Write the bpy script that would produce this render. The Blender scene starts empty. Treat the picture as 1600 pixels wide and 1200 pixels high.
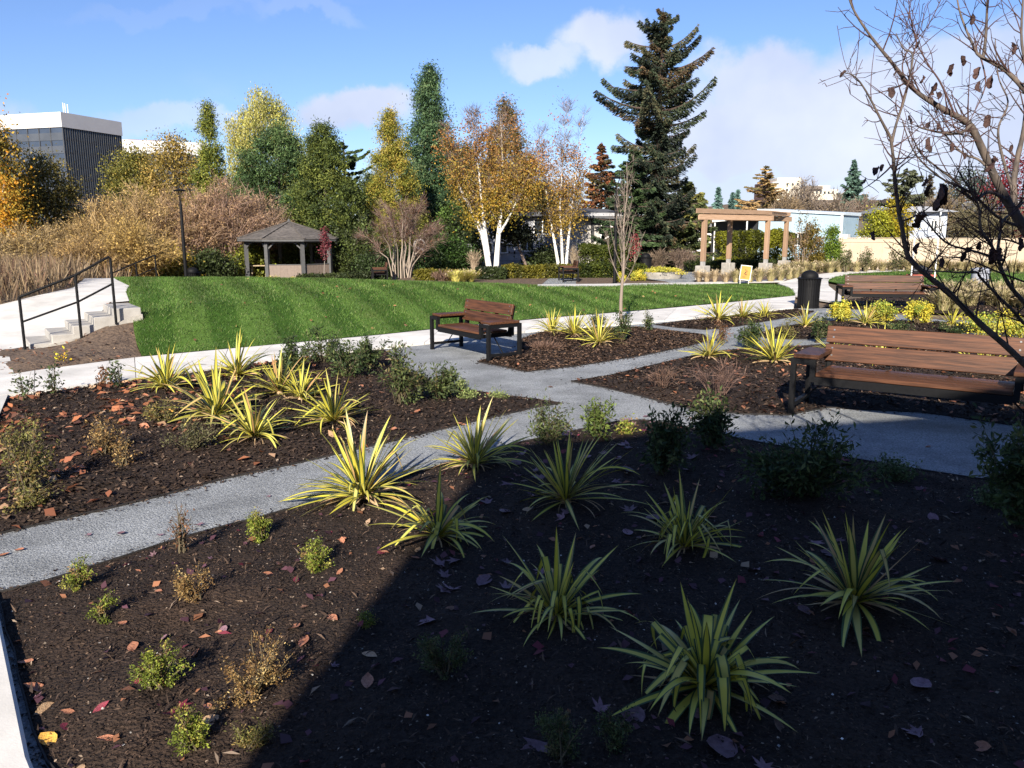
import bpy, bmesh, math, random
import numpy as np
from mathutils import Vector, Matrix, noise as mnoise
from mathutils.geometry import delaunay_2d_cdt

R = math.radians
SC = bpy.context.scene
COL = SC.collection

# ------------------------------------------------------------------ camera
CAM_H, FOCAL, PITCH = 2.05, 1250.0, math.atan(238.0 / 1250.0)
cam = bpy.data.cameras.new("camera")
cam.sensor_width = 36.0
cam.lens = 36.0 * FOCAL / 1600.0
cam.clip_start, cam.clip_end = 0.05, 3000.0
camo = bpy.data.objects.new("camera", cam)
COL.objects.link(camo)
camo.location = (0, 0, CAM_H)
camo.rotation_euler = (math.pi / 2 - PITCH, 0, 0)
SC.camera = camo

# ------------------------------------------------------------------ light
SUN_AZ, SUN_EL = R(11.0), R(27.0)          # light travels 11 degrees to the right of straight ahead
sun = bpy.data.lights.new("sun", "SUN")
sun.energy = 5.0
sun.angle = R(0.53)
sun.color = (1.0, 0.92, 0.80)
suno = bpy.data.objects.new("sun", sun)
COL.objects.link(suno)
ldir = Vector((math.sin(SUN_AZ) * math.cos(SUN_EL), math.cos(SUN_AZ) * math.cos(SUN_EL), -math.sin(SUN_EL)))
suno.rotation_euler = ldir.to_track_quat('-Z', 'Y').to_euler()
suno.location = (-4, -20, 12)

SC.view_settings.view_transform = 'Standard'
SC.view_settings.look = 'None'
SC.view_settings.gamma = 1.0
SC.view_settings.exposure = 1.05
SC.render.film_transparent = False
SC.cycles.max_bounces = 6
SC.cycles.diffuse_bounces = 3
SC.cycles.transmission_bounces = 4
SC.cycles.transparent_max_bounces = 6
SC.cycles.caustics_reflective = False
SC.cycles.caustics_refractive = False
SC.cycles.use_adaptive_sampling = True
SC.cycles.adaptive_threshold = 0.02

world = bpy.data.worlds.new("World")
SC.world = world
world.use_nodes = True
world.cycles.sampling_method = "MANUAL"
world.cycles.sample_map_resolution = 512


def ray(x, y):
    u, v = (x - 800.0) / FOCAL, (600.0 - y) / FOCAL
    return (u, math.cos(PITCH) + v * math.sin(PITCH), -math.sin(PITCH) + v * math.cos(PITCH))


def build_sky():
    nt = world.node_tree
    nt.nodes.clear()
    N = nt.nodes.new
    L = nt.links.new
    out = N("ShaderNodeOutputWorld")
    bg = N("ShaderNodeBackground")
    bg.inputs[1].default_value = 0.073
    sky = N("ShaderNodeTexSky")
    sky.sky_type = 'NISHITA'
    sky.sun_disc = False
    sky.sun_elevation = SUN_EL
    sky.sun_rotation = math.pi + SUN_AZ
    sky.altitude = 50
    sky.air_density = 1.0
    sky.dust_density = 0.15
    sky.ozone_density = 3.2
    tc = N("ShaderNodeTexCoord")

    def math_node(op, a=None, b=None, clamp=False):
        n = N("ShaderNodeMath")
        n.operation = op
        n.use_clamp = clamp
        for i, q in enumerate((a, b)):
            if q is None:
                continue
            if isinstance(q, (int, float)):
                n.inputs[i].default_value = q
            else:
                L(q, n.inputs[i])
        return n.outputs[0]

    # warp the direction a little so cloud edges are ragged
    nz = N("ShaderNodeTexNoise")
    nz.inputs["Scale"].default_value = 7.0
    nz.inputs["Detail"].default_value = 8.0
    nz.inputs["Roughness"].default_value = 0.6
    L(tc.outputs["Generated"], nz.inputs["Vector"])
    sub = N("ShaderNodeVectorMath")
    sub.operation = 'SUBTRACT'
    L(nz.outputs["Color"], sub.inputs[0])
    sub.inputs[1].default_value = (0.5, 0.5, 0.5)
    sc = N("ShaderNodeVectorMath")
    sc.operation = 'SCALE'
    L(sub.outputs[0], sc.inputs[0])
    sc.inputs["Scale"].default_value = 0.13
    wv = N("ShaderNodeVectorMath")
    wv.operation = 'ADD'
    L(tc.outputs["Generated"], wv.inputs[0])
    L(sc.outputs[0], wv.inputs[1])

    blobs = [  # cumulus banks: bearing of the centre, half-width, half-height (in direction units), strength
        (1240, 205, 0.17, 0.070, 1.0), (1190, 125, 0.075, 0.040, 0.95), (1130, 285, 0.12, 0.055, 0.85), (1330, 160, 0.09, 0.055, 0.95),
        (1430, 250, 0.16, 0.055, 0.85), (1500, 110, 0.12, 0.045, 0.8), (940, 72, 0.062, 0.034, 0.9), (850, 112, 0.05, 0.020, 0.75),
        (560, 172, 0.060, 0.026, 1.0), (285, 190, 0.10, 0.018, 0.5), (780, 300, 0.18, 0.035, 0.6), (250, 15, 0.09, 0.012, 0.10),
        (480, 22, 0.07, 0.012, 0.16), (1750, 220, 0.20, 0.09, 1.0), (-300, 180, 0.18, 0.04, 0.8),
    ]
    total = None
    for (x, y, rx, rz, s) in blobs:
        d = Vector(ray(x, y)).normalized()
        v1 = N("ShaderNodeVectorMath")
        v1.operation = 'SUBTRACT'
        L(wv.outputs[0], v1.inputs[0])
        v1.inputs[1].default_value = d
        v2 = N("ShaderNodeVectorMath")
        v2.operation = 'MULTIPLY'
        L(v1.outputs[0], v2.inputs[0])
        v2.inputs[1].default_value = (1 / rx, 1 / 0.35, 1 / rz)
        ln = N("ShaderNodeVectorMath")
        ln.operation = 'LENGTH'
        L(v2.outputs[0], ln.inputs[0])
        mr = N("ShaderNodeMapRange")
        mr.interpolation_type = 'SMOOTHSTEP'
        L(ln.outputs["Value"], mr.inputs["Value"])
        mr.inputs["From Min"].default_value = 1.18
        mr.inputs["From Max"].default_value = 0.62
        mr.inputs["To Min"].default_value = 0.0
        mr.inputs["To Max"].default_value = s
        total = mr.outputs[0] if total is None else math_node('MAXIMUM', total, mr.outputs[0])
    # general broken cumulus for the rest of the dome (behind and beside the viewer)
    n2 = N("ShaderNodeTexNoise")
    n2.inputs["Scale"].default_value = 2.2
    n2.inputs["Detail"].default_value = 7.0
    mp = N("ShaderNodeMapping")
    mp.inputs["Scale"].default_value = (1, 1, 2.4)
    L(tc.outputs["Generated"], mp.inputs["Vector"])
    L(mp.outputs[0], n2.inputs["Vector"])
    mr2 = N("ShaderNodeMapRange")
    mr2.interpolation_type = 'SMOOTHSTEP'
    L(n2.outputs["Fac"], mr2.inputs["Value"])
    mr2.inputs["From Min"].default_value = 0.60
    mr2.inputs["From Max"].default_value = 0.78
    mr2.inputs["To Max"].default_value = 0.45
    total = math_node('MAXIMUM', total, mr2.outputs[0])
    total = math_node('MULTIPLY', total, 0.92, True)
    # soft inner shading of the clouds
    n3 = N("ShaderNodeTexNoise")
    n3.inputs["Scale"].default_value = 5.0
    n3.inputs["Detail"].default_value = 5.0
    L(tc.outputs["Generated"], n3.inputs["Vector"])
    cr = N("ShaderNodeValToRGB")
    cr.color_ramp.elements[0].position = 0.35
    cr.color_ramp.elements[0].color = (4.2, 4.7, 6.1, 1)
    cr.color_ramp.elements[1].position = 0.68
    cr.color_ramp.elements[1].color = (6.2, 6.5, 7.6, 1)
    L(n3.outputs["Fac"], cr.inputs[0])
    mx = N("ShaderNodeMix")
    mx.data_type = 'RGBA'
    L(total, mx.inputs[0])
    tn = N("ShaderNodeMix")
    tn.data_type = 'RGBA'
    tn.blend_type = 'MULTIPLY'
    tn.inputs[0].default_value = 1.0
    L(sky.outputs[0], tn.inputs[6])
    tn.inputs[7].default_value = (0.76, 0.82, 1.06, 1)
    L(tn.outputs[2], mx.inputs[6])
    L(cr.outputs[0], mx.inputs[7])
    L(mx.outputs[2], bg.inputs[0])
    L(bg.outputs[0], out.inputs[0])


build_sky()


# ------------------------------------------------------------------ the lie of the land
def ss(t):
    t = np.clip(t, 0, 1)
    return t * t * (3 - 2 * t)


NEAR_X = [-14, -6.0, -2.5, 0.2, 3.6, 9.0, 14]
NEAR_Y = [12.6, 12.9, 15.7, 18.0, 20.6, 25.2, 30]


def terrain(x, y):
    x = np.asarray(x, float)
    y = np.asarray(y, float)
    near = np.interp(x, NEAR_X, NEAR_Y)
    A = np.interp(x, [-14, -6, 0, 6, 9.5], [0.62, 0.62, 0.42, 0.12, 0.0])
    wid = np.interp(x, [-7, -4], [2.3, 6.5])
    lawn = A * ss((y - near) / wid) * (1 - ss((y - 23.5) / 8.0))
    ramp = 0.62 * ss((y - 13.9) / 6.0) * (1 - ss((y - 24) / 8.0))
    w = ss((x + 8.4) / 2.0)
    z = ramp * (1 - w) + lawn * w
    z = z - 0.32 * ss((y - 28) / 8.0) * ss((-4 - x) / 5.0)
    z = z + 9.0 * ss((y - 75) / 110.0) * ss((x - 8) / 50.0)
    return z


def tz(x, y):
    return float(terrain(x, y))


def W(x, y, off=0.0):
    """ground point seen in the direction of picture position (x, y)"""
    d = ray(x, y)
    z = 0.0
    Yp = 20.0
    for _ in range(40):
        t = (z + off - CAM_H) / d[2]
        X, Y = d[0] * t, d[1] * t
        z2 = tz(X, Y)
        z = z * 0.5 + z2 * 0.5
    return (X, Y, z)


def P(x, y, Y):
    """point at ground distance Y in the direction of picture position (x, y)"""
    d = ray(x, y)
    t = Y / d[1]
    return (d[0] * t, Y, CAM_H + d[2] * t)


def lin(r, g, b):
    f = lambda c: (c / 255.0) / 12.92 if c <= 10 else (((c / 255.0) + 0.055) / 1.055) ** 2.4
    return (f(r), f(g), f(b))


def alb(r, g, b, k=1.5):
    """colour as seen in full sun -> surface colour"""
    return tuple(min(0.85, c / k) for c in lin(r, g, b))


# ------------------------------------------------------------------ materials
MATS = {}


def pmat(name, c1, c2=None, scale=8.0, rough=0.7, bump=0.0, bscale=40.0, metal=0.0, stretch=(1, 1, 1), detail=5.0,
         lo=0.35, hi=0.65, spec=0.4, rnd=0.0, coords='Object', bdist=0.01):
    if name in MATS:
        return MATS[name]
    m = bpy.data.materials.new(name)
    m.use_nodes = True
    nt = m.node_tree
    b = nt.nodes["Principled BSDF"]
    b.inputs["Roughness"].default_value = rough
    b.inputs["Metallic"].default_value = metal
    b.inputs["Specular IOR Level"].default_value = spec
    tc = nt.nodes.new("ShaderNodeTexCoord")
    mp = nt.nodes.new("ShaderNodeMapping")
    mp.inputs["Scale"].default_value = stretch
    nt.links.new(tc.outputs[coords], mp.inputs[0])
    vec = mp.outputs[0]
    if rnd > 0:
        oi = nt.nodes.new("ShaderNodeObjectInfo")
        ad = nt.nodes.new("ShaderNodeVectorMath")
        ad.operation = 'ADD'
        ml = nt.nodes.new("ShaderNodeMath")
        ml.operation = 'MULTIPLY'
        ml.inputs[1].default_value = 37.0
        nt.links.new(oi.outputs["Random"], ml.inputs[0])
        nt.links.new(vec, ad.inputs[0])
        nt.links.new(ml.outputs[0], ad.inputs[1])
        vec = ad.outputs[0]
    if c2 is None:
        c2 = tuple(c * 0.8 for c in c1)
    nz = nt.nodes.new("ShaderNodeTexNoise")
    nz.inputs["Scale"].default_value = scale
    nz.inputs["Detail"].default_value = detail
    nz.inputs["Roughness"].default_value = 0.62
    nt.links.new(vec, nz.inputs["Vector"])
    cr = nt.nodes.new("ShaderNodeValToRGB")
    cr.color_ramp.elements[0].position = lo
    cr.color_ramp.elements[0].color = (*c2, 1)
    cr.color_ramp.elements[1].position = hi
    cr.color_ramp.elements[1].color = (*c1, 1)
    nt.links.new(nz.outputs["Fac"], cr.inputs[0])
    col = cr.outputs[0]
    if rnd > 0:
        hs = nt.nodes.new("ShaderNodeHueSaturation")
        mr = nt.nodes.new("ShaderNodeMapRange")
        mr.inputs["To Min"].default_value = 1.0 - rnd
        mr.inputs["To Max"].default_value = 1.0 + rnd
        nt.links.new(oi.outputs["Random"], mr.inputs["Value"])
        nt.links.new(mr.outputs[0], hs.inputs["Value"])
        nt.links.new(col, hs.inputs["Color"])
        col = hs.outputs[0]
    nt.links.new(col, b.inputs["Base Color"])
    if bump > 0:
        bz = nt.nodes.new("ShaderNodeTexNoise")
        bz.inputs["Scale"].default_value = bscale
        bz.inputs["Detail"].default_value = 4.0
        nt.links.new(vec, bz.inputs["Vector"])
        bp = nt.nodes.new("ShaderNodeBump")
        bp.inputs["Strength"].default_value = bump
        bp.inputs["Distance"].default_value = bdist
        nt.links.new(bz.outputs["Fac"], bp.inputs["Height"])
        nt.links.new(bp.outputs[0], b.inputs["Normal"])
    MATS[name] = m
    return m


def foliage_mat(name, transl=0.3, rough=0.55, spec=0.25):
    if name in MATS:
        return MATS[name]
    m = bpy.data.materials.new(name)
    m.use_nodes = True
    nt = m.node_tree
    b = nt.nodes["Principled BSDF"]
    b.inputs["Roughness"].default_value = rough
    b.inputs["Specular IOR Level"].default_value = spec
    at = nt.nodes.new("ShaderNodeAttribute")
    at.attribute_name = "Col"
    nt.links.new(at.outputs["Color"], b.inputs["Base Color"])
    if transl > 0:
        tr = nt.nodes.new("ShaderNodeBsdfTranslucent")
        nt.links.new(at.outputs["Color"], tr.inputs["Color"])
        mx = nt.nodes.new("ShaderNodeMixShader")
        mx.inputs[0].default_value = transl
        nt.links.new(b.outputs[0], mx.inputs[1])
        nt.links.new(tr.outputs[0], mx.inputs[2])
        nt.links.new(mx.outputs[0], nt.nodes["Material Output"].inputs[0])
    MATS[name] = m
    return m


FOL = foliage_mat("foliage")
NEEDLE = foliage_mat("needles", 0.10, 0.6, 0.2)
TWIG = foliage_mat("twigs", 0.0, 0.8, 0.15)


def wood_mat(name, c1, c2, rough=0.5, spec=0.4, axis=0):
    if name in MATS:
        return MATS[name]
    st = [14, 14, 14]
    st[axis] = 0.7
    m = pmat(name, c1, c2, scale=3.0, rough=rough, bump=0.5, bscale=6.0, stretch=tuple(st), detail=10, lo=0.36, hi=0.64,
             spec=spec, rnd=0.22, bdist=0.004)
    return m


# ------------------------------------------------------------------ mesh helpers
def np_mesh(name, V, F, C=None, smooth=False):
    V = np.ascontiguousarray(V, dtype=np.float32)
    F = np.ascontiguousarray(F, dtype=np.int32)
    me = bpy.data.meshes.new(name)
    n, (m, k) = len(V), F.shape
    me.vertices.add(n)
    me.vertices.foreach_set("co", V.ravel())
    me.loops.add(m * k)
    me.loops.foreach_set("vertex_index", F.ravel())
    me.polygons.add(m)
    me.polygons.foreach_set("loop_start", np.arange(0, m * k, k, dtype=np.int32))
    if smooth:
        me.polygons.foreach_set("use_smooth", np.ones(m, dtype=bool))
    if C is not None:
        at = me.attributes.new("Col", 'FLOAT_COLOR', 'FACE')
        C4 = np.ones((m, 4), dtype=np.float32)
        C4[:, :3] = C
        at.data.foreach_set("color", C4.ravel())
    me.update(calc_edges=True)
    return me


def link(name, me, mat=None, parent=None, loc=None, rot=None):
    o = bpy.data.objects.new(name, me)
    COL.objects.link(o)
    if mat is not None and me is not None and len(me.materials) == 0:
        me.materials.append(mat)
    if parent is not None:
        o.parent = parent
    if loc is not None:
        o.location = loc
    if rot is not None:
        o.rotation_euler = rot
    return o


def tag(o, label=None, cat=None, group=None, kind=None):
    if label:
        o["label"] = label
    if cat:
        o["category"] = cat
    if group:
        o["group"] = group
    if kind:
        o["kind"] = kind
    return o


def empty(name, loc, rz=0.0, label=None, cat=None, group=None):
    o = bpy.data.objects.new(name, None)
    o.empty_display_size = 0.2
    COL.objects.link(o)
    o.location = loc
    o.rotation_euler = (0, 0, rz)
    tag(o, label, cat, group)
    return o


class MB:
    """collects simple solids and links them as one mesh object"""

    def __init__(self):
        self.v, self.f = [], []

    def add(self, vs, fs):
        k = len(self.v)
        self.v += [tuple(p) for p in vs]
        self.f += [tuple(i + k for i in q) for q in fs]
        return self

    def box(self, x0, x1, y0, y1, z0, z1, M=None):
        vs = [Vector(p) for p in ((x0, y0, z0), (x1, y0, z0), (x1, y1, z0), (x0, y1, z0),
                                  (x0, y0, z1), (x1, y0, z1), (x1, y1, z1), (x0, y1, z1))]
        if M is not None:
            vs = [M @ p for p in vs]
        return self.add(vs, ((0, 3, 2, 1), (4, 5, 6, 7), (0, 1, 5, 4), (1, 2, 6, 5), (2, 3, 7, 6), (3, 0, 4, 7)))

    def bar(self, a, b, w, h, up=(0, 0, 1)):
        a, b = Vector(a), Vector(b)
        d = (b - a)
        L = d.length
        d.normalize()
        s = d.cross(Vector(up))
        if s.length < 1e-5:
            s = Vector((1, 0, 0))
        s.normalize()
        u = s.cross(d)
        vs = []
        for p in (a, b):
            for i, j in ((-1, -1), (1, -1), (1, 1), (-1, 1)):
                vs.append(p + s * (i * w / 2) + u * (j * h / 2))
        return self.add(vs, ((0, 1, 2, 3), (7, 6, 5, 4), (0, 4, 5, 1), (1, 5, 6, 2), (2, 6, 7, 3), (3, 7, 4, 0)))

    def tube(self, pts, rad, n=8, cap=True):
        pts = [Vector(p) for p in pts]
        if isinstance(rad, (int, float)):
            rad = [rad] * len(pts)
        k = len(self.v)
        ref = Vector((0.31, 0.17, 0.93))
        for i, p in enumerate(pts):
            d = (pts[min(i + 1, len(pts) - 1)] - pts[max(i - 1, 0)]).normalized()
            s = d.cross(ref)
            if s.length < 0.1:
                s = d.cross(Vector((1, 0, 0)))
            s.normalize()
            u = s.cross(d)
            for j in range(n):
                a = 2 * math.pi * j / n
                self.v.append(tuple(p + (s * math.cos(a) + u * math.sin(a)) * rad[i]))
        for i in range(len(pts) - 1):
            for j in range(n):
                a, b = k + i * n + j, k + i * n + (j + 1) % n
                self.f.append((a, a + n, b + n, b))
        if cap:
            self.f.append(tuple(k + j for j in range(n)))
            self.f.append(tuple(k + (len(pts) - 1) * n + j for j in reversed(range(n))))
        return self

    def lathe(self, prof, n=24, c=(0, 0), a0=0.0):
        k = len(self.v)
        for (r, z) in prof:
            for j in range(n):
                a = a0 + 2 * math.pi * j / n
                self.v.append((c[0] + r * math.cos(a), c[1] + r * math.sin(a), z))
        for i in range(len(prof) - 1):
            for j in range(n):
                a, b = k + i * n + j, k + i * n + (j + 1) % n
                self.f.append((a, b, b + n, a + n))
        self.f.append(tuple(k + j for j in reversed(range(n))))
        self.f.append(tuple(k + (len(prof) - 1) * n + j for j in range(n)))
        return self

    def prism(self, poly, z0, z1):
        n = len(poly)
        k = len(self.v)
        ar = sum(poly[i][0] * poly[(i + 1) % n][1] - poly[(i + 1) % n][0] * poly[i][1] for i in range(n))
        if ar < 0:
            poly = poly[::-1]
        zf = lambda z, p: z if not callable(z) else z(p[0], p[1])
        self.v += [(p[0], p[1], zf(z0, p)) for p in poly] + [(p[0], p[1], zf(z1, p)) for p in poly]
        self.f.append(tuple(k + n + i for i in range(n)))
        self.f.append(tuple(k + i for i in reversed(range(n))))
        for i in range(n):
            j = (i + 1) % n
            self.f.append((k + i, k + j, k + n + j, k + n + i))
        return self

    def mesh(self, name, mat, smooth=False, bevel=0.0):
        me = bpy.data.meshes.new(name)
        me.from_pydata(self.v, [], self.f)
        if bevel > 0:
            bm = bmesh.new()
            bm.from_mesh(me)
            bmesh.ops.bevel(bm, geom=[e for e in bm.edges if len(e.link_faces) == 2 and e.calc_face_angle(0) > 0.6],
                            offset=bevel, segments=1, affect='EDGES', profile=0.7)
            bm.to_mesh(me)
            bm.free()
        me.materials.append(mat)
        if smooth:
            me.polygons.foreach_set("use_smooth", np.ones(len(me.polygons), dtype=bool))
            me.set_sharp_from_angle(angle=R(40))
        me.update()
        return me

    def build(self, name, mat, parent=None, smooth=False, bevel=0.0, loc=None, rot=None):
        return link(name, self.mesh(name, mat, smooth, bevel), None, parent, loc, rot)


# ---- foliage helpers (numpy)
def unit(v):
    return v / (np.linalg.norm(v, axis=1, keepdims=True) + 1e-9)


def rand_dirs(g, n):
    return unit(g.normal(size=(n, 3)))


def rhombs(Cn, D, S, Ln, Wd, fold=None):
    """one leaf-shaped quad for each centre: length axis D, width axis S"""
    n = len(Cn)
    Ln = np.broadcast_to(np.asarray(Ln, float), (n,))[:, None]
    Wd = np.broadcast_to(np.asarray(Wd, float), (n,))[:, None]
    V = np.empty((n, 4, 3))
    mid = Cn + D * Ln * 0.02
    if fold is not None:
        up = np.cross(D, S)
        mid = mid + up * Ln * fold
    V[:, 0] = Cn - D * Ln * 0.5
    V[:, 1] = mid + S * Wd * 0.5
    V[:, 2] = Cn + D * Ln * 0.5
    V[:, 3] = mid - S * Wd * 0.5
    F = np.arange(n * 4).reshape(n, 4)
    return V.reshape(-1, 3), F


def perp(g, D):
    return unit(np.cross(D, rand_dirs(g, len(D))))


def tint(g, n, palette, clump=None, jit=0.22):
    pal = np.array([p[:3] for p in palette])
    w = np.array([p[3] if len(p) > 3 else 1.0 for p in palette])
    w = w / w.sum()
    if clump is None:
        idx = g.choice(len(pal), size=n, p=w)
        base = pal[idx]
    else:
        nc = int(clump.max()) + 1
        cc = pal[g.choice(len(pal), size=nc, p=w)] * (1 + g.normal(size=(nc, 1)) * 0.10)
        base = cc[clump]
        sw = g.random(n) < 0.25
        base[sw] = pal[g.choice(len(pal), size=int(sw.sum()), p=w)]
    out = base * (1 + g.normal(size=(n, 1)) * jit)
    return np.clip(out, 0.002, 0.9)


def join(parts):
    V, F, C, k = [], [], [], 0
    for (v, f, c) in parts:
        if len(v) == 0:
            continue
        V.append(v)
        F.append(f + k)
        C.append(c)
        k += len(v)
    return np.concatenate(V), np.concatenate(F), np.concatenate(C)


def tubes_np(lines, n=5, col=(0.1, 0.08, 0.06), g=None, jit=0.1):
    """lines: list of (pts (k,3), radii (k,)) -> quads"""
    Vs, Fs, k = [], [], 0
    nf = []
    ang = np.arange(n) * 2 * np.pi / n
    ca, sa = np.cos(ang)[None, :, None], np.sin(ang)[None, :, None]
    for pts, rad in lines:
        pts = np.asarray(pts, float)
        m = len(pts)
        d = np.gradient(pts, axis=0)
        d = unit(d)
        ref = np.array([0.31, 0.17, 0.93])
        s = np.cross(d, ref)
        s = unit(np.where(np.linalg.norm(s, axis=1, keepdims=True) < 0.15, np.cross(d, np.array([1.0, 0, 0])), s))
        u = np.cross(s, d)
        ring = pts[:, None, :] + (s[:, None, :] * ca + u[:, None, :] * sa) * np.asarray(rad)[:, None, None]
        Vs.append(ring.reshape(-1, 3))
        i, j = np.meshgrid(np.arange(m - 1), np.arange(n), indexing='ij')
        a = k + i * n + j
        b = k + i * n + (j + 1) % n
        Fs.append(np.stack([a, a + n, b + n, b], -1).reshape(-1, 4))
        nf.append((m - 1) * n)
        k += m * n
    V, F = np.concatenate(Vs), np.concatenate(Fs)
    C = np.tile(np.array(col, float), (len(F), 1))
    if g is not None:
        t = np.repeat(1 + g.normal(size=len(nf)) * jit, nf)
        C = C * np.clip(t, 0.5, 1.6)[:, None]
    return V, F, C


def curve3(a, b, c, k=6):
    t = np.linspace(0, 1, k)[:, None]
    a, b, c = np.asarray(a, float), np.asarray(b, float), np.asarray(c, float)
    return a * (1 - t) ** 2 + b * 2 * t * (1 - t) + c * t * t

# ================================================================== THE SETTING
def in_poly(poly, X, Y):
    poly = np.asarray(poly)[:, :2]
    x0, y0 = poly[:, 0], poly[:, 1]
    x1, y1 = np.roll(x0, -1), np.roll(y0, -1)
    ins = np.zeros(len(X), bool)
    for a, b, c, d in zip(x0, y0, x1, y1):
        if b == d:
            continue
        cond = ((b > Y) != (d > Y)) & (X < (c - a) * (Y - b) / (d - b) + a)
        ins ^= cond
    return ins


def edge_dist(poly, X, Y):
    poly = np.asarray(poly)[:, :2]
    best = np.full(len(X), 1e9)
    for i in range(len(poly)):
        a, b = poly[i], poly[(i + 1) % len(poly)]
        ab = b - a
        t = np.clip(((X - a[0]) * ab[0] + (Y - a[1]) * ab[1]) / (ab @ ab + 1e-12), 0, 1)
        best = np.minimum(best, np.hypot(X - a[0] - t * ab[0], Y - a[1] - t * ab[1]))
    return best


def densify(poly, step, wob=0.0, seed=1):
    g = random.Random(seed)
    out = []
    n = len(poly)
    for i in range(n):
        a, b = poly[i], poly[(i + 1) % n]
        L = math.hypot(b[0] - a[0], b[1] - a[1])
        k = max(1, int(L / (step * max(1.0, 0.12 * (a[1] + b[1]) / 2))))
        for j in range(k):
            t = j / k
            out.append((a[0] + (b[0] - a[0]) * t + g.uniform(-wob, wob), a[1] + (b[1] - a[1]) * t + g.uniform(-wob, wob)))
    return out


def smooth_poly(pts, it=2):
    """round the corners of an open px polyline (Chaikin)"""
    for _ in range(it):
        q = [pts[0]]
        for a, b in zip(pts[:-1], pts[1:]):
            q.append((a[0] * .75 + b[0] * .25, a[1] * .75 + b[1] * .25))
            q.append((a[0] * .25 + b[0] * .75, a[1] * .25 + b[1] * .75))
        q.append(pts[-1])
        pts = q
    return pts


def sheet(name, poly, zfun, spacing, mat, bstep=0.3, seed=0, wob=0.0, smooth=True):
    """a closed outline filled with an even triangle mesh that follows zfun"""
    bd = densify(poly, bstep, wob, seed)
    g = np.random.default_rng(seed + 5)
    A = np.array(bd)
    x0, y0 = A.min(0)
    x1, y1 = A.max(0)
    pts = []
    yy = y0
    while yy < y1:
        s = spacing(yy) if callable(spacing) else spacing
        xs = np.arange(x0, x1, s)
        pts.append(np.stack([xs + g.uniform(-.35, .35, len(xs)) * s, yy + g.uniform(-.35, .35, len(xs)) * s], 1))
        yy += s
    pts = np.concatenate(pts)
    ok = in_poly(bd, pts[:, 0], pts[:, 1])
    pts = pts[ok]
    sp = np.array([spacing(v) if callable(spacing) else spacing for v in pts[:, 1]])
    pts = pts[edge_dist(bd, pts[:, 0], pts[:, 1]) > sp * 0.35]
    vs = [Vector(p) for p in bd] + [Vector(p) for p in pts]
    n = len(bd)
    ed = [(i, (i + 1) % n) for i in range(n)]
    r = delaunay_2d_cdt(vs, ed, [], 1, 1e-4)
    V2 = np.array([(v.x, v.y) for v in r[0]])
    F = np.array([f for f in r[2] if len(f) == 3])
    a, b, c = V2[F[:, 0]], V2[F[:, 1]], V2[F[:, 2]]
    cr = (b[:, 0] - a[:, 0]) * (c[:, 1] - a[:, 1]) - (b[:, 1] - a[:, 1]) * (c[:, 0] - a[:, 0])
    F[cr < 0] = F[cr < 0][:, ::-1]
    Z = zfun(V2[:, 0], V2[:, 1], bd)
    me = np_mesh(name, np.column_stack([V2, Z]), F, None, smooth)
    return link(name, me, mat)


def wpoly(px):
    return [W(x, y)[:2] for x, y in px]


# ---- ground sheet to the horizon
def build_ground():
    xs = np.concatenate([[-1500, -700, -350, -180, -110], np.arange(-80, 81, 2.0), [110, 180, 350, 700, 1500]])
    ys = np.concatenate([[-400, -120, -50, -25], np.arange(-14, 90, 2.0), np.arange(92, 210, 8), [260, 350, 600, 1200, 2200]])
    X, Y = np.meshgrid(xs, ys, indexing='ij')
    Z = terrain(X, Y) - 0.06
    # the near ground lies under sheets of its own
    V = np.stack([X, Y, Z], -1).reshape(-1, 3)
    nx, ny = len(xs), len(ys)
    i, j = np.meshgrid(np.arange(nx - 1), np.arange(ny - 1), indexing='ij')
    a = i * ny + j
    F = np.stack([a, a + ny, a + ny + 1, a + 1], -1).reshape(-1, 4)
    m = pmat("ground_soil", (0.17, 0.115, 0.07), (0.08, 0.06, 0.035), scale=0.6, rough=0.95, bump=0.6, bscale=5, bdist=0.05)
    o = link("ground", np_mesh("ground", V, F, None, True), m)
    tag(o, "brown autumn ground running out to the far trees", None, None, "structure")


build_ground()

# ---- materials of the garden floor
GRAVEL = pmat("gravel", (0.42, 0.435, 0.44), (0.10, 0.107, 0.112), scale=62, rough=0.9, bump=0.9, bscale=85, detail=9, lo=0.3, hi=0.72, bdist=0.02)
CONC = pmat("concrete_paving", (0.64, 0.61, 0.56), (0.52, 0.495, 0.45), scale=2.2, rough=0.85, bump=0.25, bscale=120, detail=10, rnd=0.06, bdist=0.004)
CONC_SIDE = pmat("concrete_rough", (0.40, 0.37, 0.32), (0.26, 0.24, 0.21), scale=5, rough=0.9, bump=0.5, bscale=25, bdist=0.01)


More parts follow.
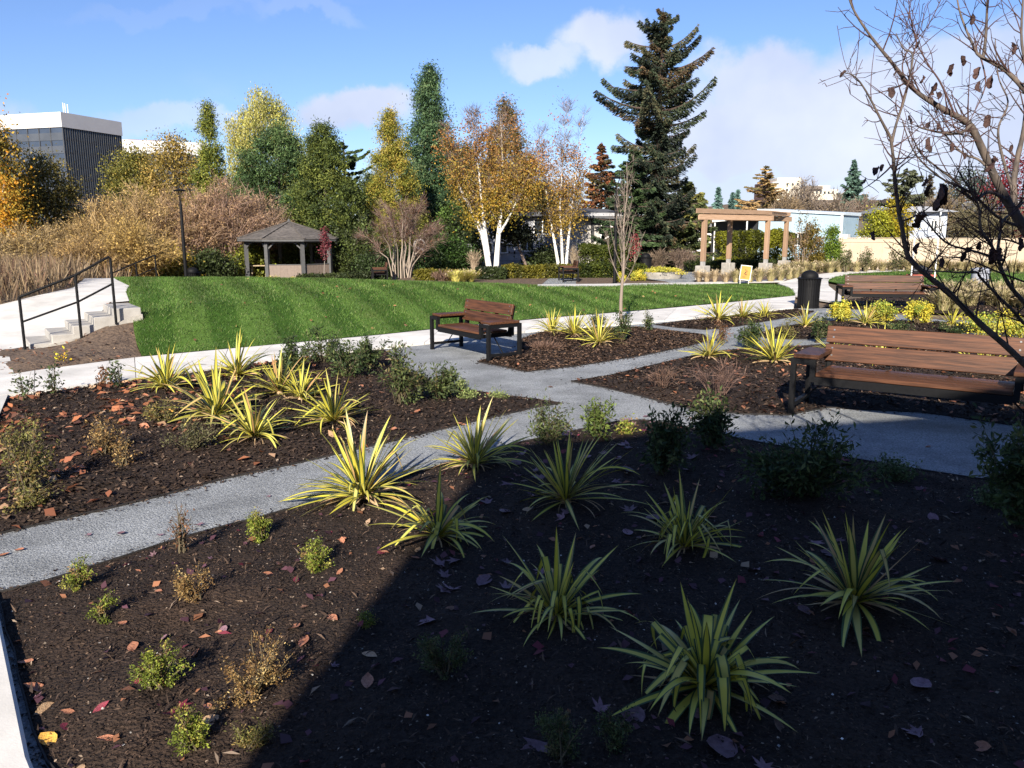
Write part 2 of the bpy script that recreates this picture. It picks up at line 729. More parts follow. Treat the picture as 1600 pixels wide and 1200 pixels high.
def mulch_material():
    m = pmat("mulch", (0.054, 0.036, 0.026), (0.012, 0.0085, 0.007), scale=34, rough=0.92, bump=1.0, bscale=60, detail=10, lo=0.32, hi=0.74,
             spec=0.2, bdist=0.03)
    nt = m.node_tree
    b = nt.nodes["Principled BSDF"]
    # drier, browner patches
    nz = nt.nodes.new("ShaderNodeTexNoise")
    nz.inputs["Scale"].default_value = 0.9
    nz.inputs["Detail"].default_value = 4
    tc = nt.nodes.new("ShaderNodeTexCoord")
    nt.links.new(tc.outputs["Object"], nz.inputs["Vector"])
    mr = nt.nodes.new("ShaderNodeMapRange")
    mr.inputs["From Min"].default_value = 0.45
    mr.inputs["From Max"].default_value = 0.70
    mr.inputs["To Max"].default_value = 0.75
    nt.links.new(nz.outputs["Fac"], mr.inputs["Value"])
    n2 = nt.nodes.new("ShaderNodeTexNoise")
    n2.inputs["Scale"].default_value = 45
    n2.inputs["Detail"].default_value = 8
    nt.links.new(tc.outputs["Object"], n2.inputs["Vector"])
    cr = nt.nodes.new("ShaderNodeValToRGB")
    cr.color_ramp.elements[0].position = 0.3
    cr.color_ramp.elements[0].color = (0.022, 0.014, 0.010, 1)
    cr.color_ramp.elements[1].position = 0.75
    cr.color_ramp.elements[1].color = (0.105, 0.066, 0.045, 1)
    nt.links.new(n2.outputs["Fac"], cr.inputs[0])
    mx = nt.nodes.new("ShaderNodeMix")
    mx.data_type = 'RGBA'
    src = b.inputs["Base Color"].links[0].from_socket
    nt.links.new(mr.outputs[0], mx.inputs[0])
    nt.links.new(src, mx.inputs[6])
    nt.links.new(cr.outputs[0], mx.inputs[7])
    nt.links.new(mx.outputs[2], b.inputs["Base Color"])
    return m


MULCH = mulch_material()


def damp_patches(m, scale, lo, hi, dark):
    """broad uneven tone over a fine surface: damp and trodden patches"""
    nt = m.node_tree
    b = nt.nodes["Principled BSDF"]
    nz = nt.nodes.new("ShaderNodeTexNoise")
    nz.inputs["Scale"].default_value = scale
    nz.inputs["Detail"].default_value = 6
    nz.inputs["Roughness"].default_value = 0.65
    tc = nt.nodes.new("ShaderNodeTexCoord")
    nt.links.new(tc.outputs["Object"], nz.inputs["Vector"])
    mr = nt.nodes.new("ShaderNodeMapRange")
    mr.inputs["From Min"].default_value = lo
    mr.inputs["From Max"].default_value = hi
    mr.inputs["To Min"].default_value = dark
    mr.inputs["To Max"].default_value = 1.12
    nt.links.new(nz.outputs["Fac"], mr.inputs["Value"])
    mu = nt.nodes.new("ShaderNodeMix")
    mu.data_type = 'RGBA'
    mu.blend_type = 'MULTIPLY'
    mu.inputs[0].default_value = 1.0
    src = b.inputs["Base Color"].links[0].from_socket
    nt.links.new(src, mu.inputs[6])
    nt.links.new(mr.outputs[0], mu.inputs[7])
    nt.links.new(mu.outputs[2], b.inputs["Base Color"])


damp_patches(GRAVEL, 1.6, 0.34, 0.60, 0.70)
damp_patches(CONC, 0.9, 0.30, 0.55, 0.84)
DRYSOIL = pmat("dry_soil", (0.17, 0.115, 0.075), (0.055, 0.036, 0.025), scale=14, rough=0.95, bump=1.0, bscale=22, detail=9, bdist=0.03)

# ---- gravel paths: one sheet with the planting beds lying on it
gravel_px = [(-40, 1000), (-60, 800), (-30, 640), (0, 622), (300, 582), (600, 545), (680, 533), (840, 514), (1000, 505), (1240, 482),
             (1330, 482), (1470, 500), (1700, 505), (2000, 540), (2300, 700)]
gp = wpoly(gravel_px) + [(9.5, 4.0), (6, 1.2), (-0.6, 1.0), (-1.85, 2.75), (-2.6, 3.75)]
o = sheet("gravel_path", gp, lambda x, y, b: terrain(x, y) + 0.004, 0.6, GRAVEL, 0.5, 3)
tag(o, "grey crushed gravel paths winding between the planting beds", None, None, "structure")

BEDS = {}


def bed_z(name, x, y, poly=None):
    x = np.atleast_1d(np.asarray(x, float))
    y = np.atleast_1d(np.asarray(y, float))
    poly = BEDS[name] if poly is None else poly
    d = edge_dist(poly, x, y)
    nz = np.array([mnoise.noise((a * 2.1, b * 2.1, 0.3)) * 0.034 + mnoise.noise((a * 7.0, b * 7.0, 1.3)) * 0.020 for a, b in zip(x, y)])
    extra = 0.05 * ss((x + 8.3) / 1.1) * ss(d / 0.5) if name == "slope" else 0.0
    return terrain(x, y) + extra + 0.008 + ss(d / 0.35) * (0.035 + nz) + ss(d / 1.6) * 0.03


def bed(name_key, px, label, spacing, mat=None, extra=None, edging=True, wob=0.01):
    poly = wpoly(px) + (extra or [])
    poly = densify(poly, 0.25, wob, len(px))
    BEDS[name_key] = poly
    o = sheet("planting_bed", poly, lambda x, y, b: bed_z(name_key, x, y, poly), spacing, mat or MULCH, 50, 7)
    tag(o, label, None, None, "structure")
    if edging:
        mb = MB()
        A = np.array(poly)
        n = len(A)
        for i in range(n):
            a, b = A[i], A[(i + 1) % n]
            if np.hypot(*(a - b)) > 1.5:
                continue
            za, zb = tz(*a), tz(*b)
            mb.bar((a[0], a[1], za + 0.003), (b[0], b[1], zb + 0.003), 0.007, 0.034)
        e = mb.build("edging", pmat("steel_edging", (0.03, 0.026, 0.024), (0.015, 0.013, 0.012), rough=0.8), o)
    return o


near_sp = lambda y: 0.055 + 0.012 * max(0, y - 3)
front_top = smooth_poly([(-5, 930), (100, 903), (170, 880), (281, 843), (384, 816), (455, 797), (616, 751), (700, 726), (784, 699), (840, 687),
                         (910, 672), (985, 655), (1060, 665), (1140, 685), (1330, 718), (1500, 746), (1620, 760), (2000, 830)], 1)
bed("front", front_top, "dark bark mulch bed in front, half in building shade", near_sp, None,
    [(7.2, 3.2), (4.5, 1.5), (-0.3, 1.5), (-1.83, 2.80), (-2.78, 4.05)])
left_px = [(14, 624), (130, 606), (260, 590), (440, 565), (600, 547), (622, 568), (645, 585), (690, 602), (760, 615), (830, 624), (878, 631), (830, 639),
           (700, 670), (600, 694), (500, 717), (400, 739), (344, 751), (250, 777), (94, 814), (0, 836), (-60, 846), (-40, 740), (-5, 670)]
bed("left", left_px, "mulch bed strewn with orange leaves between sidewalk and gravel path", lambda y: 0.09 + 0.010 * max(0, y - 5))
mid_px = [(745, 566), (800, 577), (822, 582), (900, 573), (1000, 557), (1070, 543), (1108, 533), (1100, 524), (1040, 517), (1000, 512), (930, 514), (850, 519),
          (815, 530), (815, 548), (780, 556)]
bed("mid", mid_px, "mulch bed beside the six foot bench on the sidewalk", lambda y: 0.14)
right_px = [(893, 597), (950, 588), (1060, 562), (1110, 551), (1150, 547), (1262, 541), (1400, 530), (1620, 530), (1900, 545), (1900, 690), (1600, 668), (1440, 645),
            (1290, 638), (1230, 650), (1160, 648), (1080, 640), (1000, 620), (940, 606)]
bed("right", right_px, "mulch bed under and behind the long wooden bench", lambda y: 0.12)
bed("strip", [(1022, 508), (1100, 499), (1240, 484), (1272, 487), (1262, 492), (1200, 502), (1152, 511), (1100, 516), (1060, 513)],
    "narrow mulch bed of yuccas along the sidewalk", lambda y: 0.2)
bed("islet", [(1180, 524), (1215, 512), (1290, 503), (1345, 500), (1420, 503), (1500, 507), (1640, 510), (1640, 522), (1400, 520), (1262, 531), (1200, 530)],
    "mulch bed of yellow shrubs behind the long bench", lambda y: 0.2)
bed("back", [(1285, 478), (1300, 472), (1460, 452), (1700, 450), (1900, 470), (1900, 500), (1560, 492), (1470, 490), (1380, 484), (1330, 484)],
    "mulch bed of tan grasses behind the far long bench", lambda y: 0.3, None, None, False)
LEDGE = wpoly([(214, 540), (209, 514), (208, 492), (202, 473), (197, 459), (202, 449)]) + [(-11.7, 23.8)]   # left edge of the lawn, climbing the mound
slope_px = [(10, 592), (120, 574), (222, 560)]
bed("slope", slope_px, "dry soil slope below the concrete steps", lambda y: 0.16, DRYSOIL, LEDGE[:4] + [(LEDGE[3][0] - 0.5, LEDGE[3][1] - 0.1), (-8.5, 14.4), (-9.0, 13.8), (-9.05, 13.3)], False)


# ---- lawns
def lawn_material():
    m = bpy.data.materials.new("lawn_turf")
    m.use_nodes = True
    nt = m.node_tree
    b = nt.nodes["Principled BSDF"]
    b.inputs["Roughness"].default_value = 0.9
    b.inputs["Specular IOR Level"].default_value = 0.1
    N, L = nt.nodes.new, nt.links.new
    tc = N("ShaderNodeTexCoord")
    mp = N("ShaderNodeMapping")
    mp.inputs["Rotation"].default_value = (0, 0, R(-24))
    L(tc.outputs["Object"], mp.inputs[0])
    wv = N("ShaderNodeTexWave")
    wv.wave_type = 'BANDS'
    wv.bands_direction = 'X'
    wv.wave_profile = 'SIN'
    wv.inputs["Scale"].default_value = 0.26
    wv.inputs["Distortion"].default_value = 0.7
    wv.inputs["Detail"].default_value = 2
    wv.inputs["Detail Scale"].default_value = 0.4
    L(mp.outputs[0], wv.inputs["Vector"])
    cr = N("ShaderNodeValToRGB")
    cr.color_ramp.elements[0].position = 0.36
    cr.color_ramp.elements[0].color = (0.045, 0.098, 0.014, 1)
    cr.color_ramp.elements[1].position = 0.62
    cr.color_ramp.elements[1].color = (0.095, 0.168, 0.032, 1)
    L(wv.outputs["Fac"], cr.inputs[0])
    nz = N("ShaderNodeTexNoise")
    nz.inputs["Scale"].default_value = 28
    nz.inputs["Detail"].default_value = 8
    nz.inputs["Roughness"].default_value = 0.75
    L(tc.outputs["Object"], nz.inputs["Vector"])
    mr = N("ShaderNodeMapRange")
    mr.inputs["From Min"].default_value = 0.3
    mr.inputs["From Max"].default_value = 0.7
    mr.inputs["To Min"].default_value = 0.62
    mr.inputs["To Max"].default_value = 1.35
    L(nz.outputs["Fac"], mr.inputs["Value"])
    # a few thin straw-coloured worn patches
    n2 = N("ShaderNodeTexNoise")
    n2.inputs["Scale"].default_value = 0.55
    n2.inputs["Detail"].default_value = 5
    L(tc.outputs["Object"], n2.inputs["Vector"])
    m2 = N("ShaderNodeMapRange")
    m2.inputs["From Min"].default_value = 0.62
    m2.inputs["From Max"].default_value = 0.80
    m2.inputs["To Max"].default_value = 0.55
    L(n2.outputs["Fac"], m2.inputs["Value"])
    mx = N("ShaderNodeMix")
    mx.data_type = 'RGBA'
    L(m2.outputs[0], mx.inputs[0])
    L(cr.outputs[0], mx.inputs[6])
    mx.inputs[7].default_value = (0.20, 0.21, 0.07, 1)
    mu = N("ShaderNodeMix")
    mu.data_type = 'RGBA'
    mu.blend_type = 'MULTIPLY'
    mu.inputs[0].default_value = 1
    L(mx.outputs[2], mu.inputs[6])
    L(mr.outputs[0], mu.inputs[7])
    L(mu.outputs[2], b.inputs["Base Color"])
    bp = N("ShaderNodeBump")
    bp.inputs["Strength"].default_value = 0.8
    bp.inputs["Distance"].default_value = 0.03
    n4 = N("ShaderNodeTexNoise")
    n4.inputs["Scale"].default_value = 60
    n4.inputs["Detail"].default_value = 5
    L(tc.outputs["Object"], n4.inputs["Vector"])
    L(n4.outputs["Fac"], bp.inputs["Height"])
    L(bp.outputs[0], b.inputs["Normal"])
    return m


TURF = lawn_material()
damp_patches(TURF, 0.7, 0.32, 0.62, 0.72)
lawn_px = [(222, 559), (400, 543), (600, 524), (720, 511), (840, 499), (1000, 486), (1130, 474), (1243, 463), (1238, 454), (1210, 445), (1140, 443), (1000, 446), (850, 450)]
lawn = wpoly(lawn_px) + [(-1.5, 30.5), (-6, 28.6), (-10, 27.5), (-12.6, 25.5)] + LEDGE[::-1]
LAWN = lawn
o = sheet("lawn", lawn, lambda x, y, b: terrain(x, y) + 0.03, 0.35, TURF, 0.3, 9)
tag(o, "mown green lawn rising to a low mound behind the sidewalk", None, None, "structure")
lawn2_px = [(1290, 440), (1305, 434), (1330, 429), (1400, 425), (1500, 421), (1700, 418), (1900, 425), (1900, 446), (1620, 448), (1470, 452), (1340, 446), (1310, 444)]
LAWN2 = wpoly(lawn2_px)
o = sheet("lawn", LAWN2, lambda x, y, b: terrain(x, y) + 0.03, 0.5, TURF, 0.4, 9)
tag(o, "second strip of lawn in front of the beige fence", None, None, "structure")


def blades(poly, n, seed, ymax, hgt=0.045, edge_only=0.0):
    g = np.random.default_rng(seed)
    A = np.array(poly)
    lo, hi = A.min(0), A.max(0)
    X = g.uniform(lo[0], hi[0], n * 3)
    u = g.random(n * 3)
    Y = lo[1] + (min(hi[1], ymax) - lo[1]) * u ** 1.3
    ok = in_poly(poly, X, Y)
    X, Y = X[ok][:n], Y[ok][:n]
    k = len(X)
    h = hgt * g.uniform(0.6, 1.3, k) * (1 + 0.04 * np.maximum(0, Y - 12))
    w = 0.010 * (1 + 0.06 * np.maximum(0, Y - 10))
    az = g.uniform(0, 2 * np.pi, k)
    lean = g.normal(0, 0.5, (k, 2)) * h[:, None]
    base = np.column_stack([X, Y, terrain(X, Y) + 0.028])
    s = np.column_stack([np.cos(az), np.sin(az), np.zeros(k)])
    V = np.empty((k, 3, 3))
    V[:, 0] = base - s * w[:, None] / 2
    V[:, 1] = base + s * w[:, None] / 2
    V[:, 2] = base + np.column_stack([lean, h])
    stripe = np.sin((X * math.cos(R(24)) + Y * math.sin(R(24))) * 5.2) * 0.27
    patch = np.array([mnoise.noise((a * 0.6, b * 0.6, 2.0)) + 0.6 * mnoise.noise((a * 1.9, b * 1.9, 5.0)) for a, b in zip(X, Y)])
    stripe = stripe + 0.28 * patch
    C = tint(g, k, [(0.056, 0.115, 0.018, 3), (0.088, 0.152, 0.030, 3), (0.15, 0.185, 0.06, 1)], None, 0.25) * (1 + stripe)[:, None]
    return V.reshape(-1, 3), np.arange(k * 3).reshape(k, 3), C


V, F, C = blades(lawn, 90000, 3, 31)
o = link("lawn_grass", np_mesh("lawn_grass", V, F, C), FOL)
tag(o, "short green grass blades of the mown lawn", "grass", None, "stuff")
V, F, C = blades(LAWN2, 16000, 4, 45)
o = link("lawn_grass", np_mesh("lawn_grass", V, F, C), FOL)
tag(o, "short green grass blades in front of the beige fence", "grass", None, "stuff")


# ---- concrete walks: slabs with open joints on a darker base
def strip_slabs(name, up_px, lo_px, slab, label, thick=0.05, lift=0.045):
    U = [np.array(W(x, y)[:2]) for x, y in up_px]
    Lw = [np.array(W(x, y)[:2]) for x, y in lo_px]

    def resample(Q, n):
        Q = np.array(Q)
        d = np.concatenate([[0], np.cumsum(np.hypot(*np.diff(Q, axis=0).T))])
        t = np.linspace(0, d[-1], n)
        return np.column_stack([np.interp(t, d, Q[:, 0]), np.interp(t, d, Q[:, 1])]), d[-1]

    _, len_u = resample(U, 2)
    n = max(2, int(len_u / slab) + 1)
    Ur, _ = resample(U, n)
    Lr, _ = resample(Lw, n)
    base = MB()
    k = len(Ur)
    base.add([(p[0], p[1], tz(*p) + lift - 0.012) for p in Ur] + [(p[0], p[1], tz(*p) + lift - 0.012) for p in Lr],
             [(i, k + i, k + i + 1, i + 1) for i in range(k - 1)])
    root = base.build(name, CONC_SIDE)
    tag(root, label, None, None, "structure")
    gap = 0.006
    for i in range(n - 1):
        a, b, c, d = Ur[i], Ur[i + 1], Lr[i + 1], Lr[i]
        t = gap / slab
        q = [a + (b - a) * t, b + (a - b) * t, c + (d - c) * t, d + (c - d) * t]
        mb = MB()
        mb.prism([tuple(p) for p in q], lambda x, y: tz(x, y) + lift - thick, lambda x, y: tz(x, y) + lift)
        mb.build("slab", CONC, root)
    return root


strip_slabs("sidewalk", [(-120, 612), (20, 588), (222, 561), (400, 545), (600, 526), (720, 513), (840, 501), (1000, 488), (1130, 476), (1243, 464)],
            [(-140, 640), (14, 622), (260, 589), (440, 564), (600, 546), (745, 530), (840, 518), (1000, 507), (1120, 495), (1240, 483)], 1.5,
            "pale concrete sidewalk along the near edge of the lawn")
strip_slabs("sidewalk", [(1243, 464), (1236, 452), (1215, 444)], [(1330, 478), (1292, 446), (1296, 436)], 1.3, "pale concrete walk curving past the litter bin")
strip_slabs("sidewalk", [(1217, 443.5), (1250, 434), (1300, 427), (1400, 420.5), (1500, 417), (1720, 414)], [(1296, 437), (1310, 432), (1335, 428), (1410, 424.5), (1500, 420.5), (1720, 417.5)], 1.6,
            "pale concrete walk running along the second lawn to the fence")
strip_slabs("sidewalk", [(840, 446), (950, 445), (1050, 443.5), (1140, 441.5), (1230, 437)], [(840, 449.5), (950, 448.5), (1060, 446.5), (1140, 444), (1222, 442.5)], 2.0,
            "thin pale concrete walk along the far edge of the lawn")
# walk to the left that climbs behind the steps
lw = wpoly([(-260, 560), (-240, 500), (-60, 488), (0, 479), (60, 464), (115, 452), (165, 444)]) + [(-11.8, 23.4), (-13.5, 25.0), (-12.9, 25.7), (-12.5, 25.4)] + \
     LEDGE[:2:-1] + [(LEDGE[3][0] - 0.35, LEDGE[3][1] - 0.2), (-8.1, 14.6), (-8.75, 13.75)] + wpoly([(22, 588), (12, 624), (-8, 672), (-43, 740), (-66, 848), (-45, 940)]) + [(-4.6, 3.65), (-7.5, 3.4), (-12.5, 8.0)]
o = sheet("sidewalk", lw, lambda x, y, b: terrain(x, y) + 0.042, 0.5, CONC, 0.4, 11)
tag(o, "broad concrete walk that climbs beside the steps", None, None, "structure")
# the concrete walk beside the near bed, a kerb-like edge
mb = MB()
mb.prism([(-1.86, 2.76), (-2.86, 4.13), (-4.6, 3.6), (-4.0, 0.6), (-0.2, 0.2), (-0.35, 1.0)], -0.2, 0.07)
o = mb.build("sidewalk", CONC, bevel=0.015)
tag(o, "pale concrete edge beside the shaded mulch bed", None, None, "structure")


# ---- steps
def build_steps():
    a = W(40, 552)
    ang = math.atan2(0.8, 1.15)
    root = empty("concrete_steps", (a[0] - 0.04, a[1] + 0.10, 0), ang, "short flight of pale concrete steps up to the lawn mound", "steps")
    run, rise, wdt = 0.34, 0.135, 1.25
    for i in range(5):
        mb = MB()
        mb.box(0.06 + i * run, 0.06 + (i + 1) * run + (0.02 if i < 4 else 0.12), 0, wdt, -0.15, (i + 1) * rise)
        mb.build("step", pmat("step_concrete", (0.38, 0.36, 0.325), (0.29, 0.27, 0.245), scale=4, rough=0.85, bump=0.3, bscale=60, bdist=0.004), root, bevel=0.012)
    mb = MB()
    prof = [(0.0, -0.2), (1.88, -0.2), (1.88, 0.56), (1.6, 0.48), (0.9, 0.22), (0.0, 0.02)]
    n = len(prof)
    vs = [(x, -0.10, z) for x, z in prof] + [(x, -0.004, z) for x, z in prof]
    fs = [tuple(range(n)), tuple(reversed(range(n, 2 * n)))] + [(i, (i + 1) % n + 0, (i + 1) % n + n, i + n)[::-1] for i in range(n)]
    mb.add(vs, fs)
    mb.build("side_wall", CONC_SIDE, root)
    return root


build_steps()
BLACK = pmat("black_steel", (0.0075, 0.0075, 0.0085), (0.005, 0.005, 0.0055), scale=30, rough=0.6, bump=0.08, bscale=200, spec=0.16)


def handrail(label, pts, hgts, group=None):
    """pts: foot points of the posts (x, y, z)"""
    o0 = Vector(pts[0])
    root = empty("handrail", o0, 0, label, "handrail")
    L = [Vector(p) - o0 for p in pts]
    up = Vector((0, 0, 1))
    for p in L:
        hgt = hgts[L.index(p)]
        MB().tube([p - up * 0.1, p + up * (hgt if p is not L[-1] else hgt - 0.08)], 0.024, 10).build("post", BLACK, root, True)
    d = (L[-1] - L[-2]).normalized()
    top = [p + up * h for p, h in zip(L, hgts)]
    d = (top[-1] - top[-2]).normalized()
    last = top[-1]
    path = top[:-1] + [last - d * 0.10, last - d * 0.03 - up * 0.008, last - up * 0.045, last - up * 0.12]
    MB().tube(path, 0.022, 10).build("top_rail", BLACK, root, True)
    MB().tube([p + up * h * 0.56 for p, h in zip(L, hgts)], 0.018, 10).build("middle_rail", BLACK, root, True)


a = W(40, 552)
p2, p3 = P(127, 524, a[1] + 0.42), P(181, 498, a[1] + 0.82)
handrail("black steel handrail with three posts on the near side of the steps", [a, p2, p3], (0.96, 1.05, 1.12))
tops = [P(175, 427, 27.0), P(212, 411, 26.2), P(242, 398.5, 25.4)]
handrail("smaller black steel handrail further up the climbing walk", [(q[0], q[1], q[2] - 0.92) for q in tops], (0.92, 0.92, 0.92))

# ================================================================== BUILDING BEHIND THE VIEWER (casts the big shade)
def rear_building():
    ang = R(15)
    root = empty("shop_building", (-2.75, -6.1, 0), ang, "tan stucco building behind the garden that shades the front bed", "building")
    wall = pmat("stucco", (0.42, 0.36, 0.28), (0.36, 0.31, 0.24), rough=0.9, bump=0.3)
    MB().box(0, 22, -10, 0, -0.3, 6.7).build("wall", wall, root)
    MB().box(-0.15, 22.15, -10.15, 0.12, 6.7, 7.0).build("parapet", CONC, root)
    gl = pmat("dark_glass", (0.02, 0.025, 0.03), rough=0.08)
    for i in range(6):
        for k in range(2):
            w = MB().box(1.5 + i * 3.4, 3.3 + i * 3.4, 0.004, 0.05, 0.9 + k * 3.2, 2.6 + k * 3.2).build("window", gl, root)


rear_building()

# ================================================================== BENCHES
BENCHWOOD = wood_mat("bench_plank", (0.125, 0.050, 0.023), (0.036, 0.015, 0.008), 0.5, 0.3)
BOLT = pmat("bolt_steel", (0.30, 0.29, 0.28), rough=0.35, metal=0.8)


def bench(label, p0, ang, L, group=None, D=0.66):
    """p0: ground point of the outer front post at one end; x runs along the bench, +y towards its back"""
    root = empty("park_bench", p0, ang, label, "bench", group)
    t = 0.058
    A = 0.27           # distance from outer post to seat end
    hA = 0.60
    for x in (0, L - t):
        for y in (0, D - t):
            MB().box(x, x + t, y, y + t, -0.02, hA).build("leg", BLACK, root, bevel=0.004)
        MB().box(x + 0.004, x + t - 0.004, t, D - t, 0.09, 0.13).build("foot_rail", BLACK, root)
        MB().box(x + 0.003, x + t - 0.003, t, D - t, hA - 0.058, hA - 0.003).build("arm_rail", BLACK, root)
    for s in (0, 1):
        x0 = t if s == 0 else L - A
        x1 = A if s == 0 else L - t
        xi = A - t if s == 0 else L - A
        for y in (0.002, D - t + 0.002):
            m = MB()
            m.box(x0, x1, y, y + t - 0.004, hA - t, hA - 0.002)
            m.box(xi + 0.001, xi + t - 0.001, y + 0.001, y + t - 0.005, 0.37, hA - t + 0.003)
            m.build("arm_bracket", BLACK, root)
        xa = 0.012 if s == 0 else L - A - 0.02
        MB().box(xa, xa + A + 0.008, 0.05, D - 0.035, hA, hA + 0.042).build("armrest", BENCHWOOD, root, bevel=0.006)
    # seat frame
    m = MB()
    m.box(A - 0.002, L - A + 0.002, 0.004, 0.05, 0.345, 0.425)
    m.box(A - 0.002, L - A + 0.002, D - 0.054, D - 0.008, 0.345, 0.425)
    n = max(3, int(L / 0.75))
    for i in range(n):
        x = A + (L - 2 * A - 0.04) * i / (n - 1)
        m.box(x, x + 0.04, 0.05, D - 0.054, 0.36, 0.42)
    m.build("seat_frame", BLACK, root)
    k = 4
    wd = (D - 0.10) / k
    for i in range(k):
        y = 0.012 + i * wd
        MB().box(A + 0.004, L - A - 0.004, y, y + wd - 0.010, 0.428, 0.468).build("seat_plank", BENCHWOOD, root, bevel=0.005)
    # back
    M = Matrix.Translation((0, D - 0.13, 0.47)) @ Matrix.Rotation(R(-13), 4, 'X')
    for z0 in (0.055, 0.250):
        pl = MB().box(A - 0.06, L - A + 0.06, 0, 0.042, z0, z0 + 0.180, M).build("back_plank", BENCHWOOD, root, bevel=0.005)
        for x in (A + 0.0, L - A - 0.03):
            for dz in (0.05, 0.13):
                MB().box(x + 0.01, x + 0.028, -0.004, 0.001, z0 + dz, z0 + dz + 0.016, M).build("bolt", BOLT, pl)
    n = max(4, int(L / 0.5))
    for i in range(n):
        x = A - 0.03 + (L - 2 * A + 0.02) * i / (n - 1)
        MB().box(x, x + 0.042, 0.044, 0.085, -0.10 if i in (0, n - 1) else 0.03, 0.415, M).build("back_support", BLACK, root)
    MB().tube([(A + 0.05, D * 0.5, 0.36), (t, D * 0.5, 0.12)], 0.010, 6).build("brace", BLACK, root)
    MB().tube([(L - A - 0.05, D * 0.5, 0.36), (L - t, D * 0.5, 0.12)], 0.010, 6).build("brace", BLACK, root)
    return root


b1, b2 = Vector(W(672, 546)), Vector(W(760, 567))
bench("six foot wood and black steel bench facing the gravel path crossing", b1, math.atan2((b2 - b1).y, (b2 - b1).x), 1.86)
b1 = Vector(W(1230, 648))
lb = bench("long wood and black steel bench under the bare branches", b1, math.atan2(-0.568, 0.823), 2.42, None, 0.74)
lb.scale = (1, 1, 1.09)
b1 = Vector(W(1314, 484))
bench("long wood and black steel bench beside the litter bin", b1, R(-7), 2.46)
for (x, y, Y, a, lab) in ((872, 437, 34.2, R(-86), "small bench seen end-on across the lawn by the birches"),
                          (580, 437, 35.6, R(-78), "dark bench beyond the lawn mound near the bare multi-stem tree")):
    q = P(x, y, Y)
    bench(lab, (q[0], q[1], tz(q[0], q[1])), a, 1.5)


# ================================================================== LITTER BINS, LAMPS
def litter_bin(label, p, h=0.80, r=0.285, n=26):
    root = empty("litter_bin", p, 0.1, label, "litter bin")
    MB().lathe([(r - 0.03, 0.03), (r - 0.03, h - 0.03), (0.02, h - 0.03)], 20).build("liner", pmat("bin_liner", (0.008, 0.008, 0.009), rough=0.7), root)
    me = None
    for i in range(n):
        a = 2 * math.pi * i / n
        if me is None:
            m = MB()
            wv = 2 * math.pi * r / n * 0.36
            prof = [(r - 0.004, 0.02), (r, 0.12), (r, h * 0.72), (r + 0.022, h)]
            vs = []
            for (rr, z) in prof:
                vs += [(rr, -wv, z), (rr, wv, z), (rr - 0.010, wv, z), (rr - 0.010, -wv, z)]
            fs = []
            for k in range(3):
                for j in range(4):
                    b = k * 4
                    fs.append((b + j, b + (j + 1) % 4, b + 4 + (j + 1) % 4, b + 4 + j))
            fs += [(3, 2, 1, 0), (12, 13, 14, 15)]
            m.add(vs, fs)
            me = m.mesh("slat", BLACK)
        link("slat", me, None, root, None, (0, 0, a))
    MB().lathe([(r - 0.03, h - 0.015), (r + 0.045, h - 0.005), (r + 0.05, h + 0.012), (r - 0.02, h + 0.03)], 28).build("top_ring", BLACK, root, True)
    MB().lathe([(r - 0.02, 0.0), (r + 0.01, 0.0), (r + 0.01, 0.05), (r - 0.02, 0.05)], 28).build("base_ring", BLACK, root)
    rd = r * 0.80
    MB().lathe([(rd, h + 0.02), (rd, h + 0.06)] + [(rd * math.cos(a), h + 0.06 + rd * 0.72 * math.sin(a)) for a in np.linspace(0.12, 1.5, 8)], 24).build(
        "dome_lid", BLACK, root, True)
    return root


litter_bin("round black slatted litter bin with domed lid at the walk junction", W(1262, 481))
q = P(1008, 431, 39.0)
litter_bin("small far black bin beside the oval planter", (q[0], q[1], tz(q[0], q[1])), 0.82)
q = P(302, 440, 33.0)
litter_bin("far black bin beyond the lawn crest next to the lamp post", (q[0], q[1], tz(q[0], q[1])), 0.62)


def lamp_post(label, p, h):
    root = empty("lamp_post", p, 0, label, "lamp post")
    MB().lathe([(0.13, -0.3), (0.13, 0.02), (0.10, 0.05), (0.075, 0.07)], 16).build("base", BLACK, root, True)
    MB().lathe([(0.068, 0.05), (0.066, h * 0.45), (0.052, h - 0.55), (0.045, h - 0.50), (0.032, h - 0.45)], 14).build("pole", BLACK, root, True)
    for k in range(4):
        a = math.pi / 4 + k * math.pi / 2
        c, s = math.cos(a), math.sin(a)
        MB().tube([(0.02 * c, 0.02 * s, h - 0.47), (0.05 * c, 0.05 * s, h - 0.30), (0.15 * c, 0.15 * s, h - 0.06)], 0.010, 6).build("arm", BLACK, root)
    MB().lathe([(0.10, h - 0.075), (0.22, h - 0.07), (0.235, h - 0.045), (0.20, h - 0.01), (0.05, h + 0.012)], 24).build("lamp_head", BLACK, root, True)


q = P(291, 436, 32.0)
zb = tz(q[0], q[1])
lamp_post("black lamp post at the back edge of the lawn mound", (q[0], q[1], zb), P(280, 296, 32.0)[2] - zb)
q = P(960, 444, 31.8)
lamp_post("black lamp post in front of the tall dark spruce", (q[0], q[1], tz(q[0], q[1])), P(960, 276, 31.8)[2] - tz(q[0], q[1]))


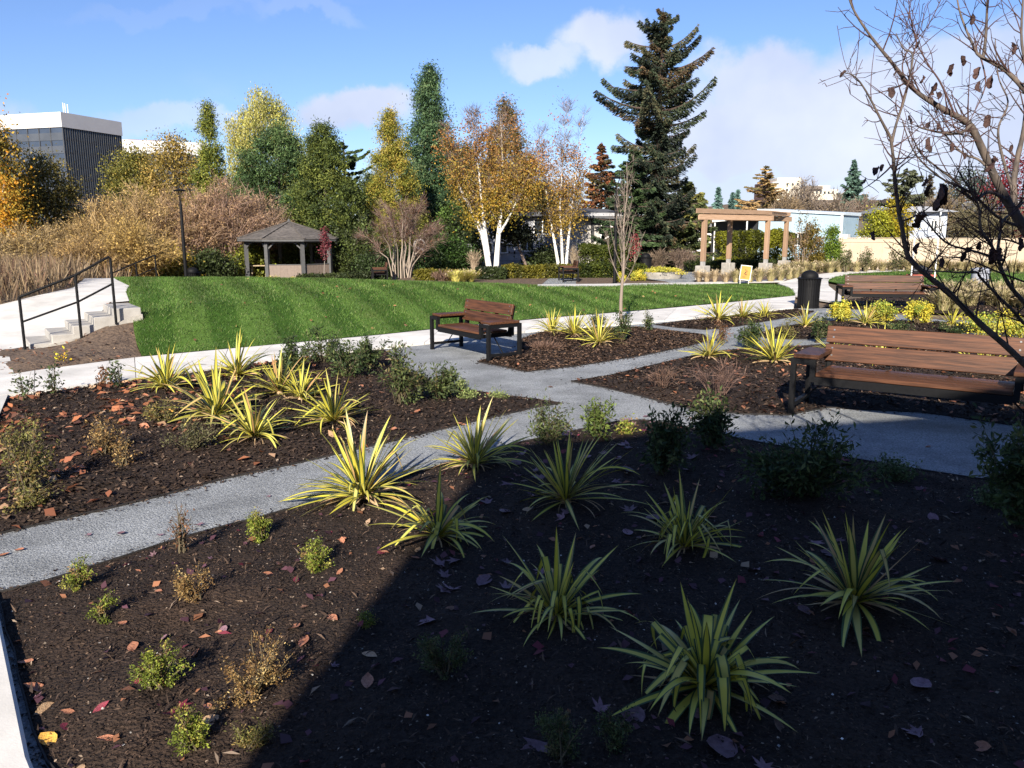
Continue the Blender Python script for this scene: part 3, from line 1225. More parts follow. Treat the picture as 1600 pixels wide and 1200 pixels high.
# ================================================================== GAZEBO
def gazebo():
    Yg = 40.0
    c = P(456, 436, Yg)
    z0 = tz(c[0], c[1]) - 0.02
    eave = P(456, 374, Yg)[2] - z0
    peak = P(456, 348, Yg)[2] - z0
    Re, Rp = 2.52, 2.12
    root = empty("gazebo", (c[0], c[1], z0), 0, "grey octagonal gazebo with shingled roof beyond the lawn", "gazebo")
    grey = pmat("gazebo_paint", (0.085, 0.085, 0.085), (0.065, 0.065, 0.065), rough=0.6)
    taupe = pmat("gazebo_panel", (0.20, 0.155, 0.125), (0.175, 0.135, 0.11), rough=0.7, bump=0.3, bscale=30)
    sh = pmat("roof_shingle", (0.135, 0.118, 0.105), (0.062, 0.055, 0.05), scale=6, rough=0.85, bump=0.5, bscale=40, rnd=0.18)
    th = [R(-15 + 45 * k) for k in range(8)]
    pt = lambda r, a: (r * math.sin(a), -r * math.cos(a))
    m = MB()
    m.prism([pt(Rp + 0.25, a) for a in th], -0.4, 0.04)
    m.build("floor", CONC_SIDE, root)
    for a in th:
        x, y = pt(Rp, a)
        M = Matrix.Translation((x, y, 0)) @ Matrix.Rotation(a, 4, 'Z')
        po = MB().box(-0.085, 0.085, -0.085, 0.085, 0.0, eave - 0.02, M).build("post", grey, root)
        for da in (1, -1):
            x2, y2 = pt(Rp, a + da * R(45))
            d = Vector((x2 - x, y2 - y, 0)).normalized()
            MB().bar((x + d.x * 0.06, y + d.y * 0.06, eave - 0.42), (x + d.x * 0.38, y + d.y * 0.38, eave - 0.10), 0.05, 0.06).build("brace", grey, po)
    for k in range(8):
        a, b = th[k], th[(k + 1) % 8]
        p, q = pt(Rp, a), pt(Rp, b)
        MB().bar((*p, eave - 0.07), (*q, eave - 0.07), 0.09, 0.16).build("beam", grey, root)
        if k in (0, 1, 2, 3, 6):
            pp, qq = Vector((*p, 0)), Vector((*q, 0))
            d = (qq - pp).normalized()
            pa = MB().bar(pp + d * 0.08 + Vector((0, 0, 0.44)), qq - d * 0.08 + Vector((0, 0, 0.44)), 0.05, 0.80).build("half_wall", taupe, root)
            MB().bar(pp + d * 0.08 + Vector((0, 0, 0.86)), qq - d * 0.08 + Vector((0, 0, 0.86)), 0.09, 0.035).build("wall_cap", grey, pa)
            nrm = Vector((0, 0, 1)).cross(d)
            ln = (qq - pp).length - 0.16
            for j in range(1, 9):
                s = pp + d * (0.08 + ln * j / 9) - nrm * 0.0265
                s2 = pp + d * (0.08 + ln * j / 9) + nrm * 0.0265
                for w in (s, s2):
                    MB().bar(w + Vector((0, 0, 0.06)), w + Vector((0, 0, 0.83)), 0.018, 0.008, tuple(nrm)).build("batten", taupe, pa)
    # roof: eight facets of overlapping shingle courses
    rows = 9
    for k in range(8):
        a, b = th[k], th[(k + 1) % 8]
        fc = None
        for i in range(rows):
            t0, t1 = i / rows, (i + 1) / rows + 0.03
            r0, r1 = Re * (1 - t0) + 0.01, Re * (1 - min(t1, 1.0)) + 0.01
            za, zb = eave + (peak - eave) * t0 + 0.05, eave + (peak - eave) * min(t1, 1.0) + 0.035
            p0, p1, p2, p3 = pt(r0, a), pt(r0, b), pt(r1, b), pt(r1, a)
            th_ = 0.035
            vs = [(*p0, za - th_), (*p1, za - th_), (*p2, zb - th_), (*p3, zb - th_), (*p0, za), (*p1, za), (*p2, zb), (*p3, zb)]
            o = MB().add(vs, ((0, 3, 2, 1), (4, 5, 6, 7), (0, 1, 5, 4), (1, 2, 6, 5), (2, 3, 7, 6), (3, 0, 4, 7))).build("shingle_course", sh, root)
        MB().bar((*pt(Re + 0.02, a), eave + 0.075), (0, 0, peak + 0.07), 0.12, 0.035).build("ridge_cap", sh, root)
        MB().bar((*pt(Re - 0.03, a), eave - 0.02), (*pt(Re - 0.03, b), eave - 0.02), 0.03, 0.11).build("fascia", grey, root)
    MB().lathe([(0.10, peak + 0.05), (0.05, peak + 0.14), (0.015, peak + 0.2)], 8).build("finial", grey, root)
    # pale wooden bench and dark chair inside
    pw = pmat("pale_wood", (0.42, 0.33, 0.20), (0.33, 0.25, 0.15), rough=0.6)
    q = P(407, 434, 39.6)
    t = empty("picnic_table", (q[0], q[1], z0 + 0.04), 0.15, "pale wooden picnic table under the gazebo roof", "table")
    for j in range(4):
        MB().box(-0.45, 0.45, -0.3 + j * 0.15, -0.16 + j * 0.15, 0.70, 0.74).build("top_plank", pw, t)
    for sx in (-0.36, 0.30):
        MB().bar((sx, -0.30, 0), (sx, -0.08, 0.70), 0.05, 0.07).build("leg", pw, t)
        MB().bar((sx, 0.30, 0), (sx, 0.08, 0.70), 0.05, 0.07).build("leg", pw, t)
        MB().bar((sx + 0.045, -0.45, 0.38), (sx + 0.045, 0.45, 0.38), 0.04, 0.07).build("crossbar", pw, t)
    dw = pmat("dark_chair_wood", (0.07, 0.032, 0.022), rough=0.6)
    q = P(502, 434, 40.3)
    t = empty("slatted_chair", (q[0], q[1], z0 + 0.04), 0.3, "dark brown slatted chair inside the gazebo", "chair")
    for j in range(6):
        MB().box(-0.27 + j * 0.09, -0.20 + j * 0.09, 0.28, 0.31, 0.35, 0.98).build("back_slat", dw, t)
    MB().box(-0.28, 0.28, -0.25, 0.28, 0.36, 0.41).build("seat", dw, t)
    for sx in (-0.27, 0.22):
        for sy in (-0.24, 0.24):
            MB().box(sx, sx + 0.05, sy, sy + 0.05, 0, 0.55 if sy < 0 else 0.98).build("leg", dw, t)
        MB().box(sx - 0.02, sx + 0.08, -0.27, 0.29, 0.56, 0.59).build("armrest", dw, t)


gazebo()


# ================================================================== PERGOLA
def pergola():
    cedar = wood_mat("cedar_beam", (0.42, 0.275, 0.18), (0.31, 0.195, 0.12), 0.65, 0.25)
    cedar2 = wood_mat("cedar_post", (0.42, 0.275, 0.18), (0.31, 0.195, 0.12), 0.65, 0.25, 2)
    A, B = Vector(P(1097, 437, 34.6)), Vector(P(1137, 431, 37.9))
    C_, D = Vector(P(1195, 431, 37.6)), None
    for v in (A, B, C_):
        v.z = 0
    D = B + C_ - A
    H = P(1097, 326, 34.6)[2]
    root = empty("pergola", A, 0, "cedar pergola on four posts with concrete footings", "pergola")
    o = A.copy()
    ex, ey = (C_ - A).normalized(), (B - A).normalized()
    ps = [p - o for p in (A, B, C_, D)]
    ax = math.atan2(ex.y, ex.x)
    for p in ps:
        M = Matrix.Translation(p) @ Matrix.Rotation(ax, 4, 'Z')
        f = MB().box(-0.23, 0.23, -0.23, 0.23, -0.3, 0.62, M).build("footing", CONC_SIDE, root, bevel=0.02)
        MB().box(-0.075, 0.075, -0.075, 0.075, 0.62, 0.86, M).build("post_base", pmat("zinc", (0.45, 0.43, 0.40), rough=0.5, metal=0.3), f)
        MB().box(-0.092, 0.092, -0.092, 0.092, 0.80, H - 0.42, M).build("post", cedar2, root, bevel=0.01)
    up = Vector((0, 0, 1))

    def beam(name, a, b, w, h, z, over=0.45):
        d = (b - a)
        L = d.length
        ang = math.atan2(d.y, d.x)
        MB().box(-over, L + over, -w / 2, w / 2, -h / 2, h / 2).build(name, cedar, root, bevel=0.008, loc=a + up * z, rot=(0, 0, ang))

    for (a, b) in ((ps[0], ps[2]), (ps[1], ps[3])):
        n = ey * 0.15
        beam("beam", a - n, b - n, 0.07, 0.24, H - 0.34, 0.35)
        beam("beam", a + n, b + n, 0.07, 0.24, H - 0.34, 0.35)
        beam("fascia", a - n * 2.2, b - n * 2.2, 0.05, 0.20, H - 0.10, 0.42)
    for i in range(9):
        t = i / 8
        a, b = ps[0].lerp(ps[2], t), ps[1].lerp(ps[3], t)
        beam("rafter", a, b, 0.06, 0.17, H - 0.135, 0.29)
    for i in range(12):
        t = i / 11
        a, b = ps[0].lerp(ps[1], t), ps[2].lerp(ps[3], t)
        beam("purlin", a, b, 0.045, 0.045, H - 0.025, 0.3)


pergola()


# ================================================================== SIGN, PLANTER, PLAY PANEL
def garden_sign():
    q = P(1163, 441, 31.6)
    root = empty("notice_sign", (q[0], q[1], 0), R(-8), "yellow notice board with white border on short stakes", "sign")
    wh = pmat("sign_white", (0.75, 0.72, 0.64), rough=0.5)
    for x in (-0.16, 0.16):
        MB().box(x - 0.012, x + 0.012, 0.012, 0.03, -0.1, 0.5).build("stake", wh, root)
    Mx = Matrix.Translation((0, 0, 0.18)) @ Matrix.Rotation(R(6), 4, 'Y')
    MB().box(-0.215, 0.215, -0.012, 0.010, 0, 0.58, Mx).build("border", wh, root)
    MB().box(-0.185, 0.185, -0.017, -0.0125, 0.03, 0.55, Mx).build("panel", pmat("sign_yellow", (0.50, 0.25, 0.045), (0.40, 0.19, 0.035), scale=4, rough=0.5), root)
    dk = pmat("sign_print", (0.04, 0.025, 0.015), rough=0.5)
    pr = MB()
    fig = [(-0.02, 0.40, 0.05, 0.03), (0.03, 0.36, 0.07, 0.025), (0.0, 0.30, 0.05, 0.05), (-0.03, 0.25, 0.04, 0.04), (0.02, 0.22, 0.06, 0.03), (-0.05, 0.12, 0.10, 0.018)]
    for (x, z, w, h) in fig:
        pr.box(x - w / 2, x + w / 2, -0.0195, -0.0175, z - h / 2, z + h / 2, Mx)
    pr.build("print", dk, root)


garden_sign()


def play_panel():
    """small grey round-cornered cabinet on the second lawn, and the white goal-like frame with a red mat"""
    q = P(1531, 433, 30.0)
    root = empty("utility_box", (q[0], q[1], 0), 0.3, "pale grey round utility drum on the second lawn", "utility box")
    g = pmat("grey_plastic", (0.33, 0.34, 0.38), (0.25, 0.26, 0.30), scale=3, rough=0.5)
    MB().lathe([(0.28, 0), (0.30, 0.05), (0.30, 0.62), (0.33, 0.64), (0.33, 0.70), (0.10, 0.74)], 20).build("drum", g, root, True)
    MB().lathe([(0.34, 0.55), (0.34, 0.60), (0.30, 0.61)], 20).build("rim", g, root, True)
    wh = pmat("white_pipe", (0.75, 0.75, 0.74), rough=0.4)
    q = P(1442, 423, 36.0)
    for x, lb in ((-0.5, "slim white pole at the cart's left end by the lawn edge"), (0.55, "slim white pole at the cart's other end near the fence grasses")):
        r2 = empty("marker_pole", (q[0] + x, q[1], 0), 0.1, lb, "pole")
        MB().tube([(0, 0, -0.1), (0, 0, 2.85)], 0.03, 8).build("shaft", wh, r2)
        MB().lathe([(0.032, 2.83), (0.04, 2.87), (0.01, 2.91)], 8).build("cap", wh, r2)
    root = empty("loaded_cart", (q[0] + 0.1, q[1] + 0.3, 0), 0.1, "low red tray heaped with dark bags between the white poles", "cart")
    MB().box(-0.55, 0.55, -0.3, 0.3, 0.06, 0.16).build("tray", pmat("red_tray", (0.42, 0.10, 0.07), rough=0.6), root, bevel=0.02)
    g = np.random.default_rng(2)
    bag = pmat("dark_bag", (0.03, 0.03, 0.035), (0.015, 0.015, 0.018), scale=6, rough=0.45, bump=0.6, bscale=14)
    for i, (x, y, z, s) in enumerate(((-0.3, 0, 0.3, 0.2), (0.05, 0.02, 0.34, 0.24), (0.33, -0.02, 0.28, 0.18), (-0.1, -0.1, 0.46, 0.17))):
        bm = bmesh.new()
        bmesh.ops.create_icosphere(bm, subdivisions=2, radius=s)
        for v in bm.verts:
            v.co *= 1 + 0.22 * mnoise.noise(v.co * 9 + Vector((i, 0, 0)))
            v.co.z *= 0.75
        me = bpy.data.meshes.new("bag")
        bm.to_mesh(me)
        bm.free()
        link("bag", me, bag, root, (x, y, z))


play_panel()

# ================================================================== YUCCAS
def yucca_material():
    m = bpy.data.materials.new("yucca_leaf")
    m.use_nodes = True
    nt = m.node_tree
    N, L = nt.nodes.new, nt.links.new
    b = nt.nodes["Principled BSDF"]
    b.inputs["Roughness"].default_value = 0.42
    b.inputs["Specular IOR Level"].default_value = 0.4
    uv = N("ShaderNodeUVMap")
    sp = N("ShaderNodeSeparateXYZ")
    L(uv.outputs[0], sp.inputs[0])
    oi = N("ShaderNodeObjectInfo")

    def mth(op, a, b2, clamp=False):
        n = N("ShaderNodeMath")
        n.operation = op
        n.use_clamp = clamp
        for i, q in enumerate((a, b2)):
            if isinstance(q, (int, float)):
                n.inputs[i].default_value = q
            elif q is not None:
                L(q, n.inputs[i])
        return n.outputs[0]

    # distance from the midrib 0..1 with fine streaks along the leaf
    mp = N("ShaderNodeMapping")
    mp.inputs["Scale"].default_value = (9, 0.6, 1)
    L(uv.outputs[0], mp.inputs[0])
    nz = N("ShaderNodeTexNoise")
    nz.inputs["Scale"].default_value = 2.0
    nz.inputs["Detail"].default_value = 4
    ad = N("ShaderNodeVectorMath")
    ad.operation = 'ADD'
    L(mp.outputs[0], ad.inputs[0])
    L(mth('MULTIPLY', oi.outputs["Random"], 41.0), ad.inputs[1])
    L(ad.outputs[0], nz.inputs["Vector"])
    d = mth('ABSOLUTE', mth('SUBTRACT', sp.outputs["X"], 0.5), None)
    d = mth('MULTIPLY', d, 2.0)
    d = mth('ADD', d, mth('MULTIPLY', mth('SUBTRACT', nz.outputs["Fac"], 0.5), 0.55))
    # margin start: 0.45 .. 0.75 by leaf
    st = mth('ADD', mth('MULTIPLY', oi.outputs["Random"], 0.30), 0.44)
    mr = N("ShaderNodeMapRange")
    L(d, mr.inputs["Value"])
    L(st, mr.inputs["From Min"])
    L(mth('ADD', st, 0.10), mr.inputs["From Max"])
    wn = N("ShaderNodeTexWhiteNoise")
    wn.noise_dimensions = '1D'
    L(oi.outputs["Random"], wn.inputs["W"])
    cy = N("ShaderNodeValToRGB")
    e = cy.color_ramp.elements
    e[0].position = 0.0
    e[0].color = (0.62, 0.54, 0.06, 1)
    e[1].position = 1.0
    e[1].color = (0.52, 0.28, 0.12, 1)
    for pos, c in ((0.45, (0.66, 0.57, 0.085, 1)), (0.74, (0.64, 0.57, 0.12, 1)), (0.90, (0.58, 0.46, 0.14, 1))):
        q = e.new(pos)
        q.color = c
    L(wn.outputs["Value"], cy.inputs[0])
    mx = N("ShaderNodeMix")
    mx.data_type = 'RGBA'
    L(mr.outputs[0], mx.inputs[0])
    L(cy.outputs[0], mx.inputs[6])
    gr = N("ShaderNodeMix")
    gr.data_type = 'RGBA'
    L(nz.outputs["Fac"], gr.inputs[0])
    gr.inputs[6].default_value = (0.035, 0.070, 0.030, 1)
    gr.inputs[7].default_value = (0.085, 0.135, 0.052, 1)
    L(gr.outputs[2], mx.inputs[7])
    # brown dry tip
    tip = N("ShaderNodeMapRange")
    L(sp.outputs["Y"], tip.inputs["Value"])
    tip.inputs["From Min"].default_value = 0.93
    tip.inputs["From Max"].default_value = 1.0
    tip.inputs["To Max"].default_value = 0.8
    m2 = N("ShaderNodeMix")
    m2.data_type = 'RGBA'
    L(tip.outputs[0], m2.inputs[0])
    L(mx.outputs[2], m2.inputs[6])
    m2.inputs[7].default_value = (0.16, 0.085, 0.04, 1)
    L(m2.outputs[2], b.inputs["Base Color"])
    tr = N("ShaderNodeBsdfTranslucent")
    L(m2.outputs[2], tr.inputs["Color"])
    ms = N("ShaderNodeMixShader")
    ms.inputs[0].default_value = 0.22
    L(b.outputs[0], ms.inputs[1])
    L(tr.outputs[0], ms.inputs[2])
    L(ms.outputs[0], nt.nodes["Material Output"].inputs[0])
    bp = N("ShaderNodeBump")
    bp.inputs["Strength"].default_value = 0.25
    bp.inputs["Distance"].default_value = 0.003
    L(nz.outputs["Fac"], bp.inputs["Height"])
    L(bp.outputs[0], b.inputs["Normal"])
    return m


YM = yucca_material()
DRYLEAF = pmat("yucca_dry_leaf", (0.50, 0.36, 0.20), (0.30, 0.19, 0.10), scale=6, rough=0.8, bump=0.4, bscale=30, rnd=0.25)


def yucca_leaf_mesh(bend, kink, twist, wmax, seed):
    """leaf of length 1 along +x; bend in radians towards -z; kink: position (0..1) of a sharp fold, or None"""
    g = random.Random(seed)
    n = 11
    vs, fs, uvs = [], [], []
    x = z = yv = 0.0
    a = 0.0
    sway = g.uniform(-0.10, 0.10)
    for i in range(n + 1):
        t = i / n
        w = wmax * (0.62 + 0.38 * math.sin(min(1, t / 0.5) * math.pi / 2)) * (1 - max(0, (t - 0.42) / 0.58) ** 1.7)
        w = max(w, 0.0006)
        fold = 0.34 * (1 - 0.5 * t)
        tw = twist * t
        for j, s in enumerate((-1, -0.5, 0, 0.5, 1)):
            yy, zz = s * w, abs(s) * w * fold
            y2, z2 = yy * math.cos(tw) - zz * math.sin(tw), yy * math.sin(tw) + zz * math.cos(tw)
            vs.append((x - z2 * math.sin(-a), yv + y2, z + z2 * math.cos(a)))
            uvs.append((0.5 + s * 0.5, t))
        st = 1.0 / n
        if kink is not None and abs(t - kink) < 0.5 / n:
            a += bend * 0.75
        else:
            a += bend * (0.25 if kink is not None else 1.0) / n * (0.5 + 1.0 * t)
        x += math.cos(a) * st
        z -= math.sin(a) * st
        yv += sway * st * t
    for i in range(n):
        for j in range(4):
            b = i * 5 + j
            fs.append((b, b + 5, b + 6, b + 1))
    me = bpy.data.meshes.new("leaf")
    me.from_pydata(vs, [], fs)
    ul = me.uv_layers.new(name="UVMap")
    for lp in me.loops:
        ul.data[lp.index].uv = uvs[lp.vertex_index]
    me.polygons.foreach_set("use_smooth", np.ones(len(me.polygons), dtype=bool))
    me.update()
    return me


YL = {k: [] for k in ("up", "arch", "fold", "low")}
for i in range(5):
    YL["up"].append(yucca_leaf_mesh(0.04 + 0.07 * i, None, 0.25 * (i - 2), 0.030 + 0.003 * (i % 3), i))
for i in range(5):
    YL["arch"].append(yucca_leaf_mesh(0.7 + 0.22 * i, None, 0.3 * (i - 2), 0.030 + 0.003 * (i % 3), 20 + i))
for i in range(6):
    YL["fold"].append(yucca_leaf_mesh(2.0 + 0.14 * i, (4 + i % 4) / 11.0, 0.2 * (i - 2), 0.031 + 0.002 * (i % 3), 40 + i))
for i in range(4):
    YL["low"].append(yucca_leaf_mesh(0.28 + 0.18 * i, None, 0.35 * (i - 1.5), 0.030, 60 + i))
for v in YL.values():
    for me in v:
        me.materials.append(YM)
YDRY = [yucca_leaf_mesh(0.8 + 0.3 * i, None, 0.8, 0.022, 80 + i) for i in range(3)]
for me in YDRY:
    me.materials.append(DRYLEAF)


def yucca(label, px, py, size, n, seed, style, bed_key, group=None, wf=1.0, lean=0.0):
    """size: leaf length in metres; style: weights of (up, arch, fold, low)"""
    g = random.Random(seed)
    X, Y, Z = W(px, py)
    z = float(bed_z(bed_key, [X], [Y])[0]) if bed_key else Z
    root = empty("yucca", (X, Y, z - 0.01), 0, label, "yucca", group)
    kinds = ("up", "arch", "fold", "low")
    root.rotation_euler = (g.gauss(0, 0.07), g.gauss(0, 0.07), 0)
    lop, lopa = g.uniform(0.0, 0.22), g.uniform(0, 6.28)
    ga = 2.39996
    MB().lathe([(0.035 * size / 0.5, -0.03), (0.04 * size / 0.5, 0.02), (0.02, 0.07 * size / 0.5)], 8).build("stem", DRYLEAF, root)
    n = int(n * 1.3)
    cnt = [int(round(n * w / sum(style))) for w in style]
    k = 0
    for kind, c in zip(kinds, cnt):
        for i in range(c):
            k += 1
            az = k * ga + g.uniform(-0.35, 0.35)
            t = (i + 0.5) / max(1, c)
            if kind == "up":
                el, ln = R(86 - 54 * t ** 0.9) + g.uniform(-0.1, 0.1), size * g.uniform(0.80, 1.06)
            elif kind == "arch":
                el, ln = R(58 - 26 * t) + g.uniform(-0.12, 0.12), size * g.uniform(0.85, 1.12)
            elif kind == "fold":
                el, ln = R(76 - 34 * t) + g.uniform(-0.12, 0.12), size * g.uniform(0.85, 1.15)
            else:
                el, ln = R(28 - 20 * t) + g.uniform(-0.06, 0.10), size * g.uniform(0.8, 1.15)
            ln *= 1 + lop * math.cos(az - lopa)
            me = g.choice(YL[kind])
            o = bpy.data.objects.new("leaf", me)
            COL.objects.link(o)
            o.parent = root
            rr = 0.012 + 0.02 * t
            o.location = (math.cos(az) * rr, math.sin(az) * rr, 0.03 + 0.03 * (1 - t))
            M = Matrix.Rotation(az, 3, 'Z') @ Matrix.Rotation(-el + lean * math.sin(az), 3, 'Y') @ Matrix.Rotation(g.uniform(-0.3, 0.3), 3, 'X')
            o.rotation_euler = M.to_euler()
            o.scale = (ln, ln * wf * 1.12 * g.uniform(0.85, 1.15), ln)
    for i in range(max(3, n // 5)):
        az = g.uniform(0, 6.28)
        o = link("dry_leaf", g.choice(YDRY), None, root, (0, 0, 0.03), None)
        M = Matrix.Rotation(az, 3, 'Z') @ Matrix.Rotation(-R(g.uniform(2, 22)), 3, 'Y') @ Matrix.Rotation(g.uniform(-1, 1), 3, 'X')
        o.rotation_euler = M.to_euler()
        ln = size * g.uniform(0.5, 0.85)
        o.scale = (ln, ln, ln)
    return root


yucca("shaded green and yellow striped yucca with folded leaves, between two larger shaded yuccas", 868, 985, 0.42, 46, 1, (10, 7, 20, 10), "front", None, 1.05)
yucca("shaded striped yucca with the most folded, orange-tinged drooping leaves", 1100, 1098, 0.44, 48, 2, (7, 6, 26, 9), "front", None, 1.25)
yucca("largest shaded striped yucca with stiff upright and spreading leaves", 1332, 962, 0.50, 48, 3, (18, 8, 2, 18), "front", None, 1.1)
yucca("shaded striped yucca of thin drooping leaves below the dark leafy shrubs", 1068, 872, 0.44, 44, 4, (12, 6, 18, 10), "front", None, 0.95)
yucca("shaded tall upright yucca next to the sunlit edge of the bed", 884, 800, 0.52, 48, 5, (28, 4, 0, 14), "front", None, 0.9)
yucca("largest sunlit yellow yucca with leaves spread flat on the mulch", 568, 790, 0.58, 52, 6, (20, 6, 2, 24), "front", None, 1.0)
yucca("sunlit yellow yucca with upright leaves against the gravel path", 742, 735, 0.50, 50, 7, (24, 8, 2, 16), "front", None, 0.9)
yucca("half shaded yucca with broad drooping yellow leaves at the shadow edge", 682, 855, 0.44, 34, 8, (3, 16, 8, 9), "front", None, 1.2)
G1 = "yuccas clustered in the bed by the sidewalk"
LB = ["yellow yucca of the cluster standing next to the leafy sidewalk weed", "largest yellow yucca in the middle of the seven-plant cluster", "low yellow yucca of the cluster, closest to the gravel path",
      "yellow yucca of the cluster touching the white sidewalk", "yellow yucca of the cluster beside the row of dark leafy shrubs", "smallest yellow yucca, tucked between two larger ones of the cluster",
      "yellow yucca of the cluster standing apart toward the full leafy shrub"]
for i, (x, y, s) in enumerate(((262, 615, .60), (338, 660, .66), (398, 695, .50), (372, 594, .56), (437, 622, .56), (470, 634, .44), (522, 668, .56))):
    yucca(LB[i], x, y, s, 42, 20 + i, (15, 14, 2, 18), "left", G1, 1.0)
LM = ["pale yellow yucca touching the six foot bench's side", "middle pale yellow yucca of three beside the six foot bench", "largest pale yellow yucca of three, nearest the young tree"]
for i, (x, y, s) in enumerate(((862, 526, .50), (897, 531, .56), (936, 544, .60))):
    yucca(LM[i], x, y, s, 38, 40 + i, (20, 8, 1, 16), "mid", "yuccas beside the six foot bench", 0.95)
LS = ["tallest yellow yucca of the narrow bed, farthest from the bin", "middle yellow yucca of three in the narrow bed", "flattest yellow yucca of the narrow bed, nearest the bin"]
for i, (x, y, s) in enumerate(((1122, 505, .66), (1160, 500, .50), (1196, 497, .46))):
    yucca(LS[i], x, y, s, 34, 50 + i, (14, 8, 2, 16), "strip", "yuccas in the narrow bed", 0.95)
yucca("peach tinted dry-tipped yucca where the gravel paths fork", 1106, 566, .46, 38, 60, (10, 8, 2, 20), "right", None, 1.0)
yucca("tall lemon yellow yucca next to the arm of the long bench", 1210, 573, .62, 40, 61, (24, 6, 0, 12), "right", None, 1.0)
yucca("low yellow yucca between two dark shrubs behind the long bench", 1258, 516, .48, 32, 62, (12, 8, 2, 12), "islet", None, 1.0)
LQ = ["yellow yucca between two golden shrubs behind the long bench", "yellow yucca beside the widest golden shrub", "yellow yucca seen through the long bench under its backrest", "yellow yucca partly under the long bench seat", "small yellow yucca right behind the long bench arm"]
for i, (x, y, s, k) in enumerate(((1352, 512, .55, "islet"), (1487, 514, .46, "islet"), (1375, 572, .50, "right"), (1535, 592, .55, "right"), (1300, 560, .40, "right"))):
    yucca(LQ[i], x, y, s, 28, 70 + i, (14, 6, 1, 14), k, "yuccas behind the long bench", 1.0)
q = P(716, 441, 32.5)

# ================================================================== TREES AND SHRUBS
def put(name, label, cat, group, loc, V, F, C, mat, child, extra=None):
    root = empty(name, loc, 0, label, cat, group)
    if extra is not None:
        v, f, c = extra
        link("trunk" if cat in ("tree",) else "stem", np_mesh("trunk", v, f, c, True), TWIG, root)
    if V is not None:
        link(child, np_mesh(child, V, F, C), mat, root)
    return root


def gpos(px, Y, py=440):
    q = P(px, py, Y)
    return (q[0], Y, tz(q[0], Y))


def ztop(px, py, Y):
    return P(px, py, Y)[2]


def broadleaf(label, px, Y, ytop, wpx, prof, pal, seed, nclump=160, nleaf=40, size=0.16, sig=0.35, base=0.25, rise=0.6, trunk_r=0.13,
              bark=(0.10, 0.085, 0.07), aspect=0.6, group=None, stems=1, droop=0.0, branch_n=46, mat=None, spread=0.12, name="leafy_tree", inner=0.45, lean=0.0, pos=None,
              cat="tree"):
    g = np.random.default_rng(seed)
    loc = pos or gpos(px, Y)
    H = ztop(px, ytop, Y) - loc[2]
    Rm = wpx * Y / FOCAL / 2
    pt, pr = np.array([p[0] for p in prof]), np.array([p[1] for p in prof])
    # crown clump centres
    t = base + (1 - base) * g.random(nclump * 4)
    keep = g.random(len(t)) < 0.15 + np.interp(t, pt, pr)
    t = t[keep][:nclump]
    n = len(t)
    az = g.uniform(0, 2 * np.pi, n)
    rr = np.interp(t, pt, pr) * Rm * (inner + (1 - inner) * g.random(n) ** 0.6) * (g.uniform(0.62, 1.28, n) if mat is NEEDLE else g.uniform(0.72, 1.14, n))
    Cn = np.column_stack([rr * np.cos(az) + lean * t * H, rr * np.sin(az), t * H * g.uniform(0.97, 1.02, n)])
    # gather the clumps on limbs, so that the crown has lobes and gaps
    nlimb = max(14, n // 6)
    lim = Cn[g.choice(n, nlimb, replace=False)]
    dd = np.linalg.norm((Cn[:, None, :] - lim[None]) * np.array([1, 1, 0.8]), axis=2)
    near = lim[np.argmin(dd, axis=1)]
    Cn = Cn + (near - Cn) * (g.uniform(0.05, 0.42, n) if mat is NEEDLE else g.uniform(0.05, 0.50, n))[:, None]
    nleaf = int(nleaf * 1.5)
    size, sig = size * 0.80, sig * 0.95
    cs = g.uniform(0.6, 1.35, n) * sig
    k = n * nleaf
    ci = np.repeat(np.arange(n), nleaf)
    off = g.normal(size=(k, 3)) * cs[ci][:, None]
    off[:, 2] *= 0.75
    pts = Cn[ci] + off
    if droop > 0:
        pts[:, 2] -= np.abs(g.normal(size=k)) * droop
    pts[:, 2] = np.maximum(pts[:, 2], 0.05)
    D = rand_dirs(g, k)
    D[:, 2] -= 0.35 + (1.5 if droop > 0 else 0)
    D = unit(D)
    S = perp(g, D)
    ls = size * g.uniform(0.6, 1.35, k)
    V, F = rhombs(pts, D, S, ls, ls * aspect, 0.08)
    Cc = np.clip(tint(g, k, pal, ci) * 1.6, 0, 0.75)
    # trunk and limbs
    lines = []
    for s in range(stems):
        a = 2 * np.pi * s / max(1, stems) + g.uniform(0, 1)
        sp = 0 if stems == 1 else spread
        top = np.array([np.cos(a) * sp * H * 0.9 + lean * H * 0.85, np.sin(a) * sp * H * 0.5, H * 0.88])
        b0 = np.array([np.cos(a) * 0.12 * (stems > 1), np.sin(a) * 0.12 * (stems > 1), -0.15])
        mid = b0 * 0.4 + top * 0.5 + np.array([g.normal() * 0.02 * H, g.normal() * 0.02 * H, -0.05 * H])
        pl = curve3(b0, mid, top, 10)
        lines.append((pl, np.linspace(trunk_r, trunk_r * 0.12, 10)))
    mains = [l[0] for l in lines]
    for i in g.choice(n, size=min(branch_n, n), replace=False):
        ax = mains[int(g.integers(stems))]
        zt = max(0.12 * H, Cn[i, 2] - rise * np.hypot(*Cn[i, :2]) - 0.05 * H)
        a0 = np.array([np.interp(zt, ax[:, 2], ax[:, c]) for c in range(3)])
        m = (a0 + Cn[i]) / 2 + np.array([0, 0, 0.10 * rise * np.hypot(*Cn[i, :2])])
        r0 = trunk_r * 0.32 * (1 - 0.6 * zt / H)
        lines.append((curve3(a0, m, Cn[i], 6), np.linspace(r0, r0 * 0.2, 6)))
    tr = tubes_np(lines, 6, bark, g)
    return put(name, label, cat, group, loc, V, F, Cc, mat or FOL, "crown", tr)


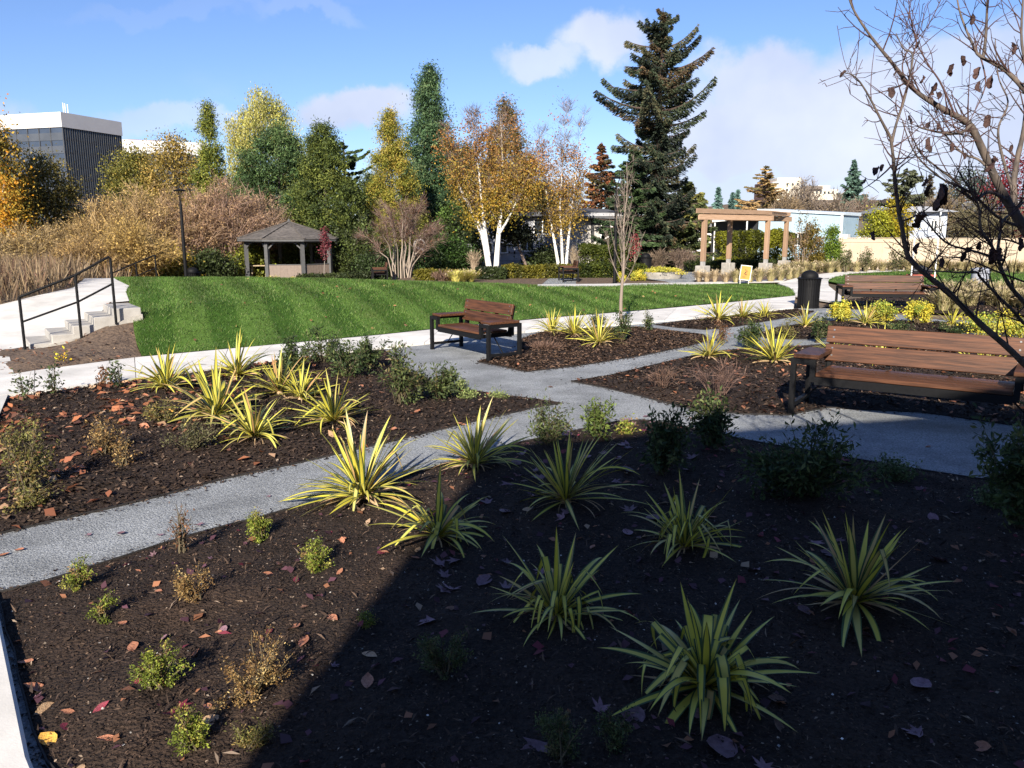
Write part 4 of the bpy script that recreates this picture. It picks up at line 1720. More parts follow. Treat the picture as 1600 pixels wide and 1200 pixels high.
def conifer(label, px, Y, ytop, wpx, prof, pal, seed, nb=120, spray=46, droop=0.25, upturn=0.25, nl=0.34, nw=0.09, trunk_r=0.22, group=None, base=0.06,
            hang=0.35, bark=(0.07, 0.05, 0.04), name="conifer", pos=None, jitter=0.30, lat=0.30, longfrac=0.0):
    g = np.random.default_rng(seed)
    loc = pos or gpos(px, Y)
    H = ztop(px, ytop, Y) - loc[2]
    Rm = wpx * Y / FOCAL / 2
    pt, pr = np.array([p[0] for p in prof]), np.array([p[1] for p in prof])
    t = np.sort(base + (0.985 - base) * (np.arange(nb) + g.random(nb)) / nb)
    az = np.arange(nb) * 2.4 + g.normal(size=nb) * 0.5
    L = np.interp(t, pt, pr) * Rm * np.clip(1 + g.normal(size=nb) * jitter, 0.35, 1.25)
    if longfrac > 0:
        L = L * np.where(g.random(nb) < longfrac, g.uniform(0.95, 1.2, nb), g.uniform(0.42, 0.72, nb))
    out = np.column_stack([np.cos(az), np.sin(az), np.zeros(nb)])
    side = np.column_stack([-np.sin(az), np.cos(az), np.zeros(nb)])
    dr = droop * (1.3 - t * 1.5) * g.uniform(0.3, 1.7, nb)
    ups = upturn * g.uniform(0.3, 1.7, nb)
    lines = [(np.array([[0, 0, -0.2], [0, 0, H * 0.5], [0, 0, H]]), np.array([trunk_r, trunk_r * 0.6, 0.02]))]
    P_, D_, S_, ln, ids = [], [], [], [], []
    for i in range(nb):
        s = np.linspace(0, 1, 6)
        pl = out[i] * (L[i] * s)[:, None]
        pl[:, 2] += t[i] * H - dr[i] * L[i] * s + ups[i] * L[i] * s ** 2.2
        lines.append((pl, np.linspace(0.055, 0.012, 6) * min(1.5, 0.4 + L[i] / 3)))
        k = max(10, int(spray * 2.0 * (0.35 + L[i] / Rm)))
        u = 0.10 + 0.92 * g.random(k) ** 0.8
        c = out[i] * (L[i] * u)[:, None]
        c[:, 2] += t[i] * H - dr[i] * L[i] * u + ups[i] * L[i] * u ** 2.2
        lw = lat * L[i] * (1.08 - u) + 0.05
        sg = g.uniform(-1, 1, k)
        c = c + side[i] * (sg * lw)[:, None]
        c[:, 2] -= np.abs(sg) * lw * 0.3 + g.random(k) * hang * 0.5 * min(1, L[i])
        d = out[i] * 0.9 + side[i] * (sg * 0.9)[:, None] + g.normal(size=(k, 3)) * 0.25
        d[:, 2] += -hang * 1.1 + 0.4 * upturn
        P_.append(c)
        D_.append(d)
        ids.append(np.full(k, i))
    Pn, Dn, idn = np.concatenate(P_), unit(np.concatenate(D_)), np.concatenate(ids)
    k = len(Pn)
    S = perp(g, Dn)
    lng = nl * 0.72 * g.uniform(0.6, 1.4, k)
    V, F = rhombs(Pn, Dn, S, lng, lng * (nw / nl) * g.uniform(0.7, 1.5, k), 0.05)
    Cc = np.clip(tint(g, k, pal, idn) * 2.2, 0, 0.6)
    return put(name, label, "tree", group, loc, V, F, Cc, NEEDLE, "crown", tubes_np(lines, 6, bark, g))


def bare_shrub(label, px, Y, ytop, wpx, seed, nstem=60, ntwig=2600, tw_len=0.5, tw_w=0.016, bark=(0.20, 0.15, 0.11), pal=None, nleaf=0, leaf=0.06, group=None, pos=None,
               stem_r=0.022, name="bare_shrub", cat="shrub", arch=0.35, fan=1.0, low=0.35, stem_col=None):
    g = np.random.default_rng(seed)
    loc = pos or gpos(px, Y)
    H = ztop(px, ytop, Y) - loc[2]
    Rm = wpx * Y / FOCAL / 2
    lines, tips = [], []
    for i in range(nstem):
        az = g.uniform(0, 2 * np.pi)
        r = Rm * np.sqrt(g.random()) * fan
        h = H * (1 - 0.45 * (r / Rm) ** 2) * g.uniform(0.7, 1.03)
        b = np.array([np.cos(az), np.sin(az), 0]) * min(0.18 * Rm, r * 0.4)
        e = np.array([np.cos(az) * r, np.sin(az) * r, h])
        m = np.array([np.cos(az) * r * 0.35, np.sin(az) * r * 0.35, h * (0.75 + arch * 0.3)])
        pl = curve3(b - [0, 0, 0.1], m, e, 7) + g.normal(size=(7, 3)) * 0.012 * H
        lines.append((pl, np.linspace(stem_r, stem_r * 0.2, 7)))
        tips.append(pl)
    tr = tubes_np(lines, 4, stem_col or bark, g, 0.2)
    T = np.array(tips)
    i = g.integers(0, nstem, ntwig)
    u = low + (1 - low) * g.random(ntwig)
    f = u * 6
    i0 = np.clip(f.astype(int), 0, 5)
    fr = (f - i0)[:, None]
    pb = T[i, i0] * (1 - fr) + T[i, i0 + 1] * fr
    pd = unit(T[i, np.minimum(i0 + 1, 6)] - T[i, i0] + 1e-6)
    D = unit(pd + g.normal(size=(ntwig, 3)) * 0.65 + np.array([0, 0, 0.15]))
    tl = tw_len * g.uniform(0.4, 1.3, ntwig)
    S = perp(g, D)
    V, F = rhombs(pb + D * tl[:, None] * 0.5, D, S, tl, tw_w * g.uniform(0.6, 1.4, ntwig), 0.03)
    parts = [(V, F, tint(g, ntwig, [(*bark, 3), (bark[0] * 1.35, bark[1] * 1.3, bark[2] * 1.2, 2), (bark[0] * 0.6, bark[1] * 0.6, bark[2] * 0.6, 1)], None, 0.2))]
    if nleaf:
        j = g.integers(0, ntwig, nleaf)
        c = pb[j] + D[j] * (tl[j] * g.uniform(0.3, 1.1, nleaf))[:, None] + g.normal(size=(nleaf, 3)) * 0.05
        d2 = rand_dirs(g, nleaf)
        ls = leaf * g.uniform(0.6, 1.5, nleaf)
        v2, f2 = rhombs(c, d2, perp(g, d2), ls, ls * 0.6, 0.08)
        parts.append((v2, f2, tint(g, nleaf, pal or [(*bark, 1)], None, 0.25)))
    V, F, Cc = join(parts)
    return put(name, label, cat, group, loc, V, F, Cc, FOL, "twigs", tr)


ROUND = [(0, .25), (.2, .6), (.45, 1.0), (.7, .92), (.88, .6), (1, .18)]
TALL = [(0, .35), (.2, .8), (.4, 1.0), (.65, .85), (.85, .5), (1, .12)]
CONE = [(0, .95), (.12, 1.0), (.4, .72), (.7, .40), (.9, .15), (1, .02)]
COLM = [(0, .7), (.15, .95), (.4, 1.0), (.65, .78), (.85, .42), (1, .05)]

# ---- left edge trees
broadleaf("tall yellowing poplar with olive and gold leaves at the lawn's wild edge", -8, 42, 168, 136, TALL,
          [(*alb(170, 135, 50), 3), (*alb(120, 105, 45), 4), (*alb(80, 80, 35), 2), (*alb(215, 140, 35), 1)], 1, 380, 60, 0.17, 0.42, 0.06, bark=(0.2, 0.17, 0.14))
broadleaf("short bright orange maple in front of the yellowing poplar", 20, 38, 274, 48, ROUND, [(*alb(205, 150, 50), 3), (*alb(180, 125, 45), 2), (*alb(175, 148, 60), 2)], 2, 70, 40, 0.14, 0.30, 0.3,
          bark=(0.3, 0.27, 0.23))
broadleaf("dark olive tree in front of the glass office tower", 84, 46, 242, 92, ROUND, [(*alb(122, 112, 58), 3), (*alb(90, 84, 48), 3), (*alb(145, 128, 64), 1)], 3, 260, 60, 0.16, 0.42, 0.03)
broadleaf("olive yellow tree at the foot of the glass tower", 222, 50, 240, 90, ROUND, [(*alb(122, 116, 52), 3), (*alb(90, 90, 44), 3), (*alb(150, 132, 62), 1)], 4, 260, 60, 0.17, 0.42, 0.05)
broadleaf("golden brown tree beside the bright green cedar", 285, 49, 214, 100, ROUND, [(*alb(148, 126, 64), 3), (*alb(118, 106, 54), 3), (*alb(165, 136, 74), 1)], 5, 260, 56, 0.16, 0.42, 0.05)
# ---- wild tan brush
brush = [(-30, 34, 372, 150, (0.24, 0.18, 0.10)), (55, 36, 358, 150, (0.25, 0.185, 0.10)), (120, 37, 356, 120, (0.22, 0.16, 0.085)), (170, 38, 312, 130, (0.29, 0.205, 0.10)), (235, 39, 282, 150, (0.28, 0.20, 0.105)),
         (300, 40, 290, 150, (0.25, 0.17, 0.115)), (360, 41, 282, 150, (0.24, 0.16, 0.12)), (410, 42, 292, 120, (0.22, 0.155, 0.12)), (215, 33, 345, 130, (0.27, 0.19, 0.08)), (140, 32, 378, 120, (0.22, 0.15, 0.075))]
BL = ["low tan thicket at the wild edge under the orange maple", "tan thicket below the dark olive tree", "brown thicket at the base of the glass tower", "golden arching thicket beside the glass tower",
      "tall golden thicket behind the lamp post", "pinkish brown thicket right behind the lamp post", "tall pinkish twiggy thicket behind the gazebo", "bare twiggy thicket between the gazebo and the pine",
      "ochre thicket below the lamp head", "low russet thicket behind the upper handrail"]
for i, ((x, Y, yt, w, c), lab) in enumerate(zip(brush, BL)):
    c = tuple(v * 1.35 for v in c)
    bare_shrub(lab, x, Y, yt, w, 100 + i, 120, 6000, 0.60, 0.019, c, [(c[0] * 1.25, c[1] * 1.2, c[2] * 0.85, 2), (c[0] * 0.8, c[1] * 0.75, c[2] * 0.6, 1)], 8000, 0.075, None, None, 0.03, "thicket", arch=0.6, low=0.12)
# tall dry grass in front of the thickets
g = np.random.default_rng(77)
n = 42000
X = g.uniform(-34, -10.0, n)
Y = 17 + (g.random(n) ** 0.8) * 18
ok = (X < -11.6 - (Y - 21) * 0.32) & ~in_poly(lw, X, Y) & (X < -0.5 * Y + 1.5)
X, Y = X[ok], Y[ok]
n = len(X)
h = g.uniform(0.3, 1.05, n)
az = g.uniform(0, 6.28, n)
base = np.column_stack([X, Y, terrain(X, Y) - 0.07])
D = unit(np.column_stack([g.normal(0, 0.28, n), g.normal(0, 0.28, n), np.ones(n)]))
S = np.column_stack([np.cos(az), np.sin(az), np.zeros(n)])
V, F = rhombs(base + D * h[:, None] * 0.5, D, S, h, 0.03, 0.03)
o = link("dry_grass", np_mesh("dry_grass", V, F, tint(g, n, [(0.24, 0.17, 0.10, 3), (0.30, 0.215, 0.12, 2), (0.13, 0.085, 0.05, 2), (0.20, 0.11, 0.075, 1)], None, 0.25)), FOL)
tag(o, "tall dry brown grass on the wild slope left of the walk", "grass", None, "stuff")

# ---- centre group
broadleaf("narrow bright green cedar with a spiky top", 342, 46, 160, 76, [(0, 1.0), (.35, .85), (.6, .52), (.8, .26), (.93, .10), (1, .02)], [(*alb(118, 122, 48), 3), (*alb(84, 94, 40), 3), (*alb(142, 138, 60), 1)], 11, 420, 54, 0.20, 0.22, 0.03, 0.1, 0.16,
          aspect=0.26, inner=0.4, mat=NEEDLE, name="cedar_tree", branch_n=30)
broadleaf("weeping pale yellow-green birch above the dark pines", 422, 52, 134, 146, [(0, .5), (.3, .9), (.6, 1.0), (.8, .75), (.92, .5), (1, .15)],
          [(*alb(165, 160, 85), 3), (*alb(130, 130, 65), 3), (*alb(185, 175, 105), 2)], 12, 260, 120, 0.16, 0.28, 0.15, 0.8, aspect=0.45, droop=1.0, bark=(0.28, 0.25, 0.2), branch_n=70)
broadleaf("bushy blue-green pine behind the gazebo", 446, 46, 200, 150, [(0, .55), (.3, .95), (.55, 1.0), (.78, .72), (.92, .42), (1, .12)], [(*alb(76, 98, 56), 3), (*alb(50, 68, 40), 3), (*alb(102, 116, 70), 1)], 13, 560, 74, 0.22, 0.26, 0.05, 0.2, 0.18,
          aspect=0.26, inner=0.45, mat=NEEDLE, name="pine_tree", branch_n=40)
broadleaf("dark green fir just right of the gazebo roof", 514, 44, 194, 140, [(0, 1.0), (.2, 1.0), (.45, .82), (.7, .52), (.9, .24), (1, .04)], [(*alb(82, 92, 42), 3), (*alb(54, 66, 34), 3), (*alb(106, 112, 52), 1)], 14, 600, 74, 0.20, 0.24, 0.03, 0.0, 0.18,
          aspect=0.28, inner=0.45, mat=NEEDLE, name="fir_tree", branch_n=40)
conifer("sparse dark pine with open twisted branches beside the fir", 545, 48, 218, 74, [(0, .4), (.4, .7), (.6, 1.0), (.85, .8), (1, .15)],
        [(*alb(60, 75, 45), 3), (*alb(45, 58, 36), 2)], 15, 34, 60, -0.15, 0.3, 0.34, 0.12, 0.14, base=0.3, hang=-0.2, jitter=0.5)
broadleaf("golden green arborvitae, broad column with pointed top", 616, 47, 162, 90, [(0, .9), (.2, 1.0), (.45, .82), (.7, .50), (.88, .22), (1, .02)], [(*alb(132, 126, 50), 4), (*alb(98, 102, 42), 3), (*alb(152, 130, 58), 2)], 16, 640, 70, 0.15, 0.22, 0.02, 0.3,
          aspect=0.34, inner=0.5, mat=NEEDLE, name="arborvitae_tree", branch_n=20)
broadleaf("tall blue-green sequoia rising above the arborvitae", 676, 56, 108, 96, [(0, 1.0), (.3, .96), (.55, .80), (.78, .52), (.92, .26), (1, .03)], [(*alb(74, 98, 64), 3), (*alb(50, 70, 48), 3), (*alb(100, 116, 78), 1)], 17, 640, 66, 0.26, 0.30, 0.05, 0.0, 0.3,
          aspect=0.28, inner=0.45, mat=NEEDLE, name="sequoia_tree", branch_n=50)
for i, (x, Y, yt, w, lab) in enumerate(((585, 58, 268, 100, "dark backdrop conifer between the fir and the arborvitae"), (655, 60, 245, 120, "dark backdrop conifer behind the arborvitae's foot"), (728, 58, 228, 110, "dark backdrop conifer left of the gold birch crown"),
                                        (845, 60, 285, 110, "dark backdrop conifer between the two birches"), (400, 58, 250, 110, "dark backdrop conifer behind the pink thicket"))):
    broadleaf(lab, x, Y, yt, w, [(0, 1.0), (.3, .95), (.6, .7), (.85, .35), (1, .06)], [(*alb(66, 78, 44), 3), (*alb(46, 56, 34), 3), (*alb(92, 96, 56), 1)], 600 + i, 300, 50, 0.26, 0.34, 0.03, 0.0, 0.2, aspect=0.3, inner=0.4, mat=NEEDLE, name="backdrop_conifer", branch_n=16)
# birch pair
def birch(label, px, Y, seed, pal, stems, nclump, nleaf, top_bare, sig=0.36, wpx=110, name="birch_tree"):
    """stems: (foot radius, [(px, py), ...] picture-bearing trace of that trunk at distance Y)"""
    g = np.random.default_rng(seed)
    loc = gpos(px, Y)
    H = 0
    tr, lines, tw, cl = [], [], [], []
    Rm = wpx * Y / FOCAL / 2
    for (r, trace) in stems:
        q = np.array([P(x, y, Y) for x, y in trace]) - np.array(loc)
        q[:, 1] += np.linspace(0, g.normal() * 0.25 * Rm, len(q))
        q[0, 2] = min(q[0, 2], -0.15) if trace[0][1] > 405 else q[0, 2]
        t = np.linspace(0, len(q) - 1, 18)
        pl = np.column_stack([np.interp(t, np.arange(len(q)), q[:, c]) for c in range(3)])
        pl[1:-1] = (pl[:-2] + pl[1:-1] * 2 + pl[2:]) / 4
        rad = np.maximum(0.010, r * np.linspace(1, 0.05, 18) ** 1.15)
        tr.append((pl[:12], rad[:12]))
        lines.append((pl[11:], rad[11:] * 0.8))
        H = max(H, pl[-1, 2])
        for i in range(32):
            t = g.uniform(0.30, 0.99)
            f = t * 17
            i0 = int(min(16, f))
            a0 = pl[i0] * (1 - (f - i0)) + pl[i0 + 1] * (f - i0)
            az = g.uniform(0, 6.28)
            ln = Rm * g.uniform(0.25, 0.75) * (1.12 - t) * 1.1 + 0.1
            e = a0 + np.array([np.cos(az) * ln, np.sin(az) * ln, ln * g.uniform(0.7, 1.5)])
            m = (a0 + e) / 2 + np.array([np.cos(az), np.sin(az), 0]) * ln * 0.15
            bl = curve3(a0, m, e, 6)
            r0 = max(0.008, r * 0.25 * (1.05 - t))
            lines.append((bl, np.linspace(r0, 0.005, 6)))
            for j in range(26):
                tw.append((bl[int(g.integers(2, 6))], np.array([g.normal() * 0.5, g.normal() * 0.5, 0.6])))
            cl.append(bl[2:])
    CL = np.concatenate(cl)
    CL = CL[(CL[:, 2] < H * top_bare) | (g.random(len(CL)) < 0.2)]
    CL = CL[CL[:, 2] > H * 0.30]
    Cn = CL[g.integers(0, len(CL), nclump)] + g.normal(size=(nclump, 3)) * 0.12
    ci = np.repeat(np.arange(nclump), nleaf)
    k = len(ci)
    pts = Cn[ci] + g.normal(size=(k, 3)) * (sig * g.uniform(0.5, 1.3, nclump))[ci][:, None]
    pts[:, 2] -= np.abs(g.normal(size=k)) * 0.22
    D = rand_dirs(g, k)
    D[:, 2] -= 0.5
    D = unit(D)
    ls = 0.085 * g.uniform(0.6, 1.4, k)
    V, F = rhombs(pts, D, perp(g, D), ls, ls * 0.7, 0.08)
    # greener and yellower low down, rust above
    hz = np.clip((pts[:, 2] / H - 0.35) / 0.45 + g.normal(size=k) * 0.18, 0, 1)
    Cc = np.clip((tint(g, k, pal[0], ci) * (1 - hz)[:, None] + tint(g, k, pal[1], ci) * hz[:, None]) * 1.25, 0, 0.75)
    B = np.array([t[0] for t in tw])
    Dt = unit(np.array([t[1] for t in tw]))
    tl = g.uniform(0.2, 0.7, len(B))
    v2, f2 = rhombs(B + Dt * tl[:, None] * 0.5, Dt, perp(g, Dt), tl, 0.014, 0.03)
    V, F, Cc = join([(V, F, Cc), (v2, f2, tint(g, len(B), [(0.24, 0.17, 0.14, 1), (0.15, 0.11, 0.09, 1)], None, 0.2))])
    root = put(name, label, "tree", None, loc, V, F, Cc, FOL, "crown")
    m = pmat("birch_bark", (0.74, 0.71, 0.66), (0.13, 0.115, 0.10), scale=9, rough=0.7, stretch=(1, 1, 2.6), lo=0.30, hi=0.42, bump=0.3)
    for pl, rad in tr:
        v, f, c = tubes_np([(pl, rad)], 9, (0.7, 0.7, 0.7))
        link("trunk", np_mesh("trunk", v, f, None, True), m, root)
    v, f, c = tubes_np(lines, 5, (0.36, 0.30, 0.25), g, 0.25)
    tag(link("branches", np_mesh("branches", v, f, c, True), TWIG, root), kind="stuff")
    return root


birch("white-trunked birch with dense gold and rust leaves", 770, 37.5, 31,
      [[(*alb(195, 160, 60), 3), (*alb(155, 138, 52), 3), (*alb(118, 115, 48), 2)], [(*alb(170, 118, 66), 3), (*alb(145, 108, 70), 3), (*alb(168, 146, 76), 2)]],
      [(0.15, [(767, 421), (757, 375), (742, 338), (718, 295), (704, 240), (700, 205)]), (0.10, [(763, 400), (757, 355), (752, 310), (748, 260), (742, 215), (738, 180)]),
       (0.145, [(774, 421), (778, 375), (783, 330), (786, 270), (784, 215), (781, 172)]), (0.07, [(780, 365), (794, 343), (808, 312), (818, 280), (824, 250)])], 270, 84, 0.88, 0.30, 110)
birch("thin white-trunked birch with sparse rust leaves and bare top", 880, 39.5, 32,
      [[(*alb(175, 145, 60), 3), (*alb(145, 125, 55), 2)], [(*alb(180, 120, 75), 3), (*alb(160, 115, 90), 2)]],
      [(0.09, [(876, 417), (866, 375), (858, 330), (850, 270), (846, 205)]), (0.08, [(880, 417), (877, 370), (874, 320), (880, 240), (884, 160)]), (0.085, [(883, 417), (889, 365), (894, 320), (903, 250), (912, 175)])],
      170, 60, 0.74, 0.30, 80)
broadleaf("brown tipped dark conifer behind the gold birch", 790, 53, 160, 96, COLM, [(*alb(135, 100, 58), 3), (*alb(98, 84, 50), 3), (*alb(74, 72, 44), 2)], 33, 440, 66, 0.22, 0.28, 0.05, 0.1, 0.18, aspect=0.28, inner=0.45, mat=NEEDLE, name="conifer", branch_n=30)
conifer("rusty cypress between the thin birch and the dark spruce", 936, 51, 222, 70, COLM, [(*alb(120, 75, 50), 3), (*alb(80, 58, 42), 3), (*alb(62, 60, 40), 2)], 34, 110, 50, 0.15, 0.1, 0.34, 0.11, 0.18)
# the big spruce
conifer("tallest tree, a dark ragged spruce with upswept branch ends", 1022, 43, 12, 178, [(0, .30), (.12, .6), (.22, .88), (.32, .95), (.43, .66), (.55, .72), (.64, .95), (.72, .92), (.80, .80), (.86, .45), (.93, .28), (1, .06)],
        [(*alb(54, 62, 46), 4), (*alb(36, 43, 35), 4), (*alb(76, 74, 54), 2), (*alb(80, 66, 48), 1)], 35, 170, 240, 0.26, 0.34, 0.27, 0.065, 0.28, hang=0.60, jitter=0.15, lat=0.34, base=0.10, longfrac=0.24)
conifer("shorter dark green fir skirting the tall spruce", 985, 42, 232, 104, [(0, .9), (.3, 1.0), (.55, .8), (.8, .45), (1, .05)], [(*alb(55, 70, 42), 3), (*alb(40, 52, 34), 3)], 36, 110, 60, 0.2, 0.2, 0.34, 0.10, 0.15)
conifer("mid green fir at the right foot of the tall spruce", 1066, 44, 282, 90, [(0, .9), (.3, 1.0), (.55, .8), (.8, .5), (1, .1)], [(*alb(75, 82, 48), 3), (*alb(52, 60, 38), 3), (*alb(115, 110, 60), 1)], 37, 90, 60, 0.2, 0.2, 0.34, 0.10, 0.15)
# bare multi-stem tree and its neighbours
bare_shrub("bare multi-stem tree with pale grey limbs behind the dark bench", 628, 36.5, 286, 136, 41, 17, 5200, 0.50, 0.012, (0.20, 0.135, 0.11), [(*alb(120, 80, 60), 1)], 900, 0.07, None, None, 0.038,
           "bare_tree", "tree", 0.1, 1.0, 0.40, (0.29, 0.235, 0.185))
bare_shrub("pale bare branching shrub inside the gazebo's view", 455, 43.5, 385, 60, 42, 16, 300, 0.3, 0.02, (0.36, 0.30, 0.22), None, 0, 0.06, None, None, 0.05, "bare_tree", "tree", 0.1, 1.0, 0.5, (0.42, 0.37, 0.29))
# dark evergreen shrubs along the back
back = [(560, 41, 352, 80, (70, 80, 40), "dark evergreen mass beside the gazebo's right post"), (600, 38.5, 392, 74, (60, 74, 42), "broad dark shrub behind the dark bench"),
        (655, 39, 395, 70, (62, 80, 44), "rounded dark rhododendron under the bare tree"), (700, 40.5, 372, 84, (64, 88, 40), "dark rhododendron left of the gold birch"), (722, 42.5, 335, 60, (52, 62, 36), "dark yew behind the gold birch trunk"),
        (640, 44, 330, 110, (110, 110, 48), "yellow-green shrub behind the bare tree"), (712, 43, 322, 70, (75, 95, 42), "green laurel behind the rhododendrons"), (848, 41.5, 396, 40, (56, 66, 36), "low dark shrub at the thin birch's foot"),
        (395, 40.5, 392, 60, (110, 115, 42), "yellow-green shrub at the gazebo's left side"), (330, 38, 398, 60, (60, 70, 38), "dark shrub beyond the lamp post"), (270, 37, 400, 60, (140, 120, 40), "mustard shrub behind the upper handrail")]
for i, (x, Y, yt, w, c, lab) in enumerate(back):
    broadleaf(lab, x, Y, yt, w, [(0, .85), (.3, 1.0), (.6, .9), (.85, .6), (1, .2)], [(*alb(*c), 3), (*alb(*(int(v * .7) for v in c)), 3), (*alb(*(int(min(255, v * 1.3)) for v in c)), 1)], 200 + i, 130, 40, 0.15, 0.30, 0.03,
              0.3, 0.06, name="evergreen_shrub", cat="shrub", inner=0.6, branch_n=14)


# ---- hedges and low ground cover along the far edge of the lawn
def hedge(label, pts_px, h, wd, pal, seed, n=9000, size=0.09, name="hedge", rag=0.06, top=None, group=None):
    """pts_px: [(px, Y), ...] centre line"""
    g = np.random.default_rng(seed)
    Q = np.array([gpos(x, Y) for x, Y in pts_px])
    loc = Q[0].copy()
    seg = np.concatenate([[0], np.cumsum(np.hypot(*np.diff(Q[:, :2], axis=0).T))])
    s = g.uniform(0, seg[-1], n)
    cx, cy, cz = (np.interp(s, seg, Q[:, i]) for i in range(3))
    # points near the surface of a rounded box section
    a = g.uniform(0, np.pi, n)
    sq = 0.35
    sx = np.sign(np.cos(a)) * np.abs(np.cos(a)) ** sq
    sz = np.abs(np.sin(a)) ** sq
    dep = 1 - 0.35 * g.random(n) ** 2
    hh = h * (1 + rag * np.array([mnoise.noise((v * 1.3, seed, 0)) * 2 for v in s]))
    dx = np.gradient(Q[:, 0], seg) if len(Q) > 1 else np.array([1.0])
    dy = np.gradient(Q[:, 1], seg)
    tx, ty = np.interp(s, seg, dx), np.interp(s, seg, dy)
    nl = np.hypot(tx, ty)
    tx, ty = tx / nl, ty / nl
    off = sx * wd / 2 * dep
    vert = sz * dep * hh * np.where(np.abs(sx) > 0.95, g.random(n), 1)
    pts = np.column_stack([cx - ty * off, cy + tx * off, cz + np.maximum(0.02, vert)]) + g.normal(size=(n, 3)) * 0.04
    D = rand_dirs(g, n)
    D[:, 2] += 0.5
    D = unit(D)
    ls = size * g.uniform(0.6, 1.5, n)
    V, F = rhombs(pts - loc, D, perp(g, D), ls, ls * 0.6, 0.08)
    cl = (s * 2.2).astype(int)
    root = empty(name, loc, 0, label, "hedge", group)
    link("foliage", np_mesh("foliage", V, F, tint(g, n, pal, cl)), FOL, root)
    # twigs that carry it
    k = max(12, int(seg[-1] * 6))
    s2 = g.uniform(0, seg[-1], k)
    lines = []
    for v in s2:
        b = np.array([np.interp(v, seg, Q[:, i]) for i in range(3)]) - loc
        lines.append((np.array([b - [0, 0, 0.08], b + [g.normal() * 0.1, g.normal() * 0.1, h * 0.5], b + [g.normal() * 0.25, g.normal() * 0.2, h * 0.9]]), np.array([0.02, 0.014, 0.005])))
    link("stems", np_mesh("stems", *tubes_np(lines, 4, (0.09, 0.07, 0.05), g)), TWIG, root)
    return root


HG = [(*alb(88, 98, 36), 3), (*alb(60, 72, 30), 3), (*alb(120, 120, 45), 1)]
HY = [(*alb(125, 118, 42), 3), (*alb(92, 92, 36), 3), (*alb(150, 130, 55), 1)]
hedge("low olive juniper hedge below the grey house", [(786, 36), (840, 36), (900, 36.5)], 0.55, 1.2, HY, 1)
hedge("low green juniper hedge right of the thin birch", [(905, 36.5), (960, 36.5), (1000, 37)], 0.6, 1.2, HG, 2)
hedge("tall clipped dark green hedge below the beige house wall", [(905, 40), (945, 40), (985, 40)], 1.42, 1.2, HG, 3, 12000)
hedge("small dark green low hedge by the gold birch foot", [(745, 35), (790, 35)], 0.5, 0.9, [(*alb(66, 78, 42), 3), (*alb(48, 58, 34), 2)], 4, 4500)
hedge("low yellowish ground cover left of the gold birch", [(652, 34.5), (690, 34.3), (712, 34)], 0.42, 0.9, HY, 5, 4500)
hedge("long low dark green planting between gazebo and bench", [(470, 37), (520, 36.6), (585, 35.8)], 0.42, 1.0, [(*alb(78, 88, 48), 3), (*alb(56, 66, 38), 3)], 6, 8000)
hedge("dark low hedge behind the pergola footings", [(1075, 41), (1130, 42), (1200, 43), (1260, 43)], 0.55, 0.9, [(*alb(70, 84, 36), 3), (*alb(50, 60, 30), 3)], 7, 9000)
hedge("tall clipped yellow-green hedge behind the pergola", [(1118, 44.5), (1165, 44.5), (1212, 45), (1232, 45)], 2.05, 1.3, [(*alb(140, 140, 40), 3), (*alb(100, 105, 32), 3), (*alb(75, 80, 28), 2)], 8, 22000, 0.11)
broadleaf("rounded bronze-green shrub right of the pergola", 1264, 42, 352, 34, COLM, [(*alb(120, 105, 45), 3), (*alb(90, 80, 35), 3)], 61, 120, 40, 0.11, 0.18, 0.03, 0.3, 0.05, name="clipped_shrub", cat="shrub", inner=0.7, branch_n=8)
broadleaf("bright green pointed cypress shrub by the fence end", 1296, 42, 350, 32, CONE, [(*alb(110, 130, 45), 3), (*alb(78, 100, 36), 3)], 62, 140, 40, 0.10, 0.16, 0.02, 0.3, 0.05, name="clipped_shrub", cat="shrub", inner=0.75, branch_n=8)
bare_shrub("airy half-bare shrub in front of the blue mobile home", 1250, 41.5, 322, 56, 63, 16, 500, 0.35, 0.014, (0.22, 0.16, 0.11), [(*alb(120, 110, 60), 1), (*alb(150, 120, 70), 1)], 900, 0.09, None, None, 0.02, "airy_shrub")
broadleaf("yellow-green shrub behind the fence", 1362, 47, 330, 48, ROUND, [(*alb(150, 150, 45), 3), (*alb(110, 112, 36), 2)], 64, 90, 44, 0.15, 0.25, 0.2, 0.4, 0.05, name="fence_shrub", cat="shrub")
broadleaf("golden taller shrub behind the fence by the bare tree stem", 1392, 47.5, 315, 46, ROUND, [(*alb(165, 145, 40), 3), (*alb(120, 110, 34), 2)], 65, 100, 44, 0.15, 0.25, 0.2, 0.4, 0.05, name="fence_shrub", cat="shrub")
bare_shrub("grey brown twiggy hedge behind the oval planter", 1062, 42, 388, 52, 66, 70, 1800, 0.35, 0.02, (0.19, 0.14, 0.11), None, 0, 0.06, None, None, 0.016, "twig_hedge", arch=0.0, fan=0.9)
bare_shrub("dry twig clump left of the white shed post", 1028, 41.5, 392, 36, 67, 50, 1000, 0.35, 0.02, (0.18, 0.135, 0.10), None, 0, 0.06, None, None, 0.016, "twig_hedge", arch=0.0, fan=0.9)
bare_shrub("straw bundle of dry stems by the gold birch", 742, 37, 392, 34, 68, 60, 300, 0.3, 0.015, (0.34, 0.26, 0.18), None, 0, 0.05, None, None, 0.014, "twig_clump", arch=0.0, fan=0.6)
bare_shrub("straw coloured dry stems behind the thin birch", 897, 38, 385, 26, 69, 40, 260, 0.3, 0.015, (0.32, 0.25, 0.17), None, 0, 0.05, None, None, 0.014, "twig_clump", arch=0.0, fan=0.6)
